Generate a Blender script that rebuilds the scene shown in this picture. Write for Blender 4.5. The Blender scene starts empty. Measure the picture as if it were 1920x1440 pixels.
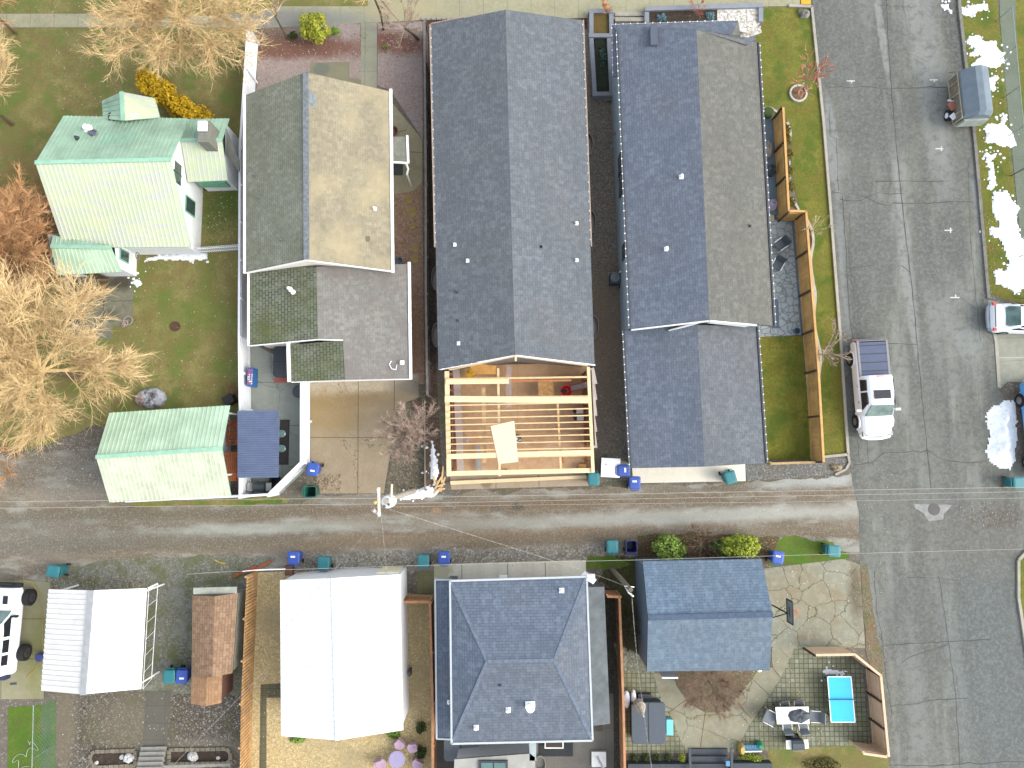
import bpy, bmesh, math, random
import numpy as np
from mathutils import Vector, Matrix, noise, geometry
sc = bpy.context.scene
R = math.radians
# ---------------- camera ----------------
H = 44.0; TH = R(5.3); F = 1380.0
cam_d = bpy.data.cameras.new('camera'); cam = bpy.data.objects.new('camera', cam_d)
sc.collection.objects.link(cam); sc.camera = cam
cam.location = (0, 0, H); cam.rotation_euler = (TH, 0, 0)
cam_d.sensor_width = 36; cam_d.lens = F / 1920 * 36; cam_d.clip_end = 2000
# ---------------- light ----------------
SUN_EL, SUN_AZ = 40, 104
w = bpy.data.worlds.new("World"); sc.world = w; w.use_nodes = True
wn = w.node_tree; bg = wn.nodes['Background']
sky = wn.nodes.new('ShaderNodeTexSky'); sky.sky_type = 'NISHITA'; sky.sun_disc = False
sky.sun_elevation = R(SUN_EL); sky.sun_rotation = R(SUN_AZ); sky.air_density = 1.0; sky.dust_density = 2.5
hs = wn.nodes.new('ShaderNodeHueSaturation'); hs.inputs['Saturation'].default_value = 0.35
wn.links.new(sky.outputs[0], hs.inputs['Color']); wn.links.new(hs.outputs[0], bg.inputs[0])
bg.inputs[1].default_value = 0.15
sl = bpy.data.lights.new('sun', 'SUN'); so = bpy.data.objects.new('sun', sl); sc.collection.objects.link(so)
sl.energy = 0.42; sl.angle = R(40); sl.color = (1.0, 0.89, 0.66)
sd = Vector((math.sin(R(SUN_AZ)) * math.cos(R(SUN_EL)), math.cos(R(SUN_AZ)) * math.cos(R(SUN_EL)), math.sin(R(SUN_EL))))
so.rotation_euler = sd.to_track_quat('Z', 'Y').to_euler()
sc.view_settings.view_transform = 'Standard'; sc.view_settings.look = 'None'
sc.view_settings.exposure = 1.86
sc.cycles.max_bounces = 5

# ---------------- helpers ----------------
def P(u, v, z=0.0):
    dx = (u - 960) / F; dy = (720 - v) / F
    y = dy * math.cos(TH) + math.sin(TH); zz = dy * math.sin(TH) - math.cos(TH)
    t = (z - H) / zz
    return Vector((dx * t, y * t, z))
GAIN = 0.5
def lin(c): return c / 12.92 if c <= .04045 else ((c + .055) / 1.055) ** 2.4
def C(r, g=None, b=None, k=GAIN):
    if g is None: r, g, b = r
    return (lin(r / 255) * k, lin(g / 255) * k, lin(b / 255) * k, 1)
rnd = random.Random(7)

class MB:
    def __init__(s): s.v = []; s.f = []; s.m = []; s.uv = []
    def add(s, vs, fs, mi=0, uvs=None):
        o = len(s.v); s.v += [tuple(p) for p in vs]
        for i, f in enumerate(fs):
            s.f.append([a + o for a in f]); s.m.append(mi)
            s.uv.append(uvs[i] if uvs else [(0, 0)] * len(f))
    def obb(s, c, sx, sy, sz, rz=0, mi=0, ax=None):
        # box centred at c; ax = optional 3 axes
        if ax is None:
            cz, sn = math.cos(rz), math.sin(rz); ax = (Vector((cz, sn, 0)), Vector((-sn, cz, 0)), Vector((0, 0, 1)))
        c = Vector(c); vs = []
        for k in (-1, 1):
            for j, i in ((-1, -1), (-1, 1), (1, 1), (1, -1)):
                vs.append(c + ax[0] * i * sx / 2 + ax[1] * j * sy / 2 + ax[2] * k * sz / 2)
        s.add(vs, [(3, 2, 1, 0), (4, 5, 6, 7), (0, 1, 5, 4), (1, 2, 6, 5), (2, 3, 7, 6), (3, 0, 4, 7)], mi)
    def beam(s, a, b, w, h, mi=0, up=Vector((0, 0, 1))):
        a = Vector(a); b = Vector(b); d = b - a; L = d.length
        if L < 1e-6: return
        x = d / L; y = up.cross(x)
        if y.length < 1e-4: y = Vector((1, 0, 0)).cross(x)
        y.normalize(); z = x.cross(y)
        s.obb((a + b) / 2, L, w, h, mi=mi, ax=(x, y, z))
    def tube(s, pts, rad, n=6, mi=0, caps=True):
        pts = [Vector(p) for p in pts]; rings = []; vs = []; fs = []
        for i, p in enumerate(pts):
            d = (pts[min(i + 1, len(pts) - 1)] - pts[max(i - 1, 0)])
            d = d.normalized() if d.length > 1e-9 else Vector((0, 0, 1))
            a = d.cross(Vector((0, 0, 1)))
            if a.length < .05: a = d.cross(Vector((1, 0, 0)))
            a.normalize(); b = d.cross(a); r = rad[i] if isinstance(rad, (list, tuple)) else rad
            for k in range(n):
                t = 2 * math.pi * k / n; vs.append(p + (a * math.cos(t) + b * math.sin(t)) * r)
        for i in range(len(pts) - 1):
            for k in range(n):
                k2 = (k + 1) % n; fs.append((i * n + k, i * n + k2, (i + 1) * n + k2, (i + 1) * n + k))
        if caps: fs.append(tuple(range(n))[::-1]); fs.append(tuple(range((len(pts) - 1) * n, len(pts) * n)))
        s.add(vs, fs, mi)
    def prism(s, pts, z0, z1, mi=0):
        n = len(pts); vs = [(p[0], p[1], z0) for p in pts] + [(p[0], p[1], z1) for p in pts]
        tri = geometry.tessellate_polygon([[Vector((p[0], p[1], 0)) for p in pts]])
        fs = [tuple(a + n for a in t) for t in tri] + [(i, (i + 1) % n, (i + 1) % n + n, i + n) for i in range(n)]
        s.add(vs, fs, mi)
    def sheet(s, pts, z, mi=0):
        pts3 = [Vector((p[0], p[1], 0)) for p in pts]; tri = geometry.tessellate_polygon([pts3])
        fs = []
        for t in tri:
            a, b, c = (pts3[i] for i in t)
            fs.append(t if (b - a).cross(c - a).z > 0 else (t[0], t[2], t[1]))
        s.add([(p[0], p[1], z) for p in pts], fs, mi)
    def lathe(s, c, prof, n=12, mi=0, sx=1, sy=1):
        c = Vector(c); vs = []; fs = []
        for r, z in prof:
            for k in range(n):
                t = 2 * math.pi * k / n; vs.append((c.x + r * sx * math.cos(t), c.y + r * sy * math.sin(t), c.z + z))
        for i in range(len(prof) - 1):
            for k in range(n):
                k2 = (k + 1) % n; fs.append((i * n + k, i * n + k2, (i + 1) * n + k2, (i + 1) * n + k))
        fs.append(tuple(range(n))[::-1]); m = len(prof) - 1; fs.append(tuple(range(m * n, m * n + n)))
        s.add(vs, fs, mi)
    def loft(s, rings, mi=0, caps=True):
        n = len(rings[0]); vs = [p for r in rings for p in r]; fs = []
        for i in range(len(rings) - 1):
            for k in range(n):
                k2 = (k + 1) % n; fs.append((i * n + k, i * n + k2, (i + 1) * n + k2, (i + 1) * n + k))
        if caps: fs.append(tuple(range(n))[::-1]); m = len(rings) - 1; fs.append(tuple(range(m * n, m * n + n)))
        s.add(vs, fs, mi)
    def xf(s, M): s.v = [tuple(M @ Vector(p)) for p in s.v]; return s
    def build(s, name, mats, parent=None, smooth=False, fixn=True):
        me = bpy.data.meshes.new(name); off = Vector((0, 0, 0))
        if parent is not None: off = Vector(parent['_o'])
        me.from_pydata([tuple(Vector(p) - off) for p in s.v], [], s.f)
        if not isinstance(mats, (list, tuple)): mats = [mats]
        for m in mats: me.materials.append(m)
        me.polygons.foreach_set('material_index', s.m)
        uvl = me.uv_layers.new(name='UVMap'); uvl.data.foreach_set('uv', [c for f in s.uv for p in f for c in p])
        if fixn:
            bm = bmesh.new(); bm.from_mesh(me); bmesh.ops.recalc_face_normals(bm, faces=bm.faces); bm.to_mesh(me); bm.free()
        if smooth: me.polygons.foreach_set('use_smooth', [True] * len(me.polygons))
        me.update(); o = bpy.data.objects.new(name, me); sc.collection.objects.link(o)
        if parent is not None: o.parent = parent; o['_o'] = tuple(off)
        return o
def tag(o, label=None, cat=None, group=None, kind=None):
    if label: o['label'] = label
    if cat: o['category'] = cat
    if group: o['group'] = group
    if kind: o['kind'] = kind
    return o
def thing(name, label, cat, loc, group=None):
    o = bpy.data.objects.new(name, None); o.empty_display_size = .2; sc.collection.objects.link(o)
    o.location = loc; o['_o'] = tuple(loc); return tag(o, label, cat, group)
def single(name, mb, mats, label, cat, group=None, loc=None, smooth=False, kind=None, fixn=True):
    if loc is None:
        a = np.array(mb.v); loc = (float(a[:, 0].mean()), float(a[:, 1].mean()), float(a[:, 2].min()))
    class _p(dict): pass
    o = mb.build(name, mats, None, smooth, fixn)
    o.data.transform(Matrix.Translation(-Vector(loc))); o.location = loc
    return tag(o, label, cat, group, kind)
def copy_tree(o, parent=None):
    c = o.copy(); sc.collection.objects.link(c); c.parent = parent
    for ch in list(o.children): copy_tree(ch, c)
    return c

# ---------------- materials ----------------
_mats = {}
class NT:
    def __init__(s, name):
        m = bpy.data.materials.new(name); m.use_nodes = True; s.m = m; s.t = m.node_tree
        s.b = s.t.nodes['Principled BSDF']; s.co = None; s._tc = s.t.nodes.new('ShaderNodeTexCoord')
    def n(s, typ, ins=None, **pr):
        nd = s.t.nodes.new(typ)
        for k, v in pr.items(): setattr(nd, k, v)
        for k, v in (ins or {}).items():
            if isinstance(v, bpy.types.NodeSocket): s.t.links.new(v, nd.inputs[k])
            else: nd.inputs[k].default_value = v
        return nd
    def vec(s, mode='Object', scale=(1, 1, 1), rot=0, loc=(0, 0, 0)):
        src = s._tc.outputs[mode]
        return s.n('ShaderNodeMapping', {'Vector': src, 'Scale': scale, 'Rotation': (0, 0, rot), 'Location': loc}).outputs[0]
    def noise(s, v, scale, detail=4, rough=.6, dist=0):
        return s.n('ShaderNodeTexNoise', {'Vector': v, 'Scale': scale, 'Detail': detail, 'Roughness': rough, 'Distortion': dist}).outputs[0]
    def ramp(s, f, lo, hi, a=0., b=1.):
        return s.n('ShaderNodeMapRange', {'Value': f, 'From Min': lo, 'From Max': hi, 'To Min': a, 'To Max': b}, clamp=True).outputs[0]
    def mul(s, a, b, op='MULTIPLY'):
        nd = s.n('ShaderNodeMath', operation=op)
        for i, x in enumerate((a, b)):
            if isinstance(x, bpy.types.NodeSocket): s.t.links.new(x, nd.inputs[i])
            else: nd.inputs[i].default_value = x
        return nd.outputs[0]
    def mix(s, f, a, b, mode='MIX'):
        nd = s.n('ShaderNodeMix', data_type='RGBA', blend_type=mode)
        for sock, x in ((nd.inputs[0], f), (nd.inputs[6], a), (nd.inputs[7], b)):
            if isinstance(x, bpy.types.NodeSocket): s.t.links.new(x, sock)
            else: sock.default_value = x
        return nd.outputs[2]
    def out(s, col, rough=.85, bump=None, metal=0, spec=.3, bd=.02):
        if isinstance(col, bpy.types.NodeSocket): s.t.links.new(col, s.b.inputs['Base Color'])
        else: s.b.inputs['Base Color'].default_value = col
        if isinstance(rough, bpy.types.NodeSocket): s.t.links.new(rough, s.b.inputs['Roughness'])
        else: s.b.inputs['Roughness'].default_value = rough
        s.b.inputs['Metallic'].default_value = metal; s.b.inputs['Specular IOR Level'].default_value = spec
        if bump is not None:
            bn = s.n('ShaderNodeBump', {'Height': bump, 'Strength': .8, 'Distance': bd}); s.t.links.new(bn.outputs[0], s.b.inputs['Normal'])
        return s.m
def plain(name, col=None, rough=.6, var=.12, scale=3, metal=0, spec=.4, bump=0, bscale=40, mode='Object', island=0):
    """a lightly worn, slightly uneven surface colour"""
    if name in _mats: return _mats[name]
    s = NT(name); v = s.vec(mode)
    n1 = s.noise(v, scale, 5); d = tuple(c * (1 - var * 1.6) for c in col[:3]) + (1,); l = tuple(min(1, c * (1 + var)) for c in col[:3]) + (1,)
    c = s.mix(s.ramp(n1, .3, .7), d, l)
    if island:
        g = s.n('ShaderNodeNewGeometry').outputs['Random Per Island']
        c = s.mix(s.ramp(g, 0, 1, 0, island), c, tuple(x * .45 for x in col[:3]) + (1,))
    b = s.noise(v, bscale, 3) if bump else None
    _mats[name] = s.out(c, rough, b, metal, spec, bump or .01); return _mats[name]
def px(u, v): p = P(u, v); return p.x, p.y
def gm(name, base, layers, rough=.9, bump=25, bd=.03, spec=.2, mode='Object', kg=1.3):
    """layered ground material. layers:
    ('n', scale, lo, hi, col, amt, stretch=(1,1), detail, rot)  noise
    ('s', scale, thr, col, amt)  small stones/specks
    ('c', scale, width, col, amt) cracks
    ('b', u, v, ru, rv, rot, col, amt, soft)  a stain at a place
    ('j', w, h, mort, col, amt, rot, offset) joints of slabs"""
    s = NT(name); v = s.vec(mode); col = base
    wob = s.n('ShaderNodeTexNoise', {'Vector': v, 'Scale': 1.6, 'Detail': 5.0, 'Roughness': .65}).outputs['Color']
    for L in layers:
        if L[0] == 'n':
            st = L[6] if len(L) > 6 else (1, 1); det = L[7] if len(L) > 7 else 5; rot = L[8] if len(L) > 8 else 0
            vv = s.vec(mode, (st[0], st[1], 1), rot, (hash(name) % 7 if False else L[1] * 3.1, 0, 0))
            f = s.mul(s.ramp(s.noise(vv, L[1], det), L[2], L[3]), L[5])
            col = s.mix(f, col, L[4])
        elif L[0] == 's':
            vo = s.n('ShaderNodeTexVoronoi', {'Vector': v, 'Scale': L[1]}).outputs['Color']
            bw = s.n('ShaderNodeSeparateColor', {0: vo}).outputs[0]
            col = s.mix(s.mul(s.ramp(bw, L[2], L[2] + .08), L[4]), col, L[3])
        elif L[0] == 'c':
            va = s.n('ShaderNodeVectorMath', {0: v, 1: s.n('ShaderNodeVectorMath', {0: wob, 'Scale': .5}, operation='SCALE').outputs[0]}, operation='ADD').outputs[0]
            vo = s.n('ShaderNodeTexVoronoi', {'Vector': va, 'Scale': L[1]}, feature='DISTANCE_TO_EDGE').outputs[0]
            col = s.mix(s.mul(s.ramp(vo, L[2] * .3, L[2], 1, 0), L[4]), col, L[3])
        elif L[0] == 'b':
            cx, cy = px(L[1], L[2]); k = .0319
            va = s.n('ShaderNodeVectorMath', {0: v, 1: (-cx, -cy, 0)}, operation='ADD').outputs[0]
            wv = s.n('ShaderNodeVectorMath', {0: wob, 1: (-.5, -.5, -.5)}, operation='ADD').outputs[0]
            wv = s.n('ShaderNodeVectorMath', {0: wv, 'Scale': min(L[3], L[4]) * k * 1.2}, operation='SCALE').outputs[0]
            va = s.n('ShaderNodeVectorMath', {0: va, 1: wv}, operation='ADD').outputs[0]
            mp = s.n('ShaderNodeMapping', {'Vector': va, 'Rotation': (0, 0, R(L[5]))}).outputs[0]
            mp = s.n('ShaderNodeVectorMath', {0: mp, 1: (1 / (L[3] * k), 1 / (L[4] * k), 0)}, operation='MULTIPLY').outputs[0]
            ln = s.n('ShaderNodeVectorMath', {0: mp}, operation='LENGTH').outputs['Value']
            soft = L[8] if len(L) > 8 else .5
            col = s.mix(s.mul(s.ramp(ln, 1 - soft * .5, 1 + soft * .5, 1, 0), L[7]), col, L[6])
        elif L[0] == 'p':
            vv = s.vec(mode, (1, 1, 1), L[5], (L[6][0], L[6][1], 0))
            br = s.n('ShaderNodeTexBrick', {'Vector': vv, 'Color1': (0, 0, 0, 1), 'Color2': (1, 1, 1, 1), 'Mortar': (0, 0, 0, 1), 'Scale': 1., 'Mortar Size': 0.0, 'Brick Width': L[1], 'Row Height': L[2]}, offset=0.0).outputs[0]
            col = s.mix(s.mul(s.ramp(s.n('ShaderNodeSeparateColor', {0: br}).outputs[0], .35, .9), L[4]), col, L[3])
        elif L[0] == 'j':
            vv = s.vec(mode, (1, 1, 1), L[6], (L[7][0], L[7][1], 0))
            br = s.n('ShaderNodeTexBrick', {'Vector': vv, 'Color1': (0, 0, 0, 1), 'Color2': (.0, .0, .0, 1), 'Mortar': (1, 1, 1, 1), 'Scale': 1., 'Mortar Size': L[3], 'Mortar Smooth': .3, 'Brick Width': L[1], 'Row Height': L[2]}, offset=0.0).outputs[0]
            col = s.mix(s.mul(br, L[5]), col, L[4])
    bp = s.noise(v, bump, 4) if bump else None
    if isinstance(col, bpy.types.NodeSocket): col = s.n('ShaderNodeVectorMath', {0: col, 'Scale': kg}, operation='SCALE').outputs[0]
    return s.out(col, rough, bp, 0, spec, bd)
def shingle(name, c1, c2, mort, bw=.32, rh=.145, ms=.012, moss=None, stain=None, mossamt=.6, sq=.5, br_=1):
    if br_ != 1: c1, c2, mort = [tuple(x * br_ for x in c[:3]) + (1,) for c in (c1, c2, mort)]
    s = NT(name); v = s._tc.outputs['UV']
    br = s.n('ShaderNodeTexBrick', {'Vector': v, 'Color1': c1, 'Color2': c2, 'Mortar': mort, 'Scale': 1., 'Mortar Size': ms, 'Mortar Smooth': .2, 'Bias': -.25, 'Brick Width': bw, 'Row Height': rh}, offset=sq).outputs[0]
    br2 = s.n('ShaderNodeTexBrick', {'Vector': v, 'Color1': (0, 0, 0, 1), 'Color2': (1, 1, 1, 1), 'Mortar': (.3, .3, .3, 1), 'Scale': 1., 'Mortar Size': 0.0, 'Brick Width': bw * .6, 'Row Height': rh * 2}, offset=.37).outputs[0]
    f2 = s.n('ShaderNodeSeparateColor', {0: br2}).outputs[0]
    col = s.mix(s.ramp(f2, .5, 1, 0, .45), br, tuple(x * 1.35 for x in c2[:3]) + (1,))
    vv = s.n('ShaderNodeMapping', {'Vector': v, 'Scale': (.25, .7, 1)}).outputs[0]
    n1 = s.noise(vv, .9, 5)
    dk = tuple(x * .62 for x in c1[:3]) + (1,)
    col = s.mix(s.ramp(n1, .42, .75, 0, .45), col, dk)
    n3 = s.noise(v, 28, 3)
    col = s.mix(s.ramp(n3, .35, .7, 0, .28), col, tuple(x * 1.5 for x in c2[:3]) + (1,))
    col = s.mix(s.ramp(s.noise(v, .22, 4), .45, .66, 0, .22), col, s.mix(.6, col, (.13, .11, .085, 1)))
    col = s.mix(s.ramp(s.noise(v, 5, 2), .45, .7, 0, .35), col, dk)
    if stain: col = s.mix(s.ramp(s.noise(v, .32, 4), .45, .68, 0, .75), col, stain)
    if moss: col = s.mix(s.ramp(s.noise(v, .45, 6, .65), .42, .66, 0, mossamt), col, moss)
    fac = s.n('ShaderNodeSeparateColor', {0: br}).outputs[0]
    return s.out(col, .92, s.mul(s.noise(v, 60, 2), fac, 'ADD'), 0, .15, .01)
def P3(t): return P(*t) if len(t) == 3 else P(t[0], t[1], 0)
def jag(pts, amp, step=.25, seed=0, lo=None):
    """subdivide the outline and push it about a little"""
    out = []; r = random.Random(seed + len(pts)); n = len(pts)
    for i in range(n):
        a = Vector((pts[i][0], pts[i][1])); b = Vector((pts[(i + 1) % n][0], pts[(i + 1) % n][1])); L = (b - a).length
        k = max(1, min(160, int(L / step))); nrm = Vector((-(b - a).y, (b - a).x)); nrm = nrm / (nrm.length + 1e-9)
        for j in range(k):
            p = a.lerp(b, j / k); q = Vector((p.x * .9, p.y * .9, seed * 3.3))
            d = noise.noise(q) * amp * 1.6 + noise.noise(q * 4.1) * amp * .8 + r.uniform(-1, 1) * amp * .3
            out.append(p + nrm * d)
    return out
_lv = {}
def sheet(name, uv, level, mat, amp=0, step=.25, seed=0, parent=None, label=None, kind='structure'):
    pts = [P(u, v) for u, v in uv]
    if amp: pts = jag(pts, amp, step, seed)
    _lv[level] = _lv.get(level, 0) + 1
    mb = MB(); mb.sheet(pts, .004 * level + .0003 * (_lv[level] % 13)); o = mb.build(name, mat, parent, fixn=False)
    if parent is None: tag(o, label, None, None, kind)
    return o
# ================= setting: ground, lawns, roads =================
G_dirt = gm('dirt', C(112, 104, 94), [('n', .35, .4, .65, C(92, 88, 78), .7), ('n', 2.5, .45, .7, C(135, 128, 118), .5), ('s', 14, .86, C(160, 155, 148), .6), ('n', .2, .5, .65, C(98, 98, 62), .5)])
mb = MB(); mb.sheet([(-400, -400), (400, -400), (400, 400), (-400, 400)], 0)
tag(mb.build('ground', G_dirt, fixn=False), kind='structure')

lawn_lyr = lambda g, y, b: [('n', .35, .42, .58, y, .8), ('n', 1.1, .45, .6, b, .6), ('n', .7, .5, .62, g, .8), ('n', 6, .42, .66, g, .6), ('n', 22, .45, .6, tuple(x * .55 for x in g[:3]) + (1,), .35), ('n', 30, .55, .7, tuple(min(1, x * 1.6) for x in y[:3]) + (1,), .3)]
G_lawnA = gm('lawn_brown', C(98, 92, 54), lawn_lyr(C(80, 94, 42), C(126, 114, 76), C(104, 82, 56)) + [('s', 16, .985, C(190, 180, 150), .5), ('b', 370, 590, 60, 30, 0, C(72, 92, 34), .5, 1), ('b', 60, 440, 110, 120, 0, C(104, 76, 50), .8, .8), ('b', 420, 390, 40, 40, 0, C(60, 78, 32), .7, .8), ('b', 330, 240, 70, 60, 0, C(84, 78, 52), .5, 1)], bump=30, bd=.06, kg=2.35)
G_lawnB = gm('lawn_verge', C(116, 118, 48), lawn_lyr(C(82, 106, 34), C(140, 132, 62), C(126, 108, 54)), bump=30, bd=.06)
G_lawnC = gm('lawn_rear', C(100, 104, 40), lawn_lyr(C(72, 88, 28), C(128, 118, 48), C(102, 88, 36)), bump=30, bd=.06, kg=2.0)
G_lawnD = gm('lawn_bright', C(96, 122, 44), lawn_lyr(C(80, 118, 34), C(116, 124, 58), C(96, 96, 54)), bump=30, bd=.06)
sheet('lawn', [(-250, -140), (480, -140), (480, 90), (470, 130), (462, 600), (455, 775), (250, 770), (60, 845), (-250, 850)], 1, G_lawnA, .12)
sheet('lawn', [(480, -140), (700, -140), (700, 22), (480, 22)], 1, G_lawnA, .05)
sheet('lawn', [(1416, 14), (1523, 14), (1545, 230), (1560, 420), (1590, 850), (1541, 857), (1528, 700), (1524, 640), (1515, 560), (1526, 430), (1500, 395), (1486, 330), (1482, 240), (1466, 205), (1420, 200)], 3, G_lawnB)
sheet('lawn', [(1421, 632), (1505, 630), (1523, 864), (1434, 868)], 3, G_lawnC)
sheet('lawn', [(1797, -60), (1862, -60), (1873, 30), (1886, 170), (1900, 330), (1918, 520), (1935, 575), (1880, 560), (1850, 545), (1838, 420), (1828, 250), (1812, 90), (1798, 20)], 3, G_lawnB)
sheet('lawn', [(1902, -60), (2300, -60), (2300, 560), (1935, 575), (1928, 420), (1915, 200), (1905, 60)], 3, G_lawnB)
sheet('lawn', [(1450, 1012), (1500, 1004), (1560, 1018), (1590, 1042), (1570, 1062), (1440, 1060)], 3, G_lawnD, .12, .2, 3)
sheet('lawn', [(15, 1326), (78, 1322), (74, 1520), (14, 1520)], 3, G_lawnD)
sheet('lawn', [(78, 1322), (106, 1312), (104, 1520), (74, 1520)], 3, gm('lawn_thin', C(92, 116, 76), lawn_lyr(C(76, 112, 60), C(112, 120, 96), C(104, 110, 92)), bump=30))
sheet('lawn', [(1440, 1395), (1590, 1392), (1665, 1420), (1680, 1600), (1440, 1600)], 2, G_lawnA)
sheet('lawn', [(1905, 1048), (1930, 1020), (2300, 1010), (2300, 1700), (1960, 1700), (1930, 1250), (1906, 1120)], 5, G_lawnC, .05)
sheet('lawn', [(250, 937), (440, 934), (520, 930), (545, 938), (470, 949), (240, 952)], 4, G_lawnA, .1, .15, 5)
sheet('lawn', [(455, 937), (520, 934), (530, 940), (490, 947), (460, 948)], 4, G_lawnD, .12, .12, 8)
sheet('lawn', [(1100, 1042), (1145, 1040), (1190, 1060), (1140, 1068), (1098, 1066)], 4, G_lawnD, .1, .15, 6)
sheet('lawn', [(1150, 1040), (1202, 1046), (1206, 1265), (1172, 1262), (1160, 1110), (1120, 1090)], 2, gm('weeds', C(82, 80, 52), [('n', 1.5, .4, .6, C(60, 56, 40), .8), ('n', 6, .4, .65, C(112, 106, 70), .7), ('n', 20, .45, .6, C(50, 48, 34), .5), ('n', .6, .5, .6, C(84, 96, 44), .6)], bump=20, bd=.1), .1)

# alley and street
aly = P(0, 985).y
G_alley = gm('alley_gravel', C(134, 124, 109), [
    ('n', .22, .4, .65, C(112, 106, 97), .8, (.4, 2)),
    ('n', .5, .44, .6, C(98, 86, 66), .7, (.3, 1.4)), ('n', .9, .52, .64, C(164, 166, 158), .6, (.5, 1.6)),
    ('b', 1300, 968, 420, 13, -2, C(166, 168, 160), .75, .9), ('b', 480, 992, 200, 10, -2, C(156, 160, 150), .7, .9),
    ('b', 1300, 1030, 350, 10, -1, C(158, 160, 156), .55, 1.2), ('b', 700, 1050, 330, 12, -2, C(146, 144, 138), .5, 1.2),
    ('b', 300, 965, 460, 10, -1, C(100, 94, 78), .8, .9), ('b', 760, 1013, 520, 12, -2, C(128, 110, 88), .8, .9), ('b', 260, 1020, 300, 14, -1, C(98, 94, 80), .7, 1),
    ('b', 1250, 1003, 420, 11, -2, C(112, 100, 82), .8, .9), ('b', 1000, 945, 560, 9, -2, C(112, 96, 76), .8, .9), ('b', 1530, 900, 90, 12, -3, C(168, 176, 174), .6, 1),
    ('b', 180, 880, 110, 50, 0, C(104, 102, 96), .8, 1), ('b', 70, 1000, 220, 30, 0, C(104, 101, 92), .6, 1),
    ('b', 818, 957, 9, 5, 0, C(150, 122, 94), .8, .4), ('b', 970, 951, 12, 7, 0, C(72, 68, 62), .8, .8), ('b', 932, 952, 9, 6, 0, C(88, 86, 84), .6, .8),
    ('n', 9, .45, .62, C(150, 148, 138), .22), ('s', 22, .86, C(178, 176, 166), .3), ('s', 15, .94, C(74, 70, 60), .35), ('s', 8, .985, C(205, 203, 198), .7)], bump=30, bd=.04, kg=1.45)
sheet('alley', [(-400, 880), (60, 850), (250, 835), (200, 940), (445, 945), (560, 945), (590, 925), (700, 925), (835, 925), (1100, 915), (1180, 912), (1400, 905), (1560, 893), (1610, 890), (1625, 1060), (1560, 1020), (1450, 1012), (1300, 1015), (1180, 1040), (1105, 1055), (830, 1068), (560, 1075), (480, 1070), (430, 1085), (280, 1110), (100, 1085), (60, 1100), (-400, 1100)], 2, G_alley, .18, .3, 9)
road_pts = [(1521, -160), (1524, 18), (1545, 230), (1560, 420), (1592, 850), (1598, 905), (1610, 960), (1612, 1060), (1630, 1220), (1655, 1310), (1672, 1440), (1688, 1640), (1960, 1640), (1935, 1300), (1915, 1180), (1905, 1120), (1905, 1048), (1930, 1020), (2400, 1000), (2400, 880), (1915, 885), (1888, 760), (1872, 730), (1866, 640), (1851, 560), (1826, 270), (1797, 20), (1792, -160)]
ang = R(-4)
G_road = gm('asphalt', C(117, 120, 110), [
    ('n', .5, .47, .58, C(148, 152, 144), .8, (1.5, .22), 9, ang), ('n', .42, .48, .62, C(92, 95, 91), .75, (1.2, .16), 9, ang), ('n', .16, .45, .6, C(104, 107, 103), .6),
    ('b', 1745, 150, 28, 250, -4, C(150, 154, 152), .6, .6), ('b', 1590, 110, 40, 120, -4, C(104, 106, 104), .6, .8), ('b', 1640, 470, 45, 100, -2, C(104, 108, 103), .8, .35), ('b', 1790, 450, 26, 75, -3, C(96, 99, 95), .8, .5),
    ('b', 1840, 420, 12, 110, -4, C(148, 152, 152), .7, .5), ('b', 1815, 640, 26, 32, 0, C(146, 152, 150), .6, .7), ('b', 1700, 470, 9, 180, -4, C(146, 150, 146), .7, .6),
    ('b', 1560, 270, 12, 95, -3, C(152, 156, 156), .7, .35), ('b', 1582, 500, 9, 140, -3, C(140, 146, 146), .6, .5), ('b', 1860, 1260, 75, 240, -3, C(99, 107, 107), .85, .8), ('b', 1820, 1000, 120, 70, 0, C(112, 110, 103), .8, 1),
    ('b', 1880, 970, 40, 22, 0, C(88, 76, 70), .5, 1), ('b', 1660, 930, 60, 30, 0, C(126, 124, 116), .6, 1), ('b', 1720, 1330, 20, 130, -4, C(140, 144, 140), .6, 1), ('b', 1800, 1330, 12, 160, -5, C(128, 136, 134), .5, 1), ('b', 1640, 1150, 16, 80, -3, C(140, 144, 142), .5, 1),
    ('b', 1653, 60, 7, 110, -5, C(158, 162, 156), .75, .5), ('b', 1676, 300, 7, 130, -5, C(150, 154, 148), .7, .5), ('b', 1703, 560, 8, 140, -6, C(154, 158, 152), .7, .5), ('b', 1742, 560, 10, 150, -5, C(142, 146, 140), .55, .9), ('b', 1790, 60, 22, 90, -4, C(88, 91, 87), .8, .4), ('b', 1735, 460, 20, 90, -5, C(98, 101, 96), .7, .5), ('b', 1640, 250, 60, 60, -4, C(104, 107, 102), .7, .6), ('b', 1745, 820, 22, 110, -4, C(124, 126, 118), .5, 1), ('b', 1600, 560, 12, 100, -4, C(90, 92, 90), .7, .8), ('n', 5, .45, .6, C(140, 142, 138), .45), ('n', 2.2, .5, .64, C(100, 100, 96), .5), ('s', 30, .88, C(165, 167, 162), .35), ('s', 26, .93, C(76, 78, 76), .4), ('c', .3, .012, C(88, 90, 84), .25)], rough=.8, bump=45, bd=.02, kg=1.1)
M_crack = plain('crack_tar', C(84, 86, 80), .8); M_paint = plain('road_paint', C(226, 226, 222), .7, .15, 8); M_patch = plain('asphalt_light', C(164, 166, 162), .9, .15, 4)
mb = MB(); mb.sheet([P(u, v) for u, v in road_pts], .012)
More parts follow.
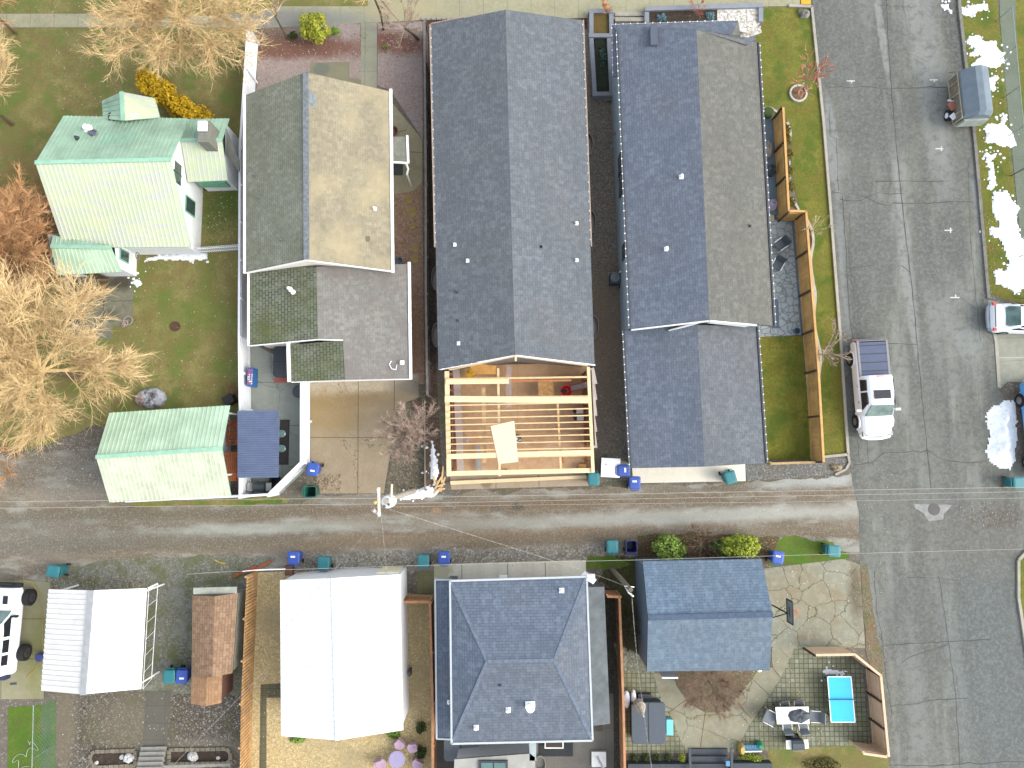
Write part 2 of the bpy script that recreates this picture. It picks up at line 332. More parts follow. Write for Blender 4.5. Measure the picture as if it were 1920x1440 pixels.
def strip(mb, uv, wpx, z, mi, wob=0, seed=1):
    pts = [P(u, v) for u, v in uv]; o = []
    for i in range(len(pts) - 1):
        k = max(1, int((pts[i + 1] - pts[i]).length / .35))
        for j in range(k): o.append(pts[i].lerp(pts[i + 1], j / k))
    o.append(pts[-1]); r = random.Random(seed); q = []
    for i, p in enumerate(o):
        d = (o[min(i + 1, len(o) - 1)] - o[max(0, i - 1)]).normalized(); n = Vector((-d.y, d.x, 0))
        q.append((p + n * (noise.noise(p * 1.7 + Vector((seed, 0, 0))) * wob * 2 + r.uniform(-1, 1) * wob * .5), n, wpx * .0319 / 2 * (1 + (r.uniform(-.45, .6) if wob else 0))))
    for i in range(len(q) - 1):
        (a, n, w1), (b, m, w2) = q[i], q[i + 1]
        mb.add([(a.x - n.x * w1, a.y - n.y * w1, z), (b.x - m.x * w2, b.y - m.y * w2, z), (b.x + m.x * w2, b.y + m.y * w2, z), (a.x + n.x * w1, a.y + n.y * w1, z)], [(0, 1, 2, 3)], mi)
cr = [([(1658, -100), (1664, 60), (1672, 180), (1682, 290), (1693, 400), (1705, 500), (1716, 600), (1724, 700), (1734, 800), (1746, 920)], 1.5, .02),
 ([(1760, 1080), (1775, 1180), (1790, 1290), (1800, 1440)], 1.3, .03), ([(1546, 163), (1600, 164), (1680, 166), (1775, 164)], 1.3, .05),
 ([(1575, 372), (1600, 378), (1625, 372), (1650, 384), (1670, 387), (1675, 381), (1740, 382), (1790, 378), (1825, 379)], 1.5, .05), ([(1590, 362), (1625, 370), (1645, 362), (1695, 364)], 1.1, .05),
 ([(1640, 341), (1700, 340), (1780, 340)], 1.4, .03), ([(1560, 360), (1579, 362), (1586, 470), (1593, 600), (1600, 640)], 1.2, .03), ([(1555, 200), (1556, 255), (1568, 260), (1572, 358)], 1, .02), ([(1594, 400), (1592, 470), (1600, 560)], .8, .08),
 ([(1655, 643), (1690, 645), (1719, 645)], 1.3, .03), ([(1600, 872), (1635, 868), (1655, 850), (1700, 848), (1738, 845), (1775, 863), (1820, 868), (1850, 862)], 1.3, .05), ([(1608, 825), (1611, 868)], 1, .04), ([(1626, 828), (1628, 870)], 1, .04), ([(1690, 497), (1707, 511)], 1.2, .02), ([(1590, 503), (1640, 497)], .9, .03),
 ([(1650, 1212), (1700, 1207), (1760, 1205), (1800, 1202), (1855, 1199)], 1.5, .04), ([(1690, 1240), (1740, 1218), (1775, 1210)], 1.2, .06), ([(1668, 1325), (1720, 1318), (1760, 1312), (1815, 1309)], 1.3, .04), ([(1675, 1434), (1740, 1436), (1830, 1431), (1940, 1426)], 1.5, .05), ([(1700, 1083), (1760, 1084), (1800, 1088)], 1, .03),
 ([(1638, 1070), (1646, 1160), (1660, 1250), (1672, 1340)], 1, .06), ([(1815, 300), (1818, 430), (1830, 560), (1838, 640)], .8, .04), ([(1692, 0), (1702, 60)], .8, .05), ([(1645, 10), (1720, 13)], .9, .04)]
for i, (l, wd, wo) in enumerate(cr): strip(mb, l, wd, .0165, 1, wo, i)
def mark(u, v, kind):
    a = .0319
    for (du, dv, lu, lv) in {'T': [(0, 0, 16, 2.4), (1.5, 2.6, 2.6, 3)], '+': [(-1, 0, 15, 2.4), (3, -3, 2.6, 3.4), (3, 3, 2.6, 3.4)], 'L': [(0, 2, 18, 2.4), (1.5, -1.6, 2.6, 4)]}[kind]:
        c = P(u + du, v + dv); mb.sheet([(c.x - lu * a / 2, c.y - lv * a / 2), (c.x + lu * a / 2, c.y - lv * a / 2), (c.x + lu * a / 2, c.y + lv * a / 2), (c.x - lu * a / 2, c.y + lv * a / 2)], .0168, 2)
for q in [(1595, 152, 'T'), (1750, 150, 'T'), (1762, 279, '+'), (1779, 432, '+'), (1790, 556, 'L')]: mark(*q)
mb.sheet(jag([P(*q) for q in [(1712, 944), (1784, 947), (1771, 962), (1768, 974), (1742, 978), (1732, 962), (1716, 954)]], .04, .15), .0162, 3)
tag(mb.build('road', [G_road, M_crack, M_paint, M_patch], fixn=False), kind='structure')
mb = MB(); c = P(1751, 955); mb.lathe(c, [(.36, 0), (.36, .022), (.30, .026), (.30, .02)], 20)
for i in range(5): mb.obb((c.x, c.y - .2 + .1 * i, .026), .45, .03, .008)
single('manhole_cover', mb, plain('cast_iron', C(92, 90, 86), .6), 'round iron manhole cover set in a pale patch of the street', 'manhole cover')
M_conc = gm('concrete', C(176, 172, 160), [('n', .7, .4, .65, C(150, 146, 134), .7), ('n', 4, .45, .65, C(190, 186, 176), .5), ('n', 25, .4, .6, C(140, 136, 126), .3)], bump=50, bd=.01)
def kerb(uv, wpx, h=.12, name='kerb', mat=None, wob=0):
    mb = MB(); pts = [P(u, v) for u, v in uv]
    for i in range(len(pts) - 1):
        a, b = pts[i], pts[i + 1]; d = (b - a); L = d.length; k = max(1, int(L / 3)); d = d / L
        for j in range(k):
            p, q = a.lerp(b, j / k) + d * .004, a.lerp(b, (j + 1) / k) - d * .004
            mb.beam(p + Vector((0, 0, h / 2)), q + Vector((0, 0, h / 2)), wpx * .0319, h)
    return tag(mb.build(name, mat or M_conc), kind='structure')
kerb([(1478, 12), (1521, 14), (1543, 230), (1558, 420), (1575, 640), (1589, 852), (1541, 857)], 5, .13)
kerb([(1589, 852), (1592, 868), (1585, 880), (1565, 890)], 4, .1, mat=M_conc)
kerb([(1789, -160), (1798, 20), (1827, 270), (1852, 560)], 6, .13, mat=gm('kerb_old', C(128, 128, 122), [('n', 1.2, .4, .6, C(104, 98, 90), .7), ('n', 6, .4, .6, C(150, 150, 144), .4)], bump=40))
kerb([(1853, 576), (1867, 640), (1873, 727)], 6, .05)
kerb([(1933, 1022), (1908, 1050), (1908, 1120), (1917, 1180), (1936, 1300), (1960, 1600)], 5, .13, mat=_mats.get('x') or M_conc)
# sidewalk, drives, slabs
G_walk = gm('sidewalk_worn', C(166, 164, 136), [('n', .8, .4, .65, C(146, 144, 116), .7), ('n', 5, .45, .65, C(178, 174, 152), .5), ('j', 1.5, 3.0, .015, C(112, 108, 88), .8, 0, (.3, .4)), ('b', 540, 35, 160, 20, 0, C(134, 136, 132), .9, .8), ('b', 760, 20, 80, 22, 0, C(176, 166, 130), .6, .8), ('n', 22, .45, .6, C(136, 132, 108), .25)], bump=45, bd=.01)
sheet('sidewalk', [(-60, 26), (-400, 26), (-400, 52), (210, 52), (480, 54), (680, 44), (790, 38), (1100, 34), (1210, 40), (1215, 18), (1417, 12), (1500, 12), (1500, -9), (1200, -10), (1200, -160), (690, -160), (690, 12), (520, 12), (480, 26)], 4, G_walk)
G_greyc = gm('concrete_grey', C(150, 156, 148), [('n', .5, .4, .65, C(134, 140, 132), .7), ('n', 3, .45, .65, C(160, 164, 156), .5), ('n', 25, .4, .6, C(124, 128, 122), .25), ('c', .22, .006, C(116, 116, 108), .6)], bump=50, bd=.01, kg=1.5)
sheet('patio', [(466, 640), (582, 700), (582, 872), (524, 928), (466, 930)], 4, G_greyc)
G_drive = gm('driveway_stained', C(160, 144, 118), [('n', .4, .4, .62, C(146, 130, 104), .8), ('n', 1.5, .42, .62, C(168, 154, 130), .5),
    ('b', 650, 715, 130, 24, -2, C(196, 184, 162), .95, .5), ('b', 660, 752, 90, 14, -3, C(120, 92, 46), .55, .8), ('b', 620, 775, 60, 40, 0, C(150, 124, 72), .7, .8), ('b', 735, 790, 25, 45, 0, C(120, 108, 84), .5, .8),
    ('b', 770, 725, 40, 14, 0, C(110, 112, 112), .6, .8), ('n', 6, .44, .62, C(140, 126, 104), .4), ('n', 25, .4, .6, C(180, 168, 144), .25), ('c', .32, .011, C(196, 182, 150), .35), ('c', .32, .004, C(96, 80, 56), .8), ('s', 14, .985, C(110, 98, 84), .6)], rough=.7, bump=45, bd=.01)
sheet('driveway', [(581, 712), (785, 700), (785, 745), (745, 760), (720, 925), (600, 925), (597, 900), (583, 880)], 4, G_drive)
M_joint = plain('joint', C(96, 84, 66), .9)
def joints(lines, z=.024, name='driveway_joint', mat=None, wpx=1):
    mb = MB()
    for i, l in enumerate(lines): strip(mb, l, wpx, z, 0, .0, i)
    return tag(mb.build(name, mat or M_joint, fixn=False), kind='structure')
joints([[(581, 820), (728, 821)], [(672, 712), (671, 925)], [(740, 712), (739, 770)]])
joints([[(468, 717), (545, 717)], [(535, 798), (581, 797)], [(540, 876), (575, 873)]], mat=plain('joint_grey', C(116, 118, 112), .9))
G_apron = gm('concrete_new', C(206, 200, 184), [('n', .6, .4, .65, C(190, 182, 164), .6), ('n', 5, .45, .65, C(214, 210, 198), .4), ('n', .3, .5, .7, C(188, 182, 168), .5)], bump=40, bd=.008, kg=1.75)
sheet('driveway', [(1185, 872), (1397, 866), (1398, 902), (1187, 906)], 4, G_apron)
sheet('driveway', [(843, 880), (1110, 876), (1104, 911), (846, 918)], 3, gm('concrete_apron', C(176, 160, 138), [('n', .6, .4, .65, C(158, 142, 118), .7), ('n', 5, .45, .65, C(186, 172, 152), .4), ('b', 912, 907, 10, 9, 0, C(132, 116, 96), .8, .5)], bump=40, bd=.008))
joints([[(930, 895), (930, 915)], [(1010, 890), (1011, 913)]], z=.02)
sheet('driveway', [(814, 1058), (1098, 1050), (1100, 1090), (814, 1100)], 4, gm('concrete_pale', C(182, 180, 166), [('n', .5, .42, .6, C(164, 158, 142), .7, (1.5, .3)), ('n', 5, .45, .65, C(192, 190, 180), .4), ('b', 828, 1070, 18, 14, 0, C(140, 140, 112), .8, .5), ('n', 25, .4, .6, C(150, 146, 134), .25)], bump=40, bd=.008, kg=1.9))
joints([[(866, 1057), (866, 1085)], [(952, 1055), (952, 1084)], [(1022, 1053), (1023, 1082)]])
sheet('driveway', [(-300, 1090), (48, 1088), (95, 1092), (93, 1120), (82, 1310), (-300, 1315)], 4, gm('concrete_mossy', C(152, 150, 122), [('n', .4, .42, .62, C(140, 138, 96), .8), ('n', 3, .45, .65, C(162, 160, 138), .5), ('n', 25, .4, .6, C(130, 126, 100), .25), ('b', 70, 1220, 16, 70, 0, C(128, 130, 78), .6, 1)], bump=40, bd=.008))
joints([[(-100, 1161), (84, 1160)], [(-100, 1236), (80, 1235)], [(3, 1235), (2, 1310)]])
G_patioA = gm('patio_weathered', C(126, 126, 108), [('n', .5, .42, .62, C(106, 106, 88), .8), ('n', 3, .45, .65, C(140, 140, 122), .5), ('b', 160, 545, 36, 22, 0, C(62, 60, 52), .85, .8), ('b', 225, 530, 24, 15, 0, C(58, 56, 46), .85, .8), ('n', 20, .4, .6, C(100, 98, 84), .3), ('b', 205, 590, 20, 12, 0, C(80, 78, 66), .6, 1)], bump=40, bd=.01)
sheet('patio', [(118, 515), (252, 515), (248, 610), (211, 612), (211, 636), (150, 636), (118, 600)], 4, G_patioA)
joints([[(195, 540), (194, 612)], [(145, 566), (250, 564)]], z=.0205, mat=plain('joint_dark', C(80, 76, 64), .9))
G_crackslab = gm('slab_cracked', C(146, 147, 132), [('n', .5, .42, .62, C(138, 134, 112), .7), ('n', 3, .45, .65, C(168, 168, 152), .5), ('n', .9, .52, .66, C(140, 116, 84), .5), ('n', 1.6, .55, .66, C(176, 174, 156), .6), ('b', 1605, 1110, 14, 50, 0, C(96, 84, 66), .8, 1), ('b', 1500, 1120, 60, 30, 0, C(146, 132, 106), .4, 1), ('c', .7, .026, C(112, 104, 76), .6), ('c', .7, .012, C(70, 66, 44), .85), ('c', 1.5, .006, C(110, 100, 70), .5), ('n', 22, .4, .6, C(138, 134, 108), .3)], bump=40, bd=.01)
sheet('driveway', [(1432, 1066), (1580, 1048), (1612, 1058), (1622, 1215), (1505, 1214), (1445, 1214)], 4, G_crackslab)
G_path = gm('path_concrete', C(150, 149, 130), [('n', .6, .42, .62, C(138, 134, 112), .7), ('n', 3, .45, .65, C(168, 164, 142), .5), ('n', .9, .54, .66, C(146, 122, 84), .45), ('n', 22, .4, .6, C(132, 128, 104), .3), ('c', .2, .006, C(100, 92, 70), .7)], bump=40, bd=.01)
sheet('path', [(1447, 1214), (1490, 1214), (1462, 1275), (1432, 1320), (1405, 1360), (1385, 1400), (1375, 1410), (1290, 1412), (1275, 1385), (1255, 1335), (1235, 1300), (1225, 1262), (1262, 1262), (1268, 1285), (1290, 1318), (1322, 1336), (1360, 1335), (1390, 1300), (1420, 1258), (1447, 1240)], 5, G_path)
joints([[(1413, 1275), (1442, 1303)], [(1383, 1320), (1408, 1346)], [(1252, 1337), (1284, 1313)], [(1322, 1336), (1318, 1365), (1313, 1400)], [(1447, 1250), (1463, 1270)]], z=.0245)
G_paver = gm('paver', C(134, 137, 118), [('p', .27, .27, C(176, 180, 162), .6, 0, (.1, .05)), ('n', .45, .42, .62, C(120, 120, 88), .9), ('n', 3, .45, .65, C(158, 160, 140), .5), ('j', .27, .27, .03, C(86, 88, 66), .9, 0, (.1, .05)), ('n', .8, .5, .68, C(112, 104, 72), .5), ('n', 22, .4, .6, C(120, 118, 96), .3)], bump=40, bd=.01)
sheet('patio', [(1486, 1214), (1578, 1214), (1616, 1250), (1632, 1395), (1585, 1398), (1376, 1410), (1386, 1400), (1406, 1360), (1433, 1320), (1463, 1275)], 4, G_paver)
sheet('patio', [(1164, 1258), (1228, 1258), (1236, 1300), (1256, 1335), (1276, 1385), (1290, 1412), (1172, 1412)], 4, G_paver)
G_cobble = gm('cobble_paving', C(150, 156, 156), [('n', .8, .42, .62, C(134, 138, 138), .7), ('c', 2.6, .10, C(92, 94, 92), .8), ('n', 22, .4, .6, C(128, 132, 132), .3)], bump=40, bd=.01, kg=1.9)
sheet('patio', [(1440, 412), (1484, 416), (1502, 628), (1420, 632), (1420, 560), (1446, 560)], 4, G_cobble)
sheet('patio', [(1484, 416), (1492, 416), (1508, 630), (1502, 628)], 4, gm('brick_border', C(112, 118, 122), [('j', .2, .1, .015, C(74, 78, 80), .9, R(-4), (0, 0)), ('n', 4, .4, .6, C(130, 134, 136), .5)], bump=40))
sheet('undergrowth', [(1195, 1006), (1300, 1000), (1460, 1006), (1448, 1056), (1200, 1056)], 6, gm('undergrowth_mix', C(108, 88, 66), [('n', 2, .42, .58, C(92, 104, 52), .8), ('n', 7, .42, .6, C(132, 104, 84), .6), ('n', 20, .45, .6, C(64, 58, 40), .6), ('s', 18, .9, C(170, 150, 120), .5)], bump=16, bd=.12), .12)
sheet('gutter_strip', [(1612, 1056), (1626, 1056), (1640, 1160), (1660, 1262), (1652, 1300), (1634, 1252), (1622, 1215)], 5, gm('gutter_dirt', C(112, 104, 84), [('n', 1.2, .42, .58, C(92, 96, 54), .7), ('n', 6, .42, .6, C(140, 132, 116), .5), ('n', .5, .5, .6, C(130, 104, 78), .6)]), .08)
sheet('gravel_verge', [(530, 1040), (700, 1034), (900, 1030), (1060, 1026), (1180, 1020), (1196, 1036), (1104, 1052), (980, 1058), (820, 1064), (640, 1070), (540, 1070)], 3, gm('gravel_crushed', C(142, 138, 128), [('n', 1.4, .45, .6, C(118, 108, 92), .6), ('n', 6, .42, .62, C(112, 108, 98), .5), ('s', 13, .72, C(184, 182, 174), .6), ('s', 9, .9, C(86, 80, 70), .6)], bump=20, bd=.05), .3, .25, 21)
sheet('driveway', [(782, 1072), (814, 1071), (814, 1112), (782, 1113)], 5, gm('slab_olive', C(116, 114, 84), [('n', 1, .4, .6, C(98, 98, 66), .7), ('j', .4, .4, .012, C(84, 84, 58), .5, 0, (0, 0))], bump=40, bd=.01, kg=1.5))
# gravels
def gravel(name, base, alt, light, dark, sc_=16, lt=.8, extra=(), kg=1.3):
    return gm(name, base, [('n', .5, .42, .62, alt, .7), ('n', 5, .4, .65, dark, .45), ('s', sc_, lt, light, .6), ('s', sc_ * .7, .9, dark, .6), ('s', sc_ * 1.7, .75, light, .35)] + list(extra), bump=22, bd=.05, kg=kg)
G_gdark = gravel('gravel_dark', C(92, 88, 80), C(104, 94, 82), C(140, 136, 128), C(62, 60, 54), 20, .84, [('b', 1135, 650, 30, 160, 0, C(98, 82, 66), .6, 1)], 2.4)  # colour gain lifted to make up for shade between the houses
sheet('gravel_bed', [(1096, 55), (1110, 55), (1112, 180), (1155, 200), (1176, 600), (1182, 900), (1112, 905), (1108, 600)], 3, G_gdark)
sheet('gravel_bed', [(1398, 864), (1540, 861), (1566, 858), (1592, 860), (1590, 872), (1570, 886), (1540, 892), (1400, 902)], 4, gravel('gravel_blue', C(112, 112, 108), C(124, 118, 108), C(160, 160, 156), C(80, 80, 78)))
G_pink = gravel('gravel_pink', C(164, 150, 144), C(154, 138, 128), C(180, 166, 164), C(126, 110, 102), 18, .8, [('b', 560, 90, 140, 22, 0, C(118, 74, 58), .8, .7), ('b', 740, 80, 60, 22, 10, C(120, 72, 54), .75, .7), ('b', 490, 70, 70, 30, 0, C(112, 88, 70), .8, 1)])
sheet('gravel_bed', [(484, 56), (650, 44), (676, 46), (678, 160), (676, 170), (480, 200)], 3, G_pink)
sheet('gravel_bed', [(708, 44), (792, 40), (793, 262), (733, 170), (708, 160)], 3, G_pink)
sheet('path', [(677, 40), (707, 40), (707, 165), (677, 165)], 5, gm('path_grey', C(158, 158, 138), [('n', .8, .4, .65, C(140, 140, 122), .7), ('j', 3, 1.6, .012, C(110, 108, 96), .9, 0, (.2, .3)), ('n', 20, .4, .6, C(130, 130, 116), .3)], bump=40, bd=.01))
sheet('patio', [(582, 118), (655, 116), (656, 145), (680, 150), (680, 175), (580, 160)], 4, gm('slab_damp', C(138, 136, 112), [('n', .8, .4, .65, C(120, 120, 100), .7), ('b', 603, 130, 16, 12, 0, C(112, 118, 110), .9, .3), ('n', 20, .4, .6, C(116, 114, 96), .3)], bump=40, bd=.01))
sheet('path', [(733, 190), (792, 262), (792, 340), (775, 358), (735, 366)], 4, gm('path_curved', C(166, 160, 132), [('n', .5, .4, .65, C(148, 142, 112), .7), ('n', 3, .45, .65, C(178, 174, 152), .5), ('n', 20, .4, .6, C(140, 134, 108), .3)], bump=40, bd=.01))
joints([[(762, 244), (735, 251)], [(766, 285), (792, 286)]])
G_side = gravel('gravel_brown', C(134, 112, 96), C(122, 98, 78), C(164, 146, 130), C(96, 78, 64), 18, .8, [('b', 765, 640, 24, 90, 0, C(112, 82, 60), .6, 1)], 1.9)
sheet('gravel_bed', [(734, 366), (775, 358), (792, 340), (796, 720), (760, 722), (740, 500)], 3, G_side)
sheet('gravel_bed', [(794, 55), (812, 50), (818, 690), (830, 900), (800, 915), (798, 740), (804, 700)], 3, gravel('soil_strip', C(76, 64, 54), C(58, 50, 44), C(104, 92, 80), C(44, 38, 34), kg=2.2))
sheet('gravel_bed', [(745, 760), (790, 745), (800, 915), (722, 925)], 4, gravel('bed_twiggy', C(112, 106, 88), C(90, 84, 66), C(150, 142, 128), C(70, 64, 52), 14), .08)
G_tan = gravel('pea_gravel', C(172, 154, 112), C(184, 162, 112), C(208, 194, 156), C(128, 112, 80), 17, .72, [('n', .25, .5, .62, C(150, 138, 108), .7)], 1.6)
sheet('gravel_bed', [(470, 1074), (556, 1070), (565, 1085), (757, 1085), (757, 1112), (812, 1116), (816, 1600), (465, 1600)], 4, G_tan)
sheet('path', [(489, 1283), (527, 1281), (527, 1308), (500, 1308), (500, 1600), (484, 1600), (488, 1320)], 5, gm('path_stepping', C(112, 108, 86), [('n', 1, .4, .65, C(92, 90, 70), .7), ('j', .4, .4, .02, C(78, 76, 58), .7, 0, (0, 0))], bump=40))
G_gb = gravel('gravel_weedy', C(98, 92, 82), C(84, 76, 66), C(176, 172, 164), C(62, 56, 48), 12, .86, [('n', .6, .5, .64, C(92, 94, 60), .5), ('b', 245, 1350, 60, 50, 0, C(124, 116, 98), .6, 1), ('b', 120, 1360, 22, 90, 0, C(126, 116, 98), .7, .8), ('b', 400, 1400, 80, 14, 0, C(132, 126, 114), .5, 1)])
sheet('gravel_bed', [(106, 1300), (270, 1290), (360, 1300), (452, 1270), (452, 1600), (104, 1600)], 3, G_gb)
G_gy = gravel('gravel_green', C(124, 124, 112), C(110, 112, 92), C(160, 160, 152), C(86, 84, 72), 14, .8, [('n', .9, .48, .6, C(100, 106, 66), .7), ('n', .6, .55, .66, C(140, 142, 136), .6)])
sheet('gravel_bed', [(90, 1075), (200, 1050), (430, 1040), (520, 1048), (470, 1078), (462, 1300), (360, 1300), (270, 1295), (92, 1290)], 3, G_gy, .12)
sheet('path', [(274, 1296), (322, 1294), (312, 1405), (268, 1405)], 5, gm('path_dark', C(100, 98, 88), [('n', 1, .4, .65, C(88, 86, 78), .7), ('j', 4, .95, .012, C(70, 68, 60), .9, 0, (0, .3)), ('n', 20, .4, .6, C(116, 112, 102), .3)], bump=40, bd=.01))
G_plaza = gm('yard_slab', C(132, 128, 118), [('n', .6, .42, .62, C(112, 108, 100), .8), ('n', .3, .5, .65, C(96, 96, 96), .7), ('j', 3, 2.2, .01, C(84, 82, 78), .8, 0, (.6, .4)), ('n', 12, .4, .6, C(120, 116, 108), .4)], bump=40, bd=.01)
sheet('patio', [(818, 1370), (1130, 1370), (1130, 1300), (1152, 1300), (1160, 1600), (818, 1600)], 4, G_plaza)
sheet('gravel_bed', [(1120, 1100), (1156, 1104), (1172, 1600), (1152, 1600), (1150, 1300), (1130, 1300)], 5, gravel('soil_side', C(80, 78, 68), C(70, 66, 58), C(104, 100, 90), C(56, 52, 46)))
sheet('driveway', [(1851, 562), (1935, 576), (2300, 580), (2300, 720), (1888, 716), (1874, 730), (1866, 640)], 4, gm('drive_east', C(150, 152, 138), [('n', .6, .42, .62, C(134, 136, 122), .7), ('n', 3, .45, .65, C(162, 164, 154), .5), ('j', 2.0, 1.4, .012, C(110, 106, 92), .8, R(-3), (.7, .3))], bump=40, bd=.01))
joints([[(1868, 671), (2000, 669)]], wpx=2.2, mat=plain('line_pale', C(196, 196, 186), .8), name='driveway_line')
sheet('sidewalk', [(1873, -160), (1903, -160), (1905, 60), (1916, 200), (1930, 400), (1942, 575), (1925, 575), (1902, 330), (1886, 170), (1874, 30)], 4, gm('sidewalk_green', C(112, 120, 104), [('n', .6, .42, .62, C(98, 106, 90), .7), ('j', 3, 1.5, .012, C(84, 86, 72), .6, 0, (0, 0)), ('n', 10, .45, .65, C(126, 132, 118), .4)], bump=40, bd=.01))
sheet('gravel_bed', [(800, 18), (1100, 18), (1100, 60), (800, 60)], 3, gravel('bark_bed', C(92, 62, 48), C(76, 54, 42), C(140, 120, 104), C(56, 42, 34)))
sheet('gravel_bed', [(1150, 1205), (1206, 1228), (1212, 1262), (1165, 1260)], 5, gravel('pebbles', C(128, 130, 112), C(116, 118, 100), C(170, 172, 160), C(84, 84, 70), 10))
sheet('gravel_bed', [(1262, 1256), (1450, 1250), (1447, 1240), (1420, 1258), (1390, 1300), (1360, 1335), (1322, 1336), (1290, 1318), (1268, 1285)], 6, gm('bed_brown', C(124, 108, 88), [('n', 1, .42, .6, C(98, 88, 62), .7), ('n', 6, .42, .62, C(152, 136, 116), .7), ('n', 22, .45, .6, C(96, 84, 68), .6), ('b', 1430, 1262, 16, 14, 0, C(104, 120, 54), .9, .6)], bump=20, bd=.08))
# ================= buildings =================
def plane_uv(pts):
    n = (pts[1] - pts[0]).cross(pts[2] - pts[0]).normalized()
    if n.z < 0: n = -n
    h = Vector((0, 0, 1)).cross(n)
    h = h.normalized() if h.length > 1e-4 else Vector((1, 0, 0))
    s = n.cross(h); return n, [(p.dot(h), p.dot(s)) for p in pts], h, s
def roof_slab(mb, pts, th=.12, mi=0, mside=1):
    pts = [Vector(p) for p in pts]
    if (pts[1] - pts[0]).cross(pts[2] - pts[0]).z < 0: pts = pts[::-1]
    n, uv, h, s = plane_uv(pts); k = len(pts); lo = [p - Vector((0, 0, th)) for p in pts]
    mb.add(pts, [tuple(range(k))], mi, [uv])
    mb.add(lo, [tuple(range(k))[::-1]], mside)
    for i in range(k):
        j = (i + 1) % k; mb.add([pts[i], lo[i], lo[j], pts[j]], [(0, 1, 2, 3)], mside)
def edge_trim(mb, a, b, w=.07, h=.16, drop=.05, out=None):
    a = Vector(a); b = Vector(b); mb.beam(a - Vector((0, 0, drop)), b - Vector((0, 0, drop)), w, h)
def zon(pl, x, y):
    a, b, c = pl[:3]; n = (b - a).cross(c - a); return a.z - (n.x * (x - a.x) + n.y * (y - a.y)) / n.z
M_trim = plain('white_trim', (.62, .62, .60, 1), .5, .06, 4); M_wall = plain('white_siding', (.58, .60, .61, 1), .6, .05, 3); M_dark = plain('dark_trim', C(70, 74, 80), .6)
M_glass = plain('window_glass', (.03, .05, .05, 1), .12, .3, 2, 0, .6)
def ribs(mb, a, b, c, d, sp, w=.035, h=.035, mi=0):
    """raised seams on a metal roof plane: a,b eave; d,c ridge"""
    a, b, c, d = map(Vector, (a, b, c, d)); n = (b - a).cross(d - a).normalized()
    if n.z < 0: n = -n
    k = int((b - a).length / sp)
    for i in range(1, k):
        t = i / k; p = a.lerp(b, t) + n * h / 2.2; q = d.lerp(c, t) + n * h / 2.2
        mb.beam(p, q, w, h, mi, up=n)
def gable(root, A, B, Cc, D, R1, R2, mat, wallmat=None, ins=(.35, .3), trim=None, th=.12, rib=0, ribmat=None, sides='eaves rakes', tw=.09):
    """A,B eave on side 1, D,C eave on side 2 (A-D end 1, B-C end 2), ridge R1-R2; returns the two planes"""
    A, B, Cc, D, R1, R2 = [P(*q) for q in (A, B, Cc, D, R1, R2)]
    p1 = [A, B, R2, R1]; p2 = [Cc, D, R1, R2]
    mb = MB(); roof_slab(mb, p1, th); roof_slab(mb, p2, th)
    if rib: ribs(mb, A, B, R2, R1, rib, mi=2); ribs(mb, D, Cc, R2, R1, rib, mi=2)
    rf = mb.build('roof', [mat, trim or M_dark, ribmat or mat], root, fixn=False)
    if trim:
        mb = MB()
        if 'eaves' in sides: edge_trim(mb, A, B, tw); edge_trim(mb, D, Cc, tw)
        if 'rakes' in sides:
            for q, r in ((A, R1), (D, R1), (B, R2), (Cc, R2)): edge_trim(mb, q, r, tw * .7)
        mb.build('roof_trim', trim, rf)
    if wallmat:
        s, e = ins; ex = (B - A); ex.z = 0; ex.normalize(); sx = Vector((-ex.y, ex.x, 0))
        if sx.dot(R1 - A) < 0: sx = -sx
        w = [A + ex * e + sx * s, B - ex * e + sx * s, Cc - ex * e - sx * s, D + ex * e - sx * s]
        m1, m2 = R1.copy() + ex * e * 1.0, R2.copy() - ex * e * 1.0
        g1 = (w[0] + w[3]) / 2; g2 = (w[1] + w[2]) / 2
        m1 = Vector((m1.x, g1.y if abs(ex.y) > .5 else m1.y, 0)); m2 = Vector((m2.x, g2.y if abs(ex.y) > .5 else m2.y, 0))
        if abs(ex.y) <= .5: m1.x = g1.x; m2.x = g2.x
        ring = [w[0], w[1], m2, w[2], w[3], m1]; tops = []
        for i, q in enumerate(ring):
            z = min(zon(p1, q.x, q.y), zon(p2, q.x, q.y)) - th - .01; tops.append(Vector((q.x, q.y, z)))
        mb = MB(); k = 6; vs = [Vector((q.x, q.y, 0)) for q in ring] + tops
        mb.add(vs, [(i, (i + 1) % k, (i + 1) % k + k, i + k) for i in range(k)])
        mb.build('wall', wallmat, root)
    return p1, p2, rf
def onroof(pl, u, v):
    """the point of a roof plane seen at (u,v)"""
    o = Vector((0, 0, H)); q = P(u, v, 0); d = (q - o); a, b, c = pl[:3]; n = (b - a).cross(c - a); t = (a - o).dot(n) / d.dot(n); return o + d * t
M_pipe = plain('vent_white', (.72, .74, .76, 1), .4, .05); M_pipeg = plain('vent_grey', C(150, 156, 160), .4, .1, metal=.4)
def vents(rf, pl, lst, mat=None, r=.05, h=.28, base=.10):
    for (u, v) in lst:
        p = onroof(pl, u, v); mb = MB(); mb.obb(p + Vector((0, 0, .012)), base * 2, base * 2, .03); mb.tube([p, p + Vector((0, 0, h))], r, 8); mb.lathe(p + Vector((0, 0, h * .2)), [(r * 1.7, 0), (r * 1.1, .08)], 8)
        mb.build('vent_pipe', mat or M_pipe, rf)
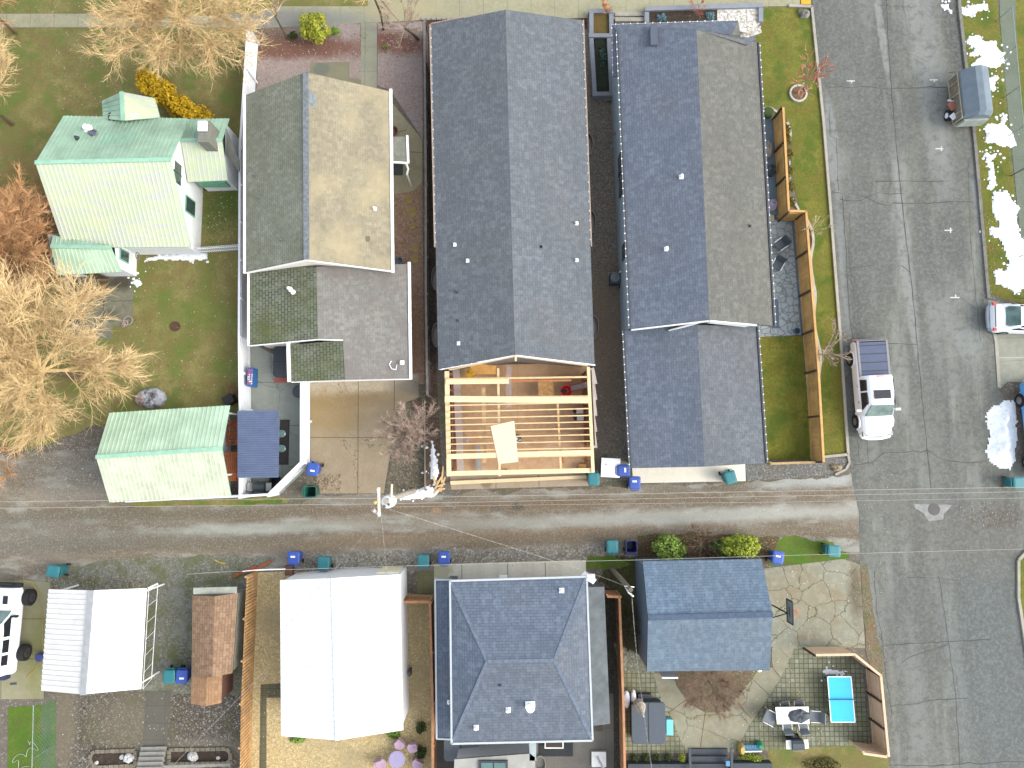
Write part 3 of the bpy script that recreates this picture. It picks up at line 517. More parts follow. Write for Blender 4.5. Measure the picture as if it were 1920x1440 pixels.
def clips(root, lines, sp=.42, sz=.05, mat=None, name='string_light', dz=.02):
    mb = MB()
    for a, b in lines:
        a = Vector(a); b = Vector(b); k = int((b - a).length / sp)
        mb.tube([a + Vector((0, 0, dz)), b + Vector((0, 0, dz))], .006, 3)
        for i in range(k): mb.obb(a.lerp(b, (i + .5) / k) + Vector((0, 0, dz)), sz, sz, .05)
    o = mb.build(name, mat or M_pipe, root); return o
def wu(root, pts, inset, mat, drop=.13, name='wall'):
    """walls standing under the outline pts (world points at roof height), set in by inset"""
    n = len(pts); c = sum(((p.x * .0 + p.y * .0) for p in pts), 0); ar = sum(pts[i].x * pts[(i + 1) % n].y - pts[(i + 1) % n].x * pts[i].y for i in range(n)); sg = 1 if ar > 0 else -1
    if not isinstance(inset, (list, tuple)): inset = [inset] * n
    q = []
    for i in range(n):
        a, b, d = pts[i - 1], pts[i], pts[(i + 1) % n]; e1 = Vector((b.x - a.x, b.y - a.y)).normalized(); e2 = Vector((d.x - b.x, d.y - b.y)).normalized()
        n1 = Vector((-e1.y, e1.x)) * sg; n2 = Vector((-e2.y, e2.x)) * sg; i1, i2 = inset[i - 1], inset[i]
        det = n1.x * n2.y - n1.y * n2.x
        if abs(det) < .15: o = n1 * i1
        else: o = Vector(((i1 * n2.y - i2 * n1.y) / det, (n1.x * i2 - n2.x * i1) / det))
        q.append(Vector((b.x + o.x, b.y + o.y, b.z - drop)))
    mb = MB(); mb.add([(p.x, p.y, 0) for p in q] + q, [(i, (i + 1) % n, (i + 1) % n + n, i + n) for i in range(n)])
    mb.build(name, mat, root); return q
def winbox(root, c, sx, sy, sz, rz=0, fr=None, name='window'):
    """a framed window lying in a wall; c on the wall face, sx thickness direction"""
    mb = MB(); mb.obb(c, sx, sy, sz, rz); o = mb.build(name, fr or M_trim, root)
    mb = MB(); mb.obb(c, sx + .02, sy - .16, sz - .16, rz); mb.build('pane', M_glass, o); return o

# --- A: green metal roofed house
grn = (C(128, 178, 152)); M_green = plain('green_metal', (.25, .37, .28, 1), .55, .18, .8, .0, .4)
s = NT('green_metal_sunlit'); v = s.vec(); n1 = s.noise(v, .9, 5); n2 = s.noise(s.vec(scale=(.6, 2.5, 1)), 1.6, 6)
c = s.mix(s.ramp(n1, .35, .7), (.32, .38, .26, 1), (.38, .41, .27, 1)); c = s.mix(s.ramp(n2, .46, .62, 0, .85), c, (.33, .34, .34, 1)); M_greenp = s.out(c, .55, None, 0, .4)  # sunlit tone of south and east slopes painted in, plus grey smudges
M_greenridge = plain('green_ridge_cap', (.20, .36, .27, 1), .5, .1)
rt = thing('house', 'white house with green ribbed metal roofs and a grey chimney in the brown lawn', 'house', P(230, 340))
def two(root, A, B, Cc, D, R1, R2, m1, m2, wallmat, ins, rib=.24, capw=.22, trim=None):
    """metal gable; lit and shaded tones of its two slopes are painted in"""
    q = [P(*x) for x in (A, B, Cc, D, R1, R2)]; mb = MB(); roof_slab(mb, [q[0], q[1], q[5], q[4]], .08, 0, 2); roof_slab(mb, [q[2], q[3], q[4], q[5]], .08, 1, 2)
    ribs(mb, q[0], q[1], q[5], q[4], rib, mi=0); ribs(mb, q[3], q[2], q[5], q[4], rib, mi=3); rf = mb.build('roof', [m1, m2, M_greenridge, plain('rib_pale', (.44, .49, .37, 1), .5, .05)], root, fixn=False)
    mc = MB(); mc.beam(q[4] + Vector((0, 0, .03)), q[5] + Vector((0, 0, .03)), capw, .05); mc.build('ridge_cap', M_greenridge if trim is None else trim, rf)
    return rf, q
# main roof: upper (north) slope and lower (south) slope
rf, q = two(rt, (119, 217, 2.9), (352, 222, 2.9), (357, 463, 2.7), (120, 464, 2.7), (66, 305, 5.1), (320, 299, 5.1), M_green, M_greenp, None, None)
# walls of main
def wallprism(root, uvs, tops, mat, name='wall'):
    """wall through ground points; tops = height per corner"""
    b = [P(u, v) for u, v in uvs]; k = len(b); mb = MB()
    mb.add(b + [Vector((p.x, p.y, t)) for p, t in zip(b, tops)], [(i, (i + 1) % k, (i + 1) % k + k, i + k) for i in range(k)])
    return mb.build(name, mat, root)
E = q; gx = P(379, 400).x
y0 = E[1].y - .3; y1 = E[2].y + .28; yr = E[5].y; xl = E[4].x + .9
mb = MB(); ring = [(xl, y0), (gx, y0), (gx, yr), (gx, y1), (xl, y1), (xl, yr)]; zt = [2.95, 2.95, 4.95, 2.75, 2.75, 4.95]
mb.add([(x, y, 0) for x, y in ring] + [(x, y, z - .1) for (x, y), z in zip(ring, zt)], [(i, (i + 1) % 6, (i + 1) % 6 + 6, i + 6) for i in range(6)]); mb.build('wall', M_wall, rt)
for (u, v, z, sy, sz) in [(331, 315, 3.5, .75, 1.0), (333, 335, 3.5, .75, 1.0), (361, 387, 1.7, 1.0, 1.3)]:
    yy = P(u, v, z).y; winbox(rt, Vector((gx, yy, z)), .08, sy, sz, fr=M_trim if z > 3 else plain('frame_green', (.12, .3, .2, 1), .5))
# porch gable north
rf2, q2 = two(rt, (191, 189, 2.7), (193, 222, 2.95), (300, 220, 2.95), (290, 184, 2.7), (228, 172, 3.6), (231, 226, 3.6), M_green, M_greenp, None, None)
mb = MB()
for i in range(60):
    p = P(rnd.choice([rnd.uniform(205, 224), rnd.uniform(236, 252)]), rnd.uniform(212, 224), 3.1); mb.obb(p, rnd.uniform(.1, .3), .1, .06, rnd.uniform(0, 3))
mb.build('leaf_debris', plain('leaf_litter', C(86, 72, 66), .9), rf2)
# east wing
rf3, q3 = two(rt, (353, 223, 2.4), (430, 222, 2.5), (427, 338, 2.3), (352, 341, 2.3), (339, 263, 3.3), (416, 262, 3.3), M_green, M_greenp, None, None)
wu(rt, [q3[0], q3[1], q3[2], q3[3]], .25, M_wall)
mb = MB(); c1, c2, c3, c4 = [P(*x) for x in ((424, 240, 3.0), (448, 300, 2.6), (449, 322, 2.3), (424, 290, 2.4))]; roof_slab(mb, [c1, c2, c3, c4], .08); mb.build('shed_roof', plain('roof_felt_grey', C(140, 142, 134), .9), rt)
mb = MB(); c = P(401, 266, 2.9); mb.obb((c.x, c.y, 3.1), .62, 1.25, 2.4); ch = mb.build('chimney', gm('chimney_block', C(134, 136, 126), [('j', .4, .2, .02, C(104, 104, 96), .7, 0, (0, 0)), ('n', 3, .4, .6, C(116, 116, 106), .5)]), rt)
mb = MB(); mb.obb((c.x - .02, c.y + .25, 4.42), .5, .55, .14); mb.build('chimney_cap', M_trim, ch)
winbox(rt, P(400, 345, 1.3), 1.7, .1, .9, fr=plain('frame_green', (.12, .3, .2, 1), .5))
vents(rf, [q[0], q[1], q[5]], [(166, 242)], M_pipe, .16, .35, .1)
mb = MB(); p = onroof([q[0], q[1], q[5]], 176, 250); mb.lathe(p + Vector((0, 0, .1)), [(.28, 0), (.22, .05), (.05, .02)], 10, sx=1, sy=.7); mb.tube([p, p + Vector((.2, .1, .3))], .03, 5); mb.tube([p, p + Vector((-.3, .1, .1))], .03, 5); mb.build('antenna', plain('antenna_grey', C(110, 110, 130), .5), rf)
mb = MB(); p = onroof([q[0], q[1], q[5]], 145, 259); mb.lathe(p, [(.14, 0), (.06, .25)], 7); mb.build('roof_vent', M_dark, rf)
# south-west addition
rf4, q4 = two(rt, (99, 441, 2.9), (210, 462, 3.0), (228, 510, 2.3), (107, 515, 2.3), (95, 462, 3.0), (208, 464, 3.05), M_green, plain('green_metal_mid', (.30, .43, .31, 1), .55, .15, 1), None, None)
wallprism(rt, [(140, 462), (257, 462), (256, 518), (140, 519)], [2.6, 2.7, 2.25, 2.15], M_wall)
winbox(rt, Vector((P(257, 490).x, P(231, 480, 1.5).y, 1.5)), .08, .7, 1.0, fr=plain('frame_green', (.12, .3, .2, 1), .5))
mb = MB(); c = P(191, 522); mb.obb((c.x, c.y, 1.0), .9, .06, 2.0); mb.build('door', plain('door_brown', C(104, 80, 56), .6), rt)

# --- E: green garage
rt = thing('garage', 'detached garage with green ribbed metal roof at the alley edge beside the bare golden tree', 'garage', P(310, 860))
rfE, qE = two(rt, (205, 774, 2.6), (431, 760, 2.6), (433, 930, 2.6), (205, 942, 2.6), (180, 857, 3.9), (416, 841, 3.9), plain('green_metal_garage', (.34, .46, .34, 1), .55, .15, .8), plain('green_metal_garage_sunlit', (.36, .40, .29, 1), .5, .16, 1.6), None, None)  # south slope: bright sunlit cream painted into the green
wu(rt, [qE[0], qE[4], qE[3], qE[2], qE[5], qE[1]], [.12, .12, .3, 1.0, 1.0, .3], M_wall)

# --- B: grey-green shingled house
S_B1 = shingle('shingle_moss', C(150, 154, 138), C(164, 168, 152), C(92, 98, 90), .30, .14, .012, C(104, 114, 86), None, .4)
S_B2 = shingle('shingle_tan_sunlit', C(156, 149, 128), C(172, 164, 140), C(142, 134, 114), .32, .14, .01, None, C(196, 182, 146))  # golden sun on the east slope painted in as tan
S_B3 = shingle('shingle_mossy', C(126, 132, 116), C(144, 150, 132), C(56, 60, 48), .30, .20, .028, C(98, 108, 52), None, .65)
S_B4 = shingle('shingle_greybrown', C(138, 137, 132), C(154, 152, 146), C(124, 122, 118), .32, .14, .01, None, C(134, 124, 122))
rt = thing('house', 'house with a mossy grey roof, sunlit tan east slope and white gutters', 'house', P(600, 430))
def gable2(root, A, B, Cc, D, R1, R2, ma, mb_, wallmat, ins, th=.12, trim=None):
    q = [P(*x) for x in (A, B, Cc, D, R1, R2)]; m = MB(); roof_slab(m, [q[0], q[1], q[5], q[4]], th, 0, 2); roof_slab(m, [q[2], q[3], q[4], q[5]], th, 1, 2)
    r = m.build('roof', [ma, mb_, trim or M_trim], root, fixn=False)
    return r, q
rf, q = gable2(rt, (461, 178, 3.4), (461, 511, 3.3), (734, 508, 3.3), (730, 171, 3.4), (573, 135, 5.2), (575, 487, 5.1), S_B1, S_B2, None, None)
cap = MB(); strp = (q[4], q[5]); cap.beam(q[4] + Vector((0, 0, .02)), q[5] + Vector((0, 0, .02)), .3, .04); cap.build('ridge_cap', plain('ridge_shingle', C(132, 140, 146), .9, .25, 6), rf)
g = MB(); g.beam(q[3] + Vector((.08, .12, -.02)), q[2] + Vector((.08, -.1, -.02)), .16, .14); g.build('gutter', M_trim, rt)
g = MB(); g.beam(q[0] + Vector((-.07, .02, -.02)), q[1] + Vector((-.07, -.05, -.02)), .14, .13)
g.build('gutter', M_trim, rt)
g = MB(); g.beam(q[1] - Vector((0, .03, .05)), q[5] - Vector((0, .03, .05)), .05, .2); g.beam(q[5] - Vector((0, .03, .05)), q[2] - Vector((0, .03, .05)), .05, .2); g.build('fascia', M_trim, rt)
wu(rt, [q[0], q[1], q[5], q[2], q[3], q[4]], [.35, .12, .12, .35, .6, .6], plain('cream_siding', (.58, .54, .46, 1), .6, .06, 3))
vents(rf, [q[0], q[1], q[5]], [(486, 371), (481, 430), (529, 451), (478, 330)], M_pipeg, .04, .25, .07)
vents(rf, [q[2], q[3], q[4]], [(703, 392)], M_pipe, .07, .3); 
mb = MB(); p = onroof([q[2], q[3], q[4]], 690, 448); mb.obb(p + Vector((0, 0, .04)), .24, .28, .06); mb.build('roof_vent', plain('vent_brown', C(140, 128, 108)), rf)
mb = MB()
for (u, v, a) in [(583, 182, .1), (590, 190, 0), (577, 200, .05)]: mb.obb(onroof([q[2], q[3], q[4]], u, v) + Vector((0, 0, .03)), .18, .8, .04, a)
mb.build('roof_flashing', plain('flashing_blue', C(160, 170, 172), .7), rf)
# lower garage part of B
rg = thing('garage', 'attached garage with mossy west slope and grey east slope below the tan roofed house', 'garage', P(610, 610))
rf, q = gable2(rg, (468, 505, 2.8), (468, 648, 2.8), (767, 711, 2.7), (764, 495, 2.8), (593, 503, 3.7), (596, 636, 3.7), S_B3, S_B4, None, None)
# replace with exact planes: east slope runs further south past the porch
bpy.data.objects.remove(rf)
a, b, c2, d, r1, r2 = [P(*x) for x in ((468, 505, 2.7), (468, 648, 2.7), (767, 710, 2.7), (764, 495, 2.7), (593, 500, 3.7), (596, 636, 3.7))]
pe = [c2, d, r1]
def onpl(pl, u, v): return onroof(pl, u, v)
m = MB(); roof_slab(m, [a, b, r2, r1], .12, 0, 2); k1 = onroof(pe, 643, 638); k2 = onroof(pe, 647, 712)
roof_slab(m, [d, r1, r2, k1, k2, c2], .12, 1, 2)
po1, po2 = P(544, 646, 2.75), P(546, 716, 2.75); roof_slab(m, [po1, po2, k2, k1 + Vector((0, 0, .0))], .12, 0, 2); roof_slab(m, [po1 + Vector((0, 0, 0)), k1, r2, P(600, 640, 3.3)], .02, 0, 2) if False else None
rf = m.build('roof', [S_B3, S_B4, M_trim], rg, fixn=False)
g = MB(); g.beam(d + Vector((.1, .1, 0)), c2 + Vector((.1, -.05, 0)), .16, .14); g.build('gutter', M_trim, rg)
g = MB(); g.beam(a + Vector((-.06, 0, -.02)), b + Vector((-.06, 0, -.02)), .13, .12); g.build('gutter', M_trim, rg)
g = MB(); g.beam(po1 + Vector((-.1, .1, 0)), po2 + Vector((-.1, 0, 0)), .2, .14); g.build('gutter', M_trim, rg)
g = MB(); g.beam(b - Vector((0, .02, .03)), r2 - Vector((0, .02, .03)), .05, .16); g.beam(r2 - Vector((0, .02, .03)), k1 - Vector((0, 0, .03)), .05, .16); g.beam(po2 - Vector((0, .02, .02)), c2 - Vector((0, .03, .0)), .04, .12); g.build('fascia', M_trim, rg)
wu(rg, [a, b, P(544, 646, 2.7), po2, c2, d], [.3, .2, .3, .2, .3, .2], plain('cream_siding', None))
vents(rf, [a, b, r2], [(545, 543), (550, 548)], M_pipe, .09, .45, .1); vents(rf, pe, [(754, 680)], M_pipe, .08, .35, .12)
mb = MB(); p = onroof(pe, 744, 684); mb.tube([p + Vector((-.3, .2, .1)), p + Vector((-.4, 0, .15)), p + Vector((-.25, -.25, .2)), p + Vector((0, -.3, .25))], .025, 5); mb.tube([p + Vector((0, 0, 0)), p + Vector((0, -.3, .25))], .02, 5); mb.build('antenna', M_pipe, rf)
# side stoop roof east of B
ra = thing('awning', 'flat grey side porch roof with white gutter at the east wall, tan roofed house', 'awning', P(750, 280))
m = MB(); pa = [P(*x) for x in ((734, 256, 2.5), (762, 256, 2.4), (764, 306, 2.4), (735, 304, 2.5))]; roof_slab(m, pa, .1); m.build('roof', plain('awning_grey', C(146, 148, 136), .8, .15, 3), ra)
m = MB(); m.beam(pa[1] + Vector((.05, .05, 0)), pa[2] + Vector((.05, 0, 0)), .14, .13); m.beam(pa[2] + Vector((.05, 0, 0)), pa[3] + Vector((0, 0, 0)), .1, .1); m.build('gutter', M_trim, ra)
m = MB(); e = P(761, 305, 2.4); m.tube([e, e + Vector((.1, -.25, -.3)), e + Vector((0, -.5, -.5)), e + Vector((.05, -.6, -2.2))], .06, 6); m.build('downpipe', M_trim, ra)
m = MB(); c = P(742, 314); m.obb((c.x, c.y, .02), .9, 1.0, .04); single('door_mat', m, plain('mat_dark', C(82, 92, 90), .95), 'dark door mat on the concrete below the side porch of the tan roofed house', 'door mat')
m = MB(); c = P(739, 248); m.lathe(c, [(.2, 0), (.28, .3), (.24, .3), (.2, .1)], 10); single('flower_pot', m, plain('terracotta', C(140, 90, 66), .8), 'empty brown flower pot by the east wall of the tan roofed house', 'pot')

# --- C: dark shingled house in the middle
S_C = shingle('shingle_slate', C(101, 107, 113), C(116, 122, 128), C(84, 90, 96), br_=1.22)
rC = thing('house', 'long middle house with plain slate grey roof, open timber framing at its alley end', 'house', P(960, 400))
rf, q = gable2(rC, (808, 46, 3.3), (822, 693, 3.3), (1115, 685, 3.3), (1092, 38, 3.3), (948, 18, 4.7), (966, 667, 4.7), S_C, S_C, None, None, .14, M_dark)
qC = q
wu(rC, [q[0], q[1], q[5], q[2], q[3], q[4]], [.4, .25, .25, .4, .4, .4], plain('grey_siding', C(190, 186, 184), .7))
g = MB(); g.beam(q[1] - Vector((-.1, -.02, .1)), q[5] - Vector((0, -.02, .1)), .06, .22); g.beam(q[5] - Vector((0, -.02, .1)), q[2] - Vector((0, -.02, .1)), .06, .22); g.build('fascia', plain('primer_white', (.62, .56, .55, 1), .7, .1), rC)
g = MB(); g.beam(q[0] + Vector((-.06, 0, -.02)), q[0].lerp(q[1], .655) + Vector((-.06, 0, -.02)), .06, .13); g.build('gutter', plain('gutter_tan', C(180, 162, 146, .6), .6), rC)
g = MB(); g.beam(q[3] + Vector((.06, 0, -.02)), q[3].lerp(q[2], .665) + Vector((.06, 0, -.02)), .06, .13); g.build('gutter', plain('gutter_tan', None), rC); g = MB(); g.beam(q[0] + Vector((0, .05, -.02)), q[4].lerp(q[0], .55) + Vector((0, .05, -.02)), .05, .1); g.build('gutter', plain('gutter_tan', None), rC)
clips(rC, [(q[0], q[0].lerp(q[1], .655)), (q[3], q[3].lerp(q[2], .66)), (q[1], q[1].lerp(q[5], .75)), (q[2].lerp(q[5], .9), q[2].lerp(q[5], .4))], .55, .045)
vents(rf, [q[0], q[1], q[5]], [(853, 459), (877, 489), (860, 644)], M_pipe); vents(rf, [q[2], q[3], q[4]], [(1081, 419), (1081, 488)], M_pipe)
vents(rf, [q[0], q[1], q[5]], [(857, 548), (858, 601)], M_dark, .05, .15, .04); vents(rf, [q[2], q[3], q[4]], [(1015, 463)], M_dark, .05, .1, .06)
for (u, v, s_) in [(1107, 270, 1), (1112, 416, 1), (1117, 613, 1), (814, 522, -1), (815, 628, -1)]:
    m = MB(); c = P(u - 4 * s_, v, .45); m.lathe(c + Vector((0, 0, -.45)), [(.55, 0), (.55, .5), (.5, .5), (.5, .1)], 14, sx=.55, sy=1.35); m.build('window_well', plain('galvanised', C(168, 160, 152), .5, .1, metal=.3), rC)

# --- D: dark shingled house on the right
S_Dw = shingle('shingle_shade_blue', C(102, 111, 124), C(118, 127, 140), C(86, 93, 106), br_=1.22); S_De = shingle('shingle_sunlit', C(104, 105, 101), C(118, 118, 112), C(88, 90, 88), br_=1.22)  # blue shade of west slopes and warm sun of east slopes painted in
rD = thing('house', 'dark roofed house with pale blue west wall and string lights on its eaves', 'house', P(1300, 350))
rf, q = gable2(rD, (1159, 60, 3.7), (1183, 617, 3.7), (1450, 611, 3.5), (1420, 80, 3.5), (1306, 55, 5.0), (1330, 600, 5.0), S_Dw, S_De, None, None, .14, M_dark)
qD = q; W = [q[0], q[1], q[5]]; Ea = [q[2], q[3], q[4]]
# north porch roof planes
m = MB(); n0 = [P(*x) for x in ((1147, 46, 3.4), (1384, 38, 3.4), (1372, 66, 3.8), (1306, 55, 4.9), (1159, 62, 3.72))]
roof_slab(m, [n0[0], n0[1], n0[2]], .1, 0, 1); roof_slab(m, [n0[0], n0[2], n0[3]], .1, 0, 1); roof_slab(m, [n0[0], n0[3], n0[4]], .1, 0, 1); pn = [P(*x) for x in ((1306, 55, 5.0), (1372, 67, 3.84), (1420, 72, 3.5), (1400, 84, 3.9))]; roof_slab(m, [pn[0], pn[1], pn[2], pn[3]], .1, 0, 1)
roof_slab(m, [P(1384, 38, 3.4), P(1389, 67, 3.3), P(1370, 67, 3.8)], .1, 1, 1)
roof_slab(m, [P(1147, 46, 3.4), P(1149, 143, 3.2), P(1164, 144, 3.5), P(1160, 62, 3.6)], .1, 0, 1)
m.build('porch_roof', [S_Dw, S_De], rD, fixn=False)
wu(rD, [q[0], q[1], q[5], q[2], q[3], q[4]], [.02, .15, .15, .4, .5, .5], plain('pale_blue_siding', C(178, 200, 214, .6), .6, .06, 2))
g = MB(); g.beam(q[0] + Vector((-.07, 0, 0)), q[1] + Vector((-.07, 0, 0)), .12, .12); g.build('gutter', M_dark, rD if q is qD else rg); g = MB(); g.beam(q[3] + Vector((.07, 0, 0)), q[2] + Vector((.07, 0, 0)), .12, .12); g.build('gutter', M_dark, rD)
clips(rD, [(q[0] + Vector((-.12, 0, .04)), q[1] + Vector((-.12, 0, .04))), (q[3] + Vector((.12, 0, .04)), q[2] + Vector((.12, 0, .04))), (n0[0], n0[1]), (n0[0], P(1149, 143, 3.2))], .43, .055)
vents(rf, W, [(1277, 332), (1249, 467)], M_pipe, .08, .3, .12); vents(rf, Ea, [(1406, 424)], M_dark, .05, .15, .05)
m = MB(); p = onroof(W, 1225, 62); m.obb(p + Vector((0, -.2, .1)), .4, 1.2, .2); m.build('roof_vent', S_Dw, rD)
g = MB(); a, b, c2 = q[1] + Vector((.05, -.04, -.1)), q[5] + Vector((0, -.04, -.1)), q[2].lerp(q[5], .28) + Vector((0, -.04, -.1))
g.beam(a, b, .06, .22); g.beam(b, c2, .06, .22)
g.beam(a + Vector((2.2, .02, -.25)), b + Vector((-.4, .02, -.5)), .05, .5); g.beam(b + Vector((.2, .02, -.42)), c2 + Vector((-.3, .02, -.35)), .05, .5); g.build('fascia', M_trim, rD)
for (u, v, z, sy) in [(1161, 318, 1.6, 1.2), (1166, 350, 1.6, 1.6), (1172, 478, 1.6, .9)]:
    t = (v - 150) / 465.; xx = q[0].x + (q[1].x - q[0].x) * t + .02; winbox(rD, Vector((xx, P(u, v, z).y, z + .8)), .08, sy, 1.1, fr=M_dark)
# garage of D
rg = thing('garage', 'dark roofed garage with pale concrete apron joined to the pale blue house', 'garage', P(1310, 740))
rf, q = gable2(rg, (1171, 620, 2.8), (1184, 878, 2.8), (1435, 868, 2.8), (1418, 613, 2.8), (1308, 609, 3.8), (1321, 875, 3.8), S_Dw, shingle('shingle_garage_east', C(100, 105, 111), C(114, 119, 125), C(84, 89, 95), br_=1.22), None, None, .14, M_dark)  # east copy has the sunward, less blue tone painted in
wu(rg, [q[0], q[1], q[5], q[2], q[3], q[4]], .25, plain('pale_blue_siding', None), .16)
g = MB(); g.beam(q[0] + Vector((-.07, 0, 0)), q[1] + Vector((-.07, 0, 0)), .12, .12); g.build('gutter', M_dark, rD if q is qD else rg); g = MB(); g.beam(q[3] + Vector((.07, 0, 0)), q[2] + Vector((.07, 0, 0)), .12, .12); g.build('gutter', M_dark, rg)
clips(rg, [(q[0] + Vector((-.12, 0, .04)), q[1] + Vector((-.12, 0, .04))), (q[3] + Vector((.12, 0, .04)), q[2] + Vector((.12, 0, .04)))], .43, .055)

# --- F: blue metal shelter
rt = thing('patio_shelter', 'open shelter with blue-grey corrugated metal roof between the green garage and the grey patio', 'shelter', P(485, 835))
m = MB(); pf = [P(*x) for x in ((446, 770, 2.6), (523, 769, 2.4), (522, 895, 2.4), (446, 896, 2.6))]; roof_slab(m, pf, .05)
k = 30; up = Vector((0, 0, .05))
for i in range(k):
    t0, t1, t2 = i / k, (i + .62) / k, (i + 1) / k; L_ = lambda t: pf[0].lerp(pf[3], t); R_ = lambda t: pf[1].lerp(pf[2], t)
    m.add([L_(t0) + up * .3, R_(t0) + up * .3, R_(t1) + up * 1.6, L_(t1) + up * 1.6, R_(t2) + up * .3, L_(t2) + up * .3], [(0, 1, 2, 3), (3, 2, 4, 5)])
m.build('roof', plain('blue_metal', C(108, 122, 152, .6), .45, .08, 2, 0, .5), rt, fixn=False)
for (u, v) in [(452, 778), (517, 778), (517, 888), (452, 888)]:
    c = P(u, v); m = MB(); m.obb((c.x, c.y, 1.18), .1, .1, 2.36); m.build('post', M_trim, rt)
# cedar trellis boards beside it
m = MB()
for i in range(7):
    u = 423 + i * 3.6; m.beam(P(u, 847, 1.5), P(u + 1, 902, 1.5), .085, .03)
for v in (855, 895): m.beam(P(421, v, 1.45), P(447, v, 1.45), .08, .05)
for u in (424, 444):
    for v in (850, 900): c = P(u, v); m.obb((c.x, c.y, .72), .08, .08, 1.44)
M_cedar = plain('cedar_red', C(168, 92, 48, .62), .7, .25, 5)
single('cedar_screen', m, M_cedar, 'reddish cedar slatted screen between the green garage and the blue shelter, near the alley', 'screen')
m = MB()
for i in range(9): m.beam(P(424, 790 + i * 5.2, .5 + .05 * i), P(445, 791 + i * 5.2, .5 + .05 * i), .1, .03)
for u in (426, 444): m.beam(P(u, 788, .45), P(u, 836, .9), .06, .06)
for u in (426, 444):
    for v in (790, 834): c = P(u, v); m.obb((c.x, c.y, .35), .07, .07, .7)
single('cedar_rack', m, M_cedar, 'reddish cedar ladder-like rack leaning by the green garage, north of the slatted screen', 'rack')

# --- G: white carport bottom left
rt = thing('carport', 'white corrugated metal carport with a grey ridge strip beside the white off-road wagon', 'carport', P(180, 1200))
M_wm = plain('white_metal', (.56, .56, .54, 1), .5, .05, 2); M_wm2 = plain('white_metal_shaded', (.47, .47, .45, 1), .5, .06, 2)  # shade of the west slope painted as a darker white
q = [P(*x) for x in ((91, 1105, 2.5), (77, 1295, 2.5), (264, 1292, 2.5), (275, 1103, 2.5), (171, 1107, 3.1), (156, 1302, 3.1))]
m = MB(); roof_slab(m, [q[0], q[1], q[5], q[4]], .05, 0, 2); roof_slab(m, [q[2], q[3], q[4], q[5]], .05, 1, 2); ribs(m, q[0], q[1], q[5], q[4], .26, .09, .035, 0); ribs(m, q[3], q[2], q[5], q[4], .26, .05, .02, 1)
m.build('roof', [M_wm2, M_wm, M_trim], rt, fixn=False)
m = MB(); m.beam(q[4] + Vector((0, .02, .04)), q[5] + Vector((0, -.02, .04)), .32, .05); m.build('ridge_cap', plain('ridge_grey', C(176, 180, 184), .6), rt)
m = MB(); a, b = P(296, 1094, 2.2), P(284, 1273, 2.2); m.tube([a, b], .02, 6); m.tube([P(279, 1105, 2.45), P(268, 1292, 2.45)], .022, 6)
for t in np.linspace(0, 1, 7): m.tube([P(279 - 11 * t, 1105 + 187 * t, 2.45), a.lerp(b, t)], .012, 5)
m.tube([P(277, 1103, 2.5), a], .05, 6); m.build('side_frame', plain('frame_white', (.42, .42, .42, 1), .5), rt)
for c in [q[0] + Vector((.2, -.2, 0)), q[1] + Vector((.2, .2, 0)), q[2] + Vector((-.2, .2, 0)), q[3] + Vector((-.2, -.2, 0))]:
     m = MB(); m.obb((c.x, c.y, 1.2), .08, .08, 2.4); m.build('post', M_trim, rt)

# --- H: brown shed
S_H = shingle('shingle_brown', C(150, 122, 98), C(176, 146, 120), C(112, 88, 68), .34, .16, .014)
rt = thing('shed', 'narrow garden shed with patchy brown shingles beside the hatched cedar fence', 'shed', P(400, 1210))
q = [P(*x) for x in ((361, 1116, 2.0), (359, 1268, 2.0), (436, 1262, 2.0), (446, 1112, 2.0), (403, 1118, 2.5), (398, 1270, 2.5))]
m = MB(); roof_slab(m, [q[0], q[1], q[5], q[4]], .08); roof_slab(m, [q[2], q[3], q[4], q[5]], .08); m.build('roof', [S_H, M_dark], rt, fixn=False)
a = [P(*x) for x in ((359, 1268, 1.95), (358, 1320, 1.95), (415, 1318, 1.95), (417, 1264, 1.95), (388, 1270, 2.2), (386, 1324, 2.2))]
m = MB(); roof_slab(m, [a[0], a[1], a[5], a[4]], .06); roof_slab(m, [a[2], a[3], a[4], a[5]], .06); m.build('lean_to_roof', [shingle('shingle_orange', C(170, 134, 102), C(186, 152, 118), C(150, 104, 70), .34, .16, .012), M_dark], rt, fixn=False)
wu(rt, [q[0], q[1], q[5], q[2], q[3], q[4]], .08, plain('shed_grey', C(146, 150, 138), .7)); wu(rt, [a[0], a[1], a[5], a[2], a[3], a[4]], .1, plain('shed_red', C(112, 80, 68), .7))
m = MB(); m.beam(P(363, 1108, 2.02), P(444, 1106, 2.02), .35, .08); m.build('end_flashing', plain('flashing_pale', C(186, 190, 176), .6), rt)

# --- I: white garage
rt = thing('garage', 'large white garage with bright white ribbed metal roof in a yard of tan pea gravel', 'garage', P(650, 1230))
M_wm3 = plain('white_metal_bright', (.58, .605, .61, 1), .45, .035, 1.2)
q = [P(*x) for x in ((525, 1088, 2.9), (527, 1380, 2.9), (756, 1369, 2.9), (750, 1077, 2.9), (625, 1084, 3.7), (633, 1388, 3.7))]
m = MB(); roof_slab(m, [q[0], q[1], q[5], q[4]], .1); roof_slab(m, [q[2], q[3], q[4], q[5]], .1); ribs(m, q[0], q[1], q[5], q[4], .3, .03, .015, 2); ribs(m, q[3], q[2], q[5], q[4], .3, .03, .015, 2); m.build('roof', [M_wm3, M_trim, plain('rib_grey', (.53, .56, .57, 1), .5)], rt, fixn=False)  # ribs coloured slightly greyer than the roof sheet
m = MB(); m.beam(q[4] + Vector((0, 0, .03)), q[5] + Vector((0, 0, .03)), .2, .05); m.build('ridge_cap', M_wm3, rt)
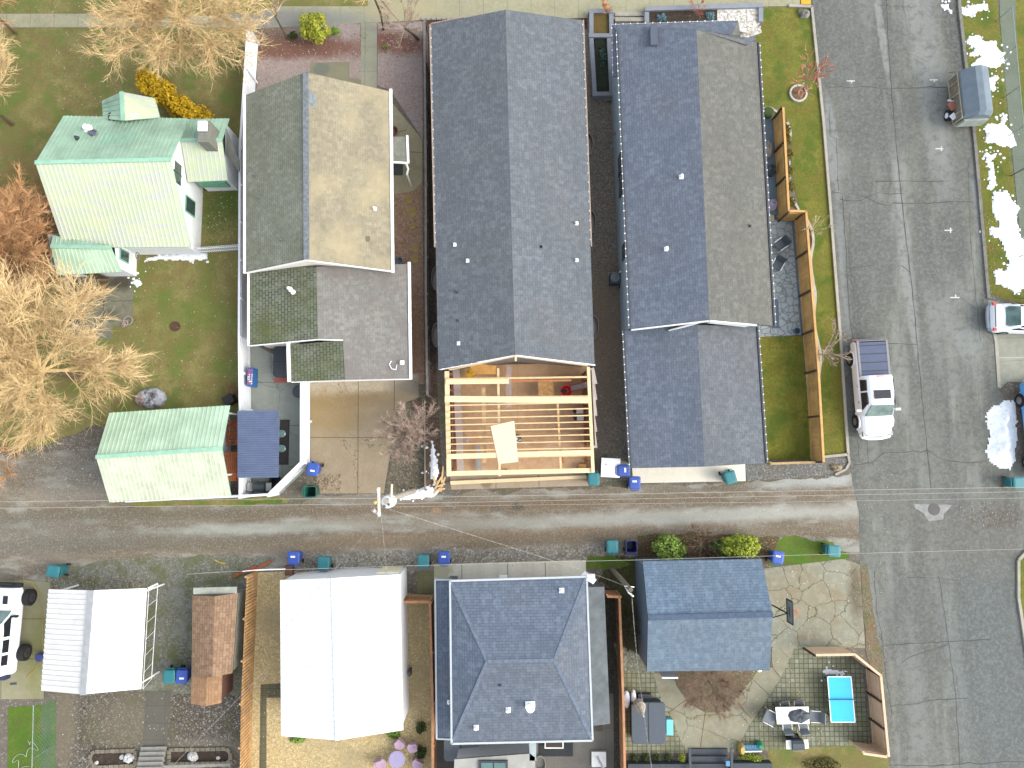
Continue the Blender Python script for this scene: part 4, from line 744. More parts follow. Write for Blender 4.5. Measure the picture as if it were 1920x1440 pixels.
wq = wu(rt, [q[0], q[1], q[5], q[2], q[3], q[4]], [.15, .2, .2, .05, .05, .05], M_wall)
m = MB(); c = P(565, 1077, 1.6); m.beam(wq[0] * 1 + Vector((.4, .02, 1.1 - wq[0].z)), wq[0] + Vector((1.8, .04, 1.1 - wq[0].z)), .06, 2.0); m.build('garage_door', plain('cream_door', (.66, .62, .44, 1), .6), rt)
m = MB(); m.beam(wq[4] + Vector((-1.4, -.0, 1.1 - wq[4].z)), wq[4] + Vector((-.2, .02, 1.1 - wq[4].z)), .06, 2.0); m.build('garage_door', plain('cream_door', None), rt)

# --- J: hip-roofed garage
S_J = shingle('shingle_hip', C(99, 110, 126), C(112, 124, 140), C(76, 86, 100), .33, .15, .014, br_=1.22)
S_J2 = shingle('shingle_hip_sunlit', C(99, 108, 120), C(113, 121, 132), C(80, 88, 100), .33, .15, .012, br_=1.22)  # south and east slopes: slightly warmer sunlit tone painted in
rt = thing('garage', 'two storey dark hip-roofed garage outlined by pale gutters south of the alley', 'garage', P(970, 1230))
A_, B_, C_, D_ = P(844, 1089, 4.2), P(847, 1394, 4.2), P(1111, 1388, 4.2), P(1100, 1081, 4.2); r1, r2 = P(914, 1240, 5.0), P(1040, 1238, 5.0)
m = MB(); roof_slab(m, [A_, r1, r2, D_], .12, 0, 2); roof_slab(m, [A_, B_, r1], .12, 0, 2); roof_slab(m, [B_, C_, r2, r1], .12, 1, 2); roof_slab(m, [C_, D_, r2], .12, 1, 2); rf = m.build('roof', [S_J, S_J2, M_dark], rt, fixn=False)
m = MB()
for e, f in ((A_, r1), (D_, r2), (B_, r1), (C_, r2), (r1, r2)): m.beam(e + Vector((0, 0, .01)), f + Vector((0, 0, .005)), .18, .02)
m.build('hip_cap', plain('hip_shingle', C(108, 119, 136, .62), .9, .2, 6), rf)
m = MB()
for e, f in ((A_, B_), (B_, C_), (C_, D_), (D_, A_)): m.beam(e, f, .1, .12)
m.build('gutter', plain('gutter_pale', C(196, 204, 208, .6), .5, .05), rt)
wu(rt, [A_, B_, C_, D_], [.4, .4, .4, .95], plain('slate_siding', C(120, 128, 136), .7))
vents(rf, [B_, C_, r2], [(893, 1364), (953, 1331)], M_pipe, .07, .3, .13)
m = MB(); p = onroof([B_, C_, r2], 994, 1321); m.obb(p + Vector((0, 0, .05)), .5, .35, .06, 0); m.lathe(p, [(.14, 0), (.14, .5), (.22, .5), (.22, .62), (.02, .66)], 12); m.build('chimney_cap', M_pipe, rf)
vents(rf, [A_, r1, D_], [(1053, 1107)], M_pipe, .07, .3, .13); vents(rf, [B_, C_, r2], [(938, 1285)], M_dark, .05, .12, .04)
m = MB(); pw = [P(*x) for x in ((816, 1087, 2.9), (846, 1087, 3.2), (848, 1386, 3.2), (819, 1385, 2.9))]; roof_slab(m, pw, .1); lw = m.build('side_roof', [S_J, M_dark], rt, fixn=False)
m = MB(); m.beam(pw[0], pw[3], .1, .12); m.beam(pw[3], pw[2], .08, .1); m.beam(pw[0], pw[1], .08, .1); m.build('gutter', plain('gutter_pale', None), rt)
vents(lw, pw, [(842, 1316)], M_pipe, .06, .3, .1)
m = MB(); pw = [P(*x) for x in ((1098, 1101, 3.0), (1133, 1100, 2.7), (1144, 1357, 2.7), (1106, 1362, 3.0))]; roof_slab(m, pw, .1); m.build('side_roof', [plain('roof_grey_flat', C(112, 120, 124), .85, .18, 2), M_dark], rt, fixn=False)
m = MB(); m.beam(P(1096, 1078, 3.6), P(1112, 1088, 2.6), .3, .3); m.obb(P(1106, 1083, 2.4), .55, .4, .25); m.build('meter_hood', M_trim, rt)
m = MB(); c = P(944, 1082, 2.6); m.obb(c, .45, .2, .2); m.build('lamp_housing', M_trim, rt)
wu(rt, [P(*x) for x in ((816, 1087, 2.8), (860, 1087, 2.8), (862, 1386, 2.8), (819, 1385, 2.8))], [.25, .25, .25, .6], plain('slate_siding', None)); wu(rt, [P(*x) for x in ((1090, 1101, 2.7), (1133, 1100, 2.7), (1144, 1357, 2.7), (1096, 1362, 2.7))], .2, plain('slate_siding', None))

# --- K: blue garage
S_K = shingle('shingle_k_blue', C(100, 121, 142), C(118, 138, 156), C(80, 96, 116), .34, .15, .016, br_=1.22); S_K2 = shingle('shingle_k_sunlit', C(103, 120, 135), C(118, 134, 148), C(88, 103, 120), .34, .15, .010, br_=1.22)  # bluer shaded north slope and greyer sunlit south slope, painted as colours
rt = thing('garage', 'blue-grey shingled garage with a basketball hoop beside the cracked slabs', 'garage', P(1320, 1160))
q = [P(*x) for x in ((1197, 1052, 2.7), (1428, 1048, 2.7), (1443, 1257, 2.7), (1213, 1259, 2.7), (1215, 1158, 3.7), (1449, 1152, 3.7))]
q[0] = P(1205, 1052, 2.7)
m = MB(); roof_slab(m, [q[0], q[1], q[5], q[4]], .12, 0, 2); roof_slab(m, [q[2], q[3], q[4], q[5]], .12, 1, 2); rf = m.build('roof', [S_K, S_K2, M_dark], rt, fixn=False)
m = MB(); m.beam(q[4] + Vector((0, 0, .02)), q[5] + Vector((0, 0, .02)), .3, .04); m.build('ridge_cap', plain('ridge_k', C(88, 106, 130), .9, .2, 6), rf)
wu(rt, [q[0], q[4], q[3], q[2], q[5], q[1]], [.0, .0, .2, .2, .2, .2], plain('steel_blue_siding', C(124, 142, 162), .65, .06, 2))
m = MB(); m.obb(P(1250, 1262, .9), .9, .08, 1.8); m.build('door', M_trim, rt)

# --- south edge house wing below J
rt = thing('house', 'pale flat-roofed wing with dark skylight at the bottom edge below the hip-roofed garage', 'house', P(930, 1430))
m = MB(); pts = [P(*x) for x in ((852, 1424, 2.6), (994, 1413, 2.6), (1003, 1420, 2.6), (1006, 1560, 2.6), (846, 1560, 2.6))]
m.prism(pts, 2.45, 2.6); m.build('roof', plain('roof_offwhite', C(190, 190, 182), .7, .1, 2), rt)
wu(rt, pts, .1, M_wall, .1)
m = MB(); m.obb(P(925, 1442, 2.66), 1.55, .9, .12); sk = m.build('skylight', M_dark, rt)
m = MB(); m.obb(P(913, 1442, 2.69), .62, .7, .12); m.obb(P(937, 1442, 2.69), .62, .7, .12); m.build('pane', plain('pane_green', C(120, 160, 156, .4), .15), sk)
m = MB(); m.beam(P(999, 1392, 2.5), P(999, 1425, 2.5), .36, .2); m.build('canopy', plain('canopy_pale', C(190, 204, 208), .6), rt)
# ================= fences =================
def fence(name, label, uv, h, mat, step=2.4, board=.14, gap=.012, post=.1, rail=True, inner=1, alt=0, group=None, cat='fence', capm=None, gaps=None):
    pts = [P(u, v) for u, v in uv]; root = thing(name, label, cat, pts[0], group)
    for i in range(len(pts) - 1):
        a, b = pts[i], pts[i + 1]; d = b - a; L = d.length; d = d / L; n = Vector((-d.y, d.x, 0)) * inner; mb = MB()
        k = max(1, int(L / board))
        for j in range(k):
            c = a + d * (j + .5) * L / k; hh = h * (1 + rnd.uniform(-.006, .006)); o = n * (.05 if (alt and j % 2) else 0)
            mb.beam(c + o + Vector((0, 0, .04)), c + o + Vector((0, 0, hh)), L / k - gap, .022, up=n)
        pn = mb.build('boards', mat, root)
        if rail:
            for z in (.3, h - .25): mb = MB(); mb.beam(a + n * .045 + Vector((0, 0, z)), b + n * .045 + Vector((0, 0, z)), .04, .09); mb.build('rail', capm or mat, root)
            mb = MB(); mb.beam(a + Vector((0, 0, h + .02)), b + Vector((0, 0, h + .02)), .13, .035); mb.build('cap_rail', capm or mat, root)
        ns = max(1, round(L / step))
        for j in range(ns + (i == len(pts) - 2)):
            c = a + d * L * j / ns + n * .07; m = MB(); m.obb((c.x, c.y, h / 2 + .01), post, post, h + .02); m.build('post', capm or mat, root)
    return root
M_fcedar = plain('cedar_fence', C(222, 172, 104, .66), .7, .16, 1.4, island=.35); M_fdark = plain('fence_post_dark', C(92, 74, 56), .7)
fence('cedar_fence', 'golden cedar fence with dark posts zigzagging along the lawn strip by the street', [(1449, 226), (1459, 413), (1490, 414), (1512, 700), (1521, 866)], 1.75, M_fcedar, 2.45, .15, inner=-1, capm=M_fcedar, rail=True)
root = bpy.data.objects['cedar_fence']
for ch in root.children:
    if ch.name.startswith('post'): ch.data.materials[0] = M_fdark
fence('low_fence', 'thin low timber edging fence closing the small rear lawn at the alley', [(1435, 869), (1522, 866)], .9, plain('fence_tan', C(190, 160, 112, .6), .7, .15, 3), 2.4)
M_fh = plain('fence_hatch', C(200, 156, 104, .66), .8, .25, 2, island=.35)
fence('board_fence', 'long weathered cedar shadowbox fence west of the pea gravel yard', [(484, 1072), (474, 1300), (469, 1620)], 1.85, M_fh, 2.4, .19, .045, alt=0, rail=False, inner=-1)
M_vinyl = plain('white_vinyl', (.60, .62, .65, 1), .4, .04, 2)
fence('vinyl_fence', 'long white vinyl fence along the west side of the tan roofed house', [(484, 84), (470, 300), (469, 640), (471, 770), (471, 926)], 1.8, M_vinyl, 2.2, .3, .0, .12)
fence('vinyl_fence', 'white vinyl fence with an angled corner between the grey patio and the stained driveway', [(581, 716), (581, 866), (522, 924), (470, 927)], 1.8, M_vinyl, 2.4, .3, .0, .13)
fence('vinyl_fence', 'white vinyl fence on the alley edge below the green metal roofed garage', [(250, 938), (470, 928)], .9, M_vinyl, 2.4, .3, .0, .13)
m = MB(); root = thing('picket_fence', 'white picket fence between the green roofed house and the white vinyl fence', 'fence', P(400, 468))
a, b = P(380, 474), P(462, 468); k = 19
for i in range(k):
    c = a.lerp(b, i / k); m.beam(c, c + Vector((0, 0, 1.15)), .07, .02, up=Vector((0, 1, 0))); 
m.build('pickets', M_vinyl, root); m = MB()
for z in (.3, .9): m = MB(); m.beam(a + Vector((0, -.03, z)), b + Vector((0, -.03, z)), .03, .07); m.build('rail', M_vinyl, root)
M_forange = plain('fence_orange', C(206, 150, 106, .62), .7, .2, 2, island=.3)
fence('cedar_fence', 'reddish cedar fence between the pea gravel yard and the dark hip-roofed garage', [(812, 1119), (817, 1300), (818, 1610)], 1.7, M_forange, 2.4, inner=1)
fence('cedar_fence', 'short cedar gate fence between the white garage and the hip-roofed garage', [(763, 1119), (812, 1119)], 1.5, M_forange, 2.4)
fence('cedar_fence', 'tall cedar fence between the hip-roofed garage and the paver patio', [(1131, 1107), (1153, 1108), (1160, 1300), (1167, 1620)], 1.8, M_forange, 2.4, inner=1)
fence('rusty_fence', 'narrow rusty brown fence between the pink gravel bed and the long dark roofed house', [(800, 62), (803, 360), (803, 560), (806, 745)], 1.3, plain('rust_metal', C(102, 80, 66), .8, .35, 1.5), 2.4, .2, capm=plain('rail_grey', C(150, 142, 134), .6, .2))
fence('retaining_board', 'weathered grey timber edging on the east side of the twiggy bed by the alley', [(797, 755), (798, 918)], .5, plain('timber_grey', C(168, 160, 150), .8, .15, 2), 3, .3, rail=False)
M_tfen = plain('fence_peach', C(216, 184, 152, .7), .7, .08, 2)
fence('patio_fence', 'tan panel fence wrapping the paver patio with the blue table tennis table', [(1507, 1213), (1577, 1212), (1624, 1250), (1638, 1396)], 1.7, M_tfen, 1.7, .6, 0, inner=-1)
root = bpy.data.objects['patio_fence']
for ch in root.children:
    if ch.name.startswith('post'): ch.data.materials[0] = M_fdark
fence('patio_fence', 'single tan fence panel at the south-east corner of the paver patio', [(1592, 1390), (1635, 1396)], 1.7, M_tfen, 1.5, .6, 0)
def chain(label, uv, h, step=2.5, sp=.22):
    pts = [P(u, v) for u, v in uv]; root = thing('chain_link_fence', label, 'fence', pts[0]); M = plain('galv_wire', C(160, 178, 172), .4, .1, metal=.3)
    for i in range(len(pts) - 1):
        a, b = pts[i], pts[i + 1]; L = (b - a).length; m = MB(); m.tube([a + Vector((0, 0, h)), b + Vector((0, 0, h))], .025, 6); m.build('rail', M, root); ns = max(1, round(L / step))
        for j in range(ns + 1): c = a.lerp(b, j / ns); m = MB(); m.tube([c, c + Vector((0, 0, h + .05))], .03, 6); m.build('post', M, root)
        m = MB(); k = int(L / sp); hh = int(h / sp)
        for j in range(k):
            for (z0, z1) in ((0, h), (h, 0)):
                e = min(1, (j + h / sp) / k); m.tube([a.lerp(b, j / k) + Vector((0, 0, z0)), a.lerp(b, e) + Vector((0, 0, z0 + (z1 - z0) * (e - j / k) * k / (h / sp)))], .004, 3)
        m.build('mesh', M, root)
chain('chain link fence over the greenish sidewalk at the top right edge', [(1868, 40), (1895, 330), (1915, 560)], 1.5)
chain('chain link fence beside the thin bright lawn at the bottom left', [(96, 1305), (90, 1600)], 1.6)

# ================= bins =================
M_teal = plain('bin_teal', C(52, 138, 146), .5, .08, 3); M_blue = plain('bin_blue', C(62, 98, 190), .5, .08, 3); M_navy = plain('bin_navy', C(42, 54, 110), .5); M_green = plain('bin_green', C(40, 112, 96), .5); M_tyre = plain('rubber', C(34, 34, 36), .8); M_lbl = plain('sticker_white', C(225, 228, 235, .8), .6)
def make_bin(mat, inner=None, open_=False, sticker=False, body=None):
    r = thing('wheelie_bin', 'x', 'wheeled bin', (0, 0, 0)); m = MB(); body = body or mat
    def ring(sx, sy, z, o=0, c=.07): return [(x, y + o, z) for x, y in [(-sx + c, -sy), (sx - c, -sy), (sx, -sy + c), (sx, sy - c), (sx - c, sy), (-sx + c, sy), (-sx, sy - c), (-sx, -sy + c)]]
    if open_: m.loft([ring(.22, .26, .08), ring(.28, .34, .98), ring(.31, .37, 1.0), ring(.31, .37, 1.04), ring(.27, .32, 1.04), ring(.2, .24, .15)])
    else: m.loft([ring(.22, .26, .08), ring(.28, .34, .98), ring(.31, .37, 1.0), ring(.31, .37, 1.03)])
    m.build('body', body, r)
    if open_:
        m = MB(); m.loft([ring(.28, .03, .3, .43, .01), ring(.29, .03, 1.0, .41, .01)]); m.build('lid', body, r)
        m = MB(); m.loft([ring(.2, .24, .16), ring(.2, .24, .17)]); m.build('inside', inner or M_navy, r)
    else:
        m = MB(); m.loft([ring(.31, .37, 1.035), ring(.31, .37, 1.06), ring(.27, .33, 1.10), ring(.2, .25, 1.115)]); ld = m.build('lid', mat, r)
        if sticker: m = MB(); m.obb((.02, -.08, 1.122), .24, .1, .006); m.build('sticker', M_lbl, ld)
    m = MB(); m.tube([(-.2, .37, .98), (-.2, .45, 1.0), (.2, .45, 1.0), (.2, .37, .98)], .022, 6); m.build('handle', body, r)
    for s_ in (-1, 1): m = MB(); m.tube([(s_ * .25, .28, .12), (s_ * .31, .28, .12)], .12, 10); m.build('wheel', M_tyre, r)
    return r
protos = {}
def bin_(u, v, rz, kind, label):
    if kind not in protos:
        o = {'teal': lambda: make_bin(M_teal), 'blue': lambda: make_bin(M_blue, sticker=True), 'navy': lambda: make_bin(M_navy, open_=True, body=M_navy), 'green': lambda: make_bin(M_green, plain('bin_dark', C(16, 58, 56), .7), open_=True)}[kind](); protos[kind] = o
    else: o = copy_tree(protos[kind])
    p = P(u, v, 1.0); o.location = (p.x, p.y, 0.02); o.rotation_euler = (0, 0, R(rz)); tag(o, label, 'wheeled bin', 'wheeled bins along the alley'); o['_o'] = (0, 0, 0)
    o.scale = (1.08, 1.0, 1.0)
for a in [(587, 880, -10, 'blue', 'blue wheeled bin against the angled corner of the white vinyl fence'), (582, 922, 92, 'green', 'open green wheeled bin with no lid on the alley edge by the stained driveway'),
 (1113, 898, 0, 'teal', 'teal wheeled bin just west of the white lidded chest'), (1169, 882, 90, 'blue', 'blue wheeled bin tucked behind the white lidded chest'), (1190, 905, 180, 'blue', 'blue wheeled bin at the west corner of the pale concrete apron'),
 (1369, 895, 15, 'teal', 'teal wheeled bin turned askew on the pale concrete apron'), (101, 1071, -98, 'teal', 'teal wheeled bin lying turned by the wagon driveway north of the white carport'),
 (551, 1046, 180, 'blue', 'blue wheeled bin north of the white garage, nearest the loose cedar boards'), (607, 1056, 180, 'teal', 'teal wheeled bin directly north of the white garage door'),
 (794, 1052, 180, 'teal', 'teal wheeled bin between the white garage and the hip-roofed garage apron'), (833, 1046, 180, 'blue', 'blue wheeled bin at the north-west corner of the long pale concrete apron'),
 (1148, 1025, 180, 'teal', 'teal wheeled bin next to the open navy bin across the alley'), (1184, 1025, 180, 'navy', 'open navy wheeled bin between a teal bin and the round green bush'),
 (1458, 1045, 170, 'blue', 'blue wheeled bin on grass at the north-east corner of the blue-grey garage'), (1563, 1033, 85, 'teal', 'teal wheeled bin on the grass corner nearest the street'),
 (318, 1268, 0, 'teal', 'teal wheeled bin beside a blue one between carport and brown shed'), (342, 1268, 0, 'blue', 'blue wheeled bin beside a teal one next to the brown shed'), (1910, 905, 90, 'teal', 'teal wheeled bin behind the blue pickup at the right edge')]: bin_(*a)
r = thing('storage_chest', 'dark green chest with a square white lid beside the teal and blue bins', 'chest', P(1144, 880)); c = P(1145, 877, 1.0)
m = MB(); m.obb((c.x, c.y, .45), 1.0, .98, .9, R(-3)); m.build('body', plain('chest_green', C(60, 88, 80), .6), r); m = MB(); m.obb((c.x, c.y, .95), 1.1, 1.1, .09, R(-3)); ld = m.build('lid', plain('chest_white', (.6, .62, .66, 1), .5, .03), r)
m = MB(); m.lathe((c.x - .27, c.y + .2, .996), [(.04, 0), (.035, .02)], 8); m.build('knob', M_tyre, ld)

# ================= vehicles =================
def rring(x, w, z0, z1, tw=None, c=.12, n=4):
    """cross-section of a car body at x: w half width, tw half width at the top"""
    tw = w if tw is None else tw; o = [(x, -w * .96, z0), (x, -w, z0 + c), (x, -(w * .5 + tw * .5) - .0, (z0 + z1) / 2 + .1), (x, -tw, z1 - c), (x, -tw + c, z1 - .02), (x, -tw * .45, z1 + .015), (x, 0, z1 + .03)]
    return o + [(x, -a[1], a[2]) for a in o[-2::-1]]
def wheel(m1, m2, x, y, r, w):
    m1.tube([(x, y - w / 2, r), (x, y - w / 2 + .03, r), (x, y + w / 2 - .03, r), (x, y + w / 2, r)], [r * .9, r, r, r * .9], 18)
    s_ = 1 if y > 0 else -1; m2.tube([(x, y + s_ * (w / 2 - .01), r), (x, y + s_ * (w / 2 + .015), r)], [r * .62, r * .5], 12)
def quad(m, pts, off=.006):
    n = (Vector(pts[1]) - Vector(pts[0])).cross(Vector(pts[2]) - Vector(pts[0])).normalized()
    if n.z < 0: n = -n
    top = [Vector(p) + n * off for p in pts]; lo = [Vector(p) - n * .01 for p in pts]; k = len(pts); m.add(top + lo, [tuple(range(k)), tuple(range(k, 2 * k))[::-1]] + [(i, (i + 1) % k, (i + 1) % k + k, i + k) for i in range(k)])
M_rim = plain('wheel_rim', C(170, 174, 178), .35, .05, metal=.6); M_red = plain('tail_red', C(196, 50, 60, .8), .3); M_black = plain('black_plastic', C(38, 40, 44), .6)
g = NT('windscreen'); M_ws = g.out(g.mix(g.ramp(g.noise(g.vec(), 1.6, 3), .35, .65), C(110, 140, 136), C(60, 96, 92)), .08, None, 0, .7)
M_side = plain('side_glass', (.012, .014, .018, 1), .15, .1, 3, 0, .4)
def finish(root, p, rz): root.location = (p.x, p.y, .02); root.rotation_euler = (0, 0, R(rz))
def pickup(label, paint, side, bedmat, L=5.75, W=.98, sunroof=True, bed=True):
    r = thing('pickup_truck', label, 'pickup', (0, 0, 0)); m = MB()   # front towards +x
    m.loft([rring(-L / 2, W * .9, .45, .95), rring(-L / 2 + .08, W * .97, .4, 1.15), rring(-1.2, W, .38, 1.2), rring(.3, W, .36, 1.16), rring(1.0, W, .36, 1.14, W * .93), rring(1.8, W, .36, 1.14, W * .88), rring(2.45, W * .97, .4, 1.05, W * .84), rring(2.72, W * .9, .45, .92, W * .78), rring(2.78, W * .84, .5, .8, W * .7)]); m.build('body', paint, r, smooth=False)
    m = MB(); m.loft([rring(-.75, W * .93, 1.12, 1.7, W * .74), rring(-.62, W * .94, 1.12, 1.82, W * .76), rring(.3, W * .94, 1.12, 1.86, W * .76), rring(.95, W * .93, 1.12, 1.78, W * .72), rring(1.55, W * .88, 1.1, 1.2, W * .82)]); cab = m.build('cab', paint, r)
    m = MB(); quad(m, [(1.0, -.66, 1.765), (1.0, .66, 1.765), (1.58, .76, 1.2), (1.58, -.76, 1.2)], .03); m.build('windshield', M_ws, cab)
    for s_ in (-1, 1):
        for (x0, x1, t0, t1) in ((-.55, .12, -.5, .12), (.22, 1.2, .22, .86)):
            m = MB(); y0, y1 = s_ * .955 * W, s_ * .81 * W; m.add([(x0, y0 + s_ * .015, 1.24), (x1, y0 + s_ * .015, 1.24), (t1, y1 + s_ * .015, 1.7), (t0, y1 + s_ * .015, 1.7), (x0, y0 - s_ * .05, 1.24), (x1, y0 - s_ * .05, 1.24), (t1, y1 - s_ * .05, 1.7), (t0, y1 - s_ * .05, 1.7)], [(0, 1, 2, 3), (7, 6, 5, 4), (0, 4, 5, 1), (1, 5, 6, 2), (2, 6, 7, 3), (3, 7, 4, 0)]); m.build('side_window', M_side, cab)
        m = MB(); m.obb((1.25, s_ * (W + .17), 1.22), .13, .26, .17); m.tube([(1.2, s_ * W * .95, 1.15), (1.24, s_ * (W + .1), 1.2)], .03, 5); m.build('mirror', paint, r)
        m = MB(); m.obb((-.2, s_ * W * 1.0, .98), .14, .03, .03); m.obb((.75, s_ * W * 1.0, .98), .14, .03, .03); m.build('door_handle', M_rim, r)
    if sunroof: m = MB(); m.obb((.38, .0, 1.885), .5, .95, .03); m.build('sunroof', M_side, cab)
    m = MB(); m.obb((-.66, 0, 1.79), .08, .4, .05); m.build('brake_light', M_red, cab)
    m = MB(); m.obb((-1.78, 0, 1.2), 2.05, W * 1.66, .06); bc = m.build('bed_cover', bedmat, r)
    m = MB()
    for i in range(4): m.obb((-2.55 + i * .5, 0, 1.235), .035, W * 1.62, .02)
    m.build('cover_seam', M_black, bc); m = MB()
    for s_ in (-1, 1): m.obb((-1.78, s_ * W * .87, 1.2), 2.12, .13, .08)
    m.obb((-2.8, 0, 1.19), .1, W * 1.8, .08); m.build('bed_rail', side, r)
    m = MB(); m.tube([(2.62, -.88, .62), (2.8, -.78, .62), (2.88, -.4, .62), (2.9, 0, .62), (2.88, .4, .62), (2.8, .78, .62), (2.62, .88, .62)], .09, 8); m.build('front_bumper', paint, r)
    m = MB(); m.tube([(-2.8, -.9, .6), (-2.96, -.85, .6), (-2.96, .85, .6), (-2.8, .9, .6)], .08, 8); m.build('rear_bumper', side, r)
    for s_ in (-1, 1):
        m = MB(); m.obb((2.62, s_ * .72, .88), .25, .3, .14); m.build('headlight', M_rim, r); m = MB(); m.obb((-2.82, s_ * .86, 1.0), .14, .14, .3); m.build('tail_light', M_red, r)
        for x in (-1.85, 1.85):
            a, b = MB(), MB(); wheel(a, b, x, s_ * (W - .06), .40, .27); w_ = a.build('wheel', M_tyre, r); b.build('rim', M_rim, w_)
            m = MB(); m.tube([(x - .48, s_ * (W - .02), .45), (x - .33, s_ * (W - .01), .8), (x, s_ * W, .92), (x + .33, s_ * (W - .01), .8), (x + .48, s_ * (W - .02), .45)], .06, 6); m.build('wheel_arch', paint, r)
    return r
M_wp = plain('white_paint', (.60, .63, .66, 1), .25, .03, 1, 0, .5); M_silver = plain('silver_paint', C(150, 150, 154), .3, .04, metal=.3)
r = pickup('white pickup truck with blue-grey bed cover and sunroof parked by the kerb, facing the alley', M_wp, M_silver, plain('bed_cover_blue', C(78, 92, 124), .5, .06, 2)); finish(r, P(1624, 732), -90 + 2.5)
r.children[0].name
r = pickup('blue pickup truck partly out of frame at the right edge behind the snow pile', plain('blue_paint', C(92, 156, 208, .85), .3, .05), M_rim, plain('bed_blue', C(60, 110, 160), .4), sunroof=False); finish(r, P(1941, 808), -87)
def sedan(label):
    r = thing('sedan', label, 'car', (0, 0, 0)); m = MB(); W = .9
    m.loft([rring(-2.35, W * .78, .45, .72), rring(-2.28, W * .86, .35, .9, W * .82), rring(-2.0, W * .97, .3, 1.02, W * .84), rring(-1.2, W, .28, 1.02, W * .9), rring(0, W, .28, 1.0, W * .92), rring(1.2, W, .28, .98, W * .88), rring(2.0, W * .96, .3, .85, W * .8), rring(2.3, W * .8, .4, .7, W * .7)]); m.build('body', M_wp, r)
    m = MB(); m.loft([rring(-1.75, W * .82, .95, 1.02, W * .7, .03), rring(-1.0, W * .86, .95, 1.36, W * .68), rring(-.4, W * .88, .95, 1.43, W * .68), rring(.3, W * .88, .95, 1.4, W * .66), rring(1.15, W * .84, .95, 1.0, W * .76, .03)]); cab = m.build('cab', M_wp, r)
    m = MB(); quad(m, [(-1.66, -.52, 1.06), (-1.66, .52, 1.06), (-1.5, .6, 1.13), (-.98, .56, 1.385), (-.98, -.56, 1.385), (-1.5, -.6, 1.13)], .03); m.build('rear_window', M_ws, cab)
    m = MB(); quad(m, [(.34, -.54, 1.4), (.34, .54, 1.4), (1.1, .64, 1.04), (1.1, -.64, 1.04)], .03); m.build('windshield', M_ws, cab)
    for s_ in (-1, 1):
        m = MB(); y0, y1 = s_ * W * .9, s_ * W * .72; m.add([(-1.3, y0, 1.05), (.9, y0, 1.03), (.3, y1, 1.32), (-.8, y1, 1.32), (-1.3, y0 - s_ * .08, 1.05), (.9, y0 - s_ * .08, 1.03), (.3, y1 - s_ * .08, 1.3), (-.8, y1 - s_ * .08, 1.3)], [(0, 1, 2, 3), (7, 6, 5, 4), (0, 4, 5, 1), (1, 5, 6, 2), (2, 6, 7, 3), (3, 7, 4, 0)]); m.build('side_window', M_side, cab)
        m = MB(); m.obb((-2.2, s_ * .76, .86), .16, .16, .12); m.build('tail_light', M_red, r); m = MB(); m.obb((.75, s_ * 1.0, .98), .12, .2, .12); m.build('mirror', M_wp, r)
        for x in (-1.4, 1.4): a, b = MB(), MB(); wheel(a, b, x, s_ * (W - .08), .32, .2); w_ = a.build('wheel', M_tyre, r); b.build('rim', M_rim, w_)
    m = MB(); m.tube([(-2.2, -.82, .62), (-2.42, -.6, .62), (-2.47, 0, .62), (-2.42, .6, .62), (-2.2, .82, .62)], .1, 8); m.build('rear_bumper', plain('bumper_bluegrey', C(176, 190, 206), .3), r)
    m = MB(); m.obb((-2.2, 0, .97), .05, 1.3, .03); m.build('trunk_seam', plain('seam_dark', C(90, 80, 90)), r)
    return r
r = sedan('white sedan with green tinted rear window backing out of the east driveway'); finish(r, P(1915, 601), -2)
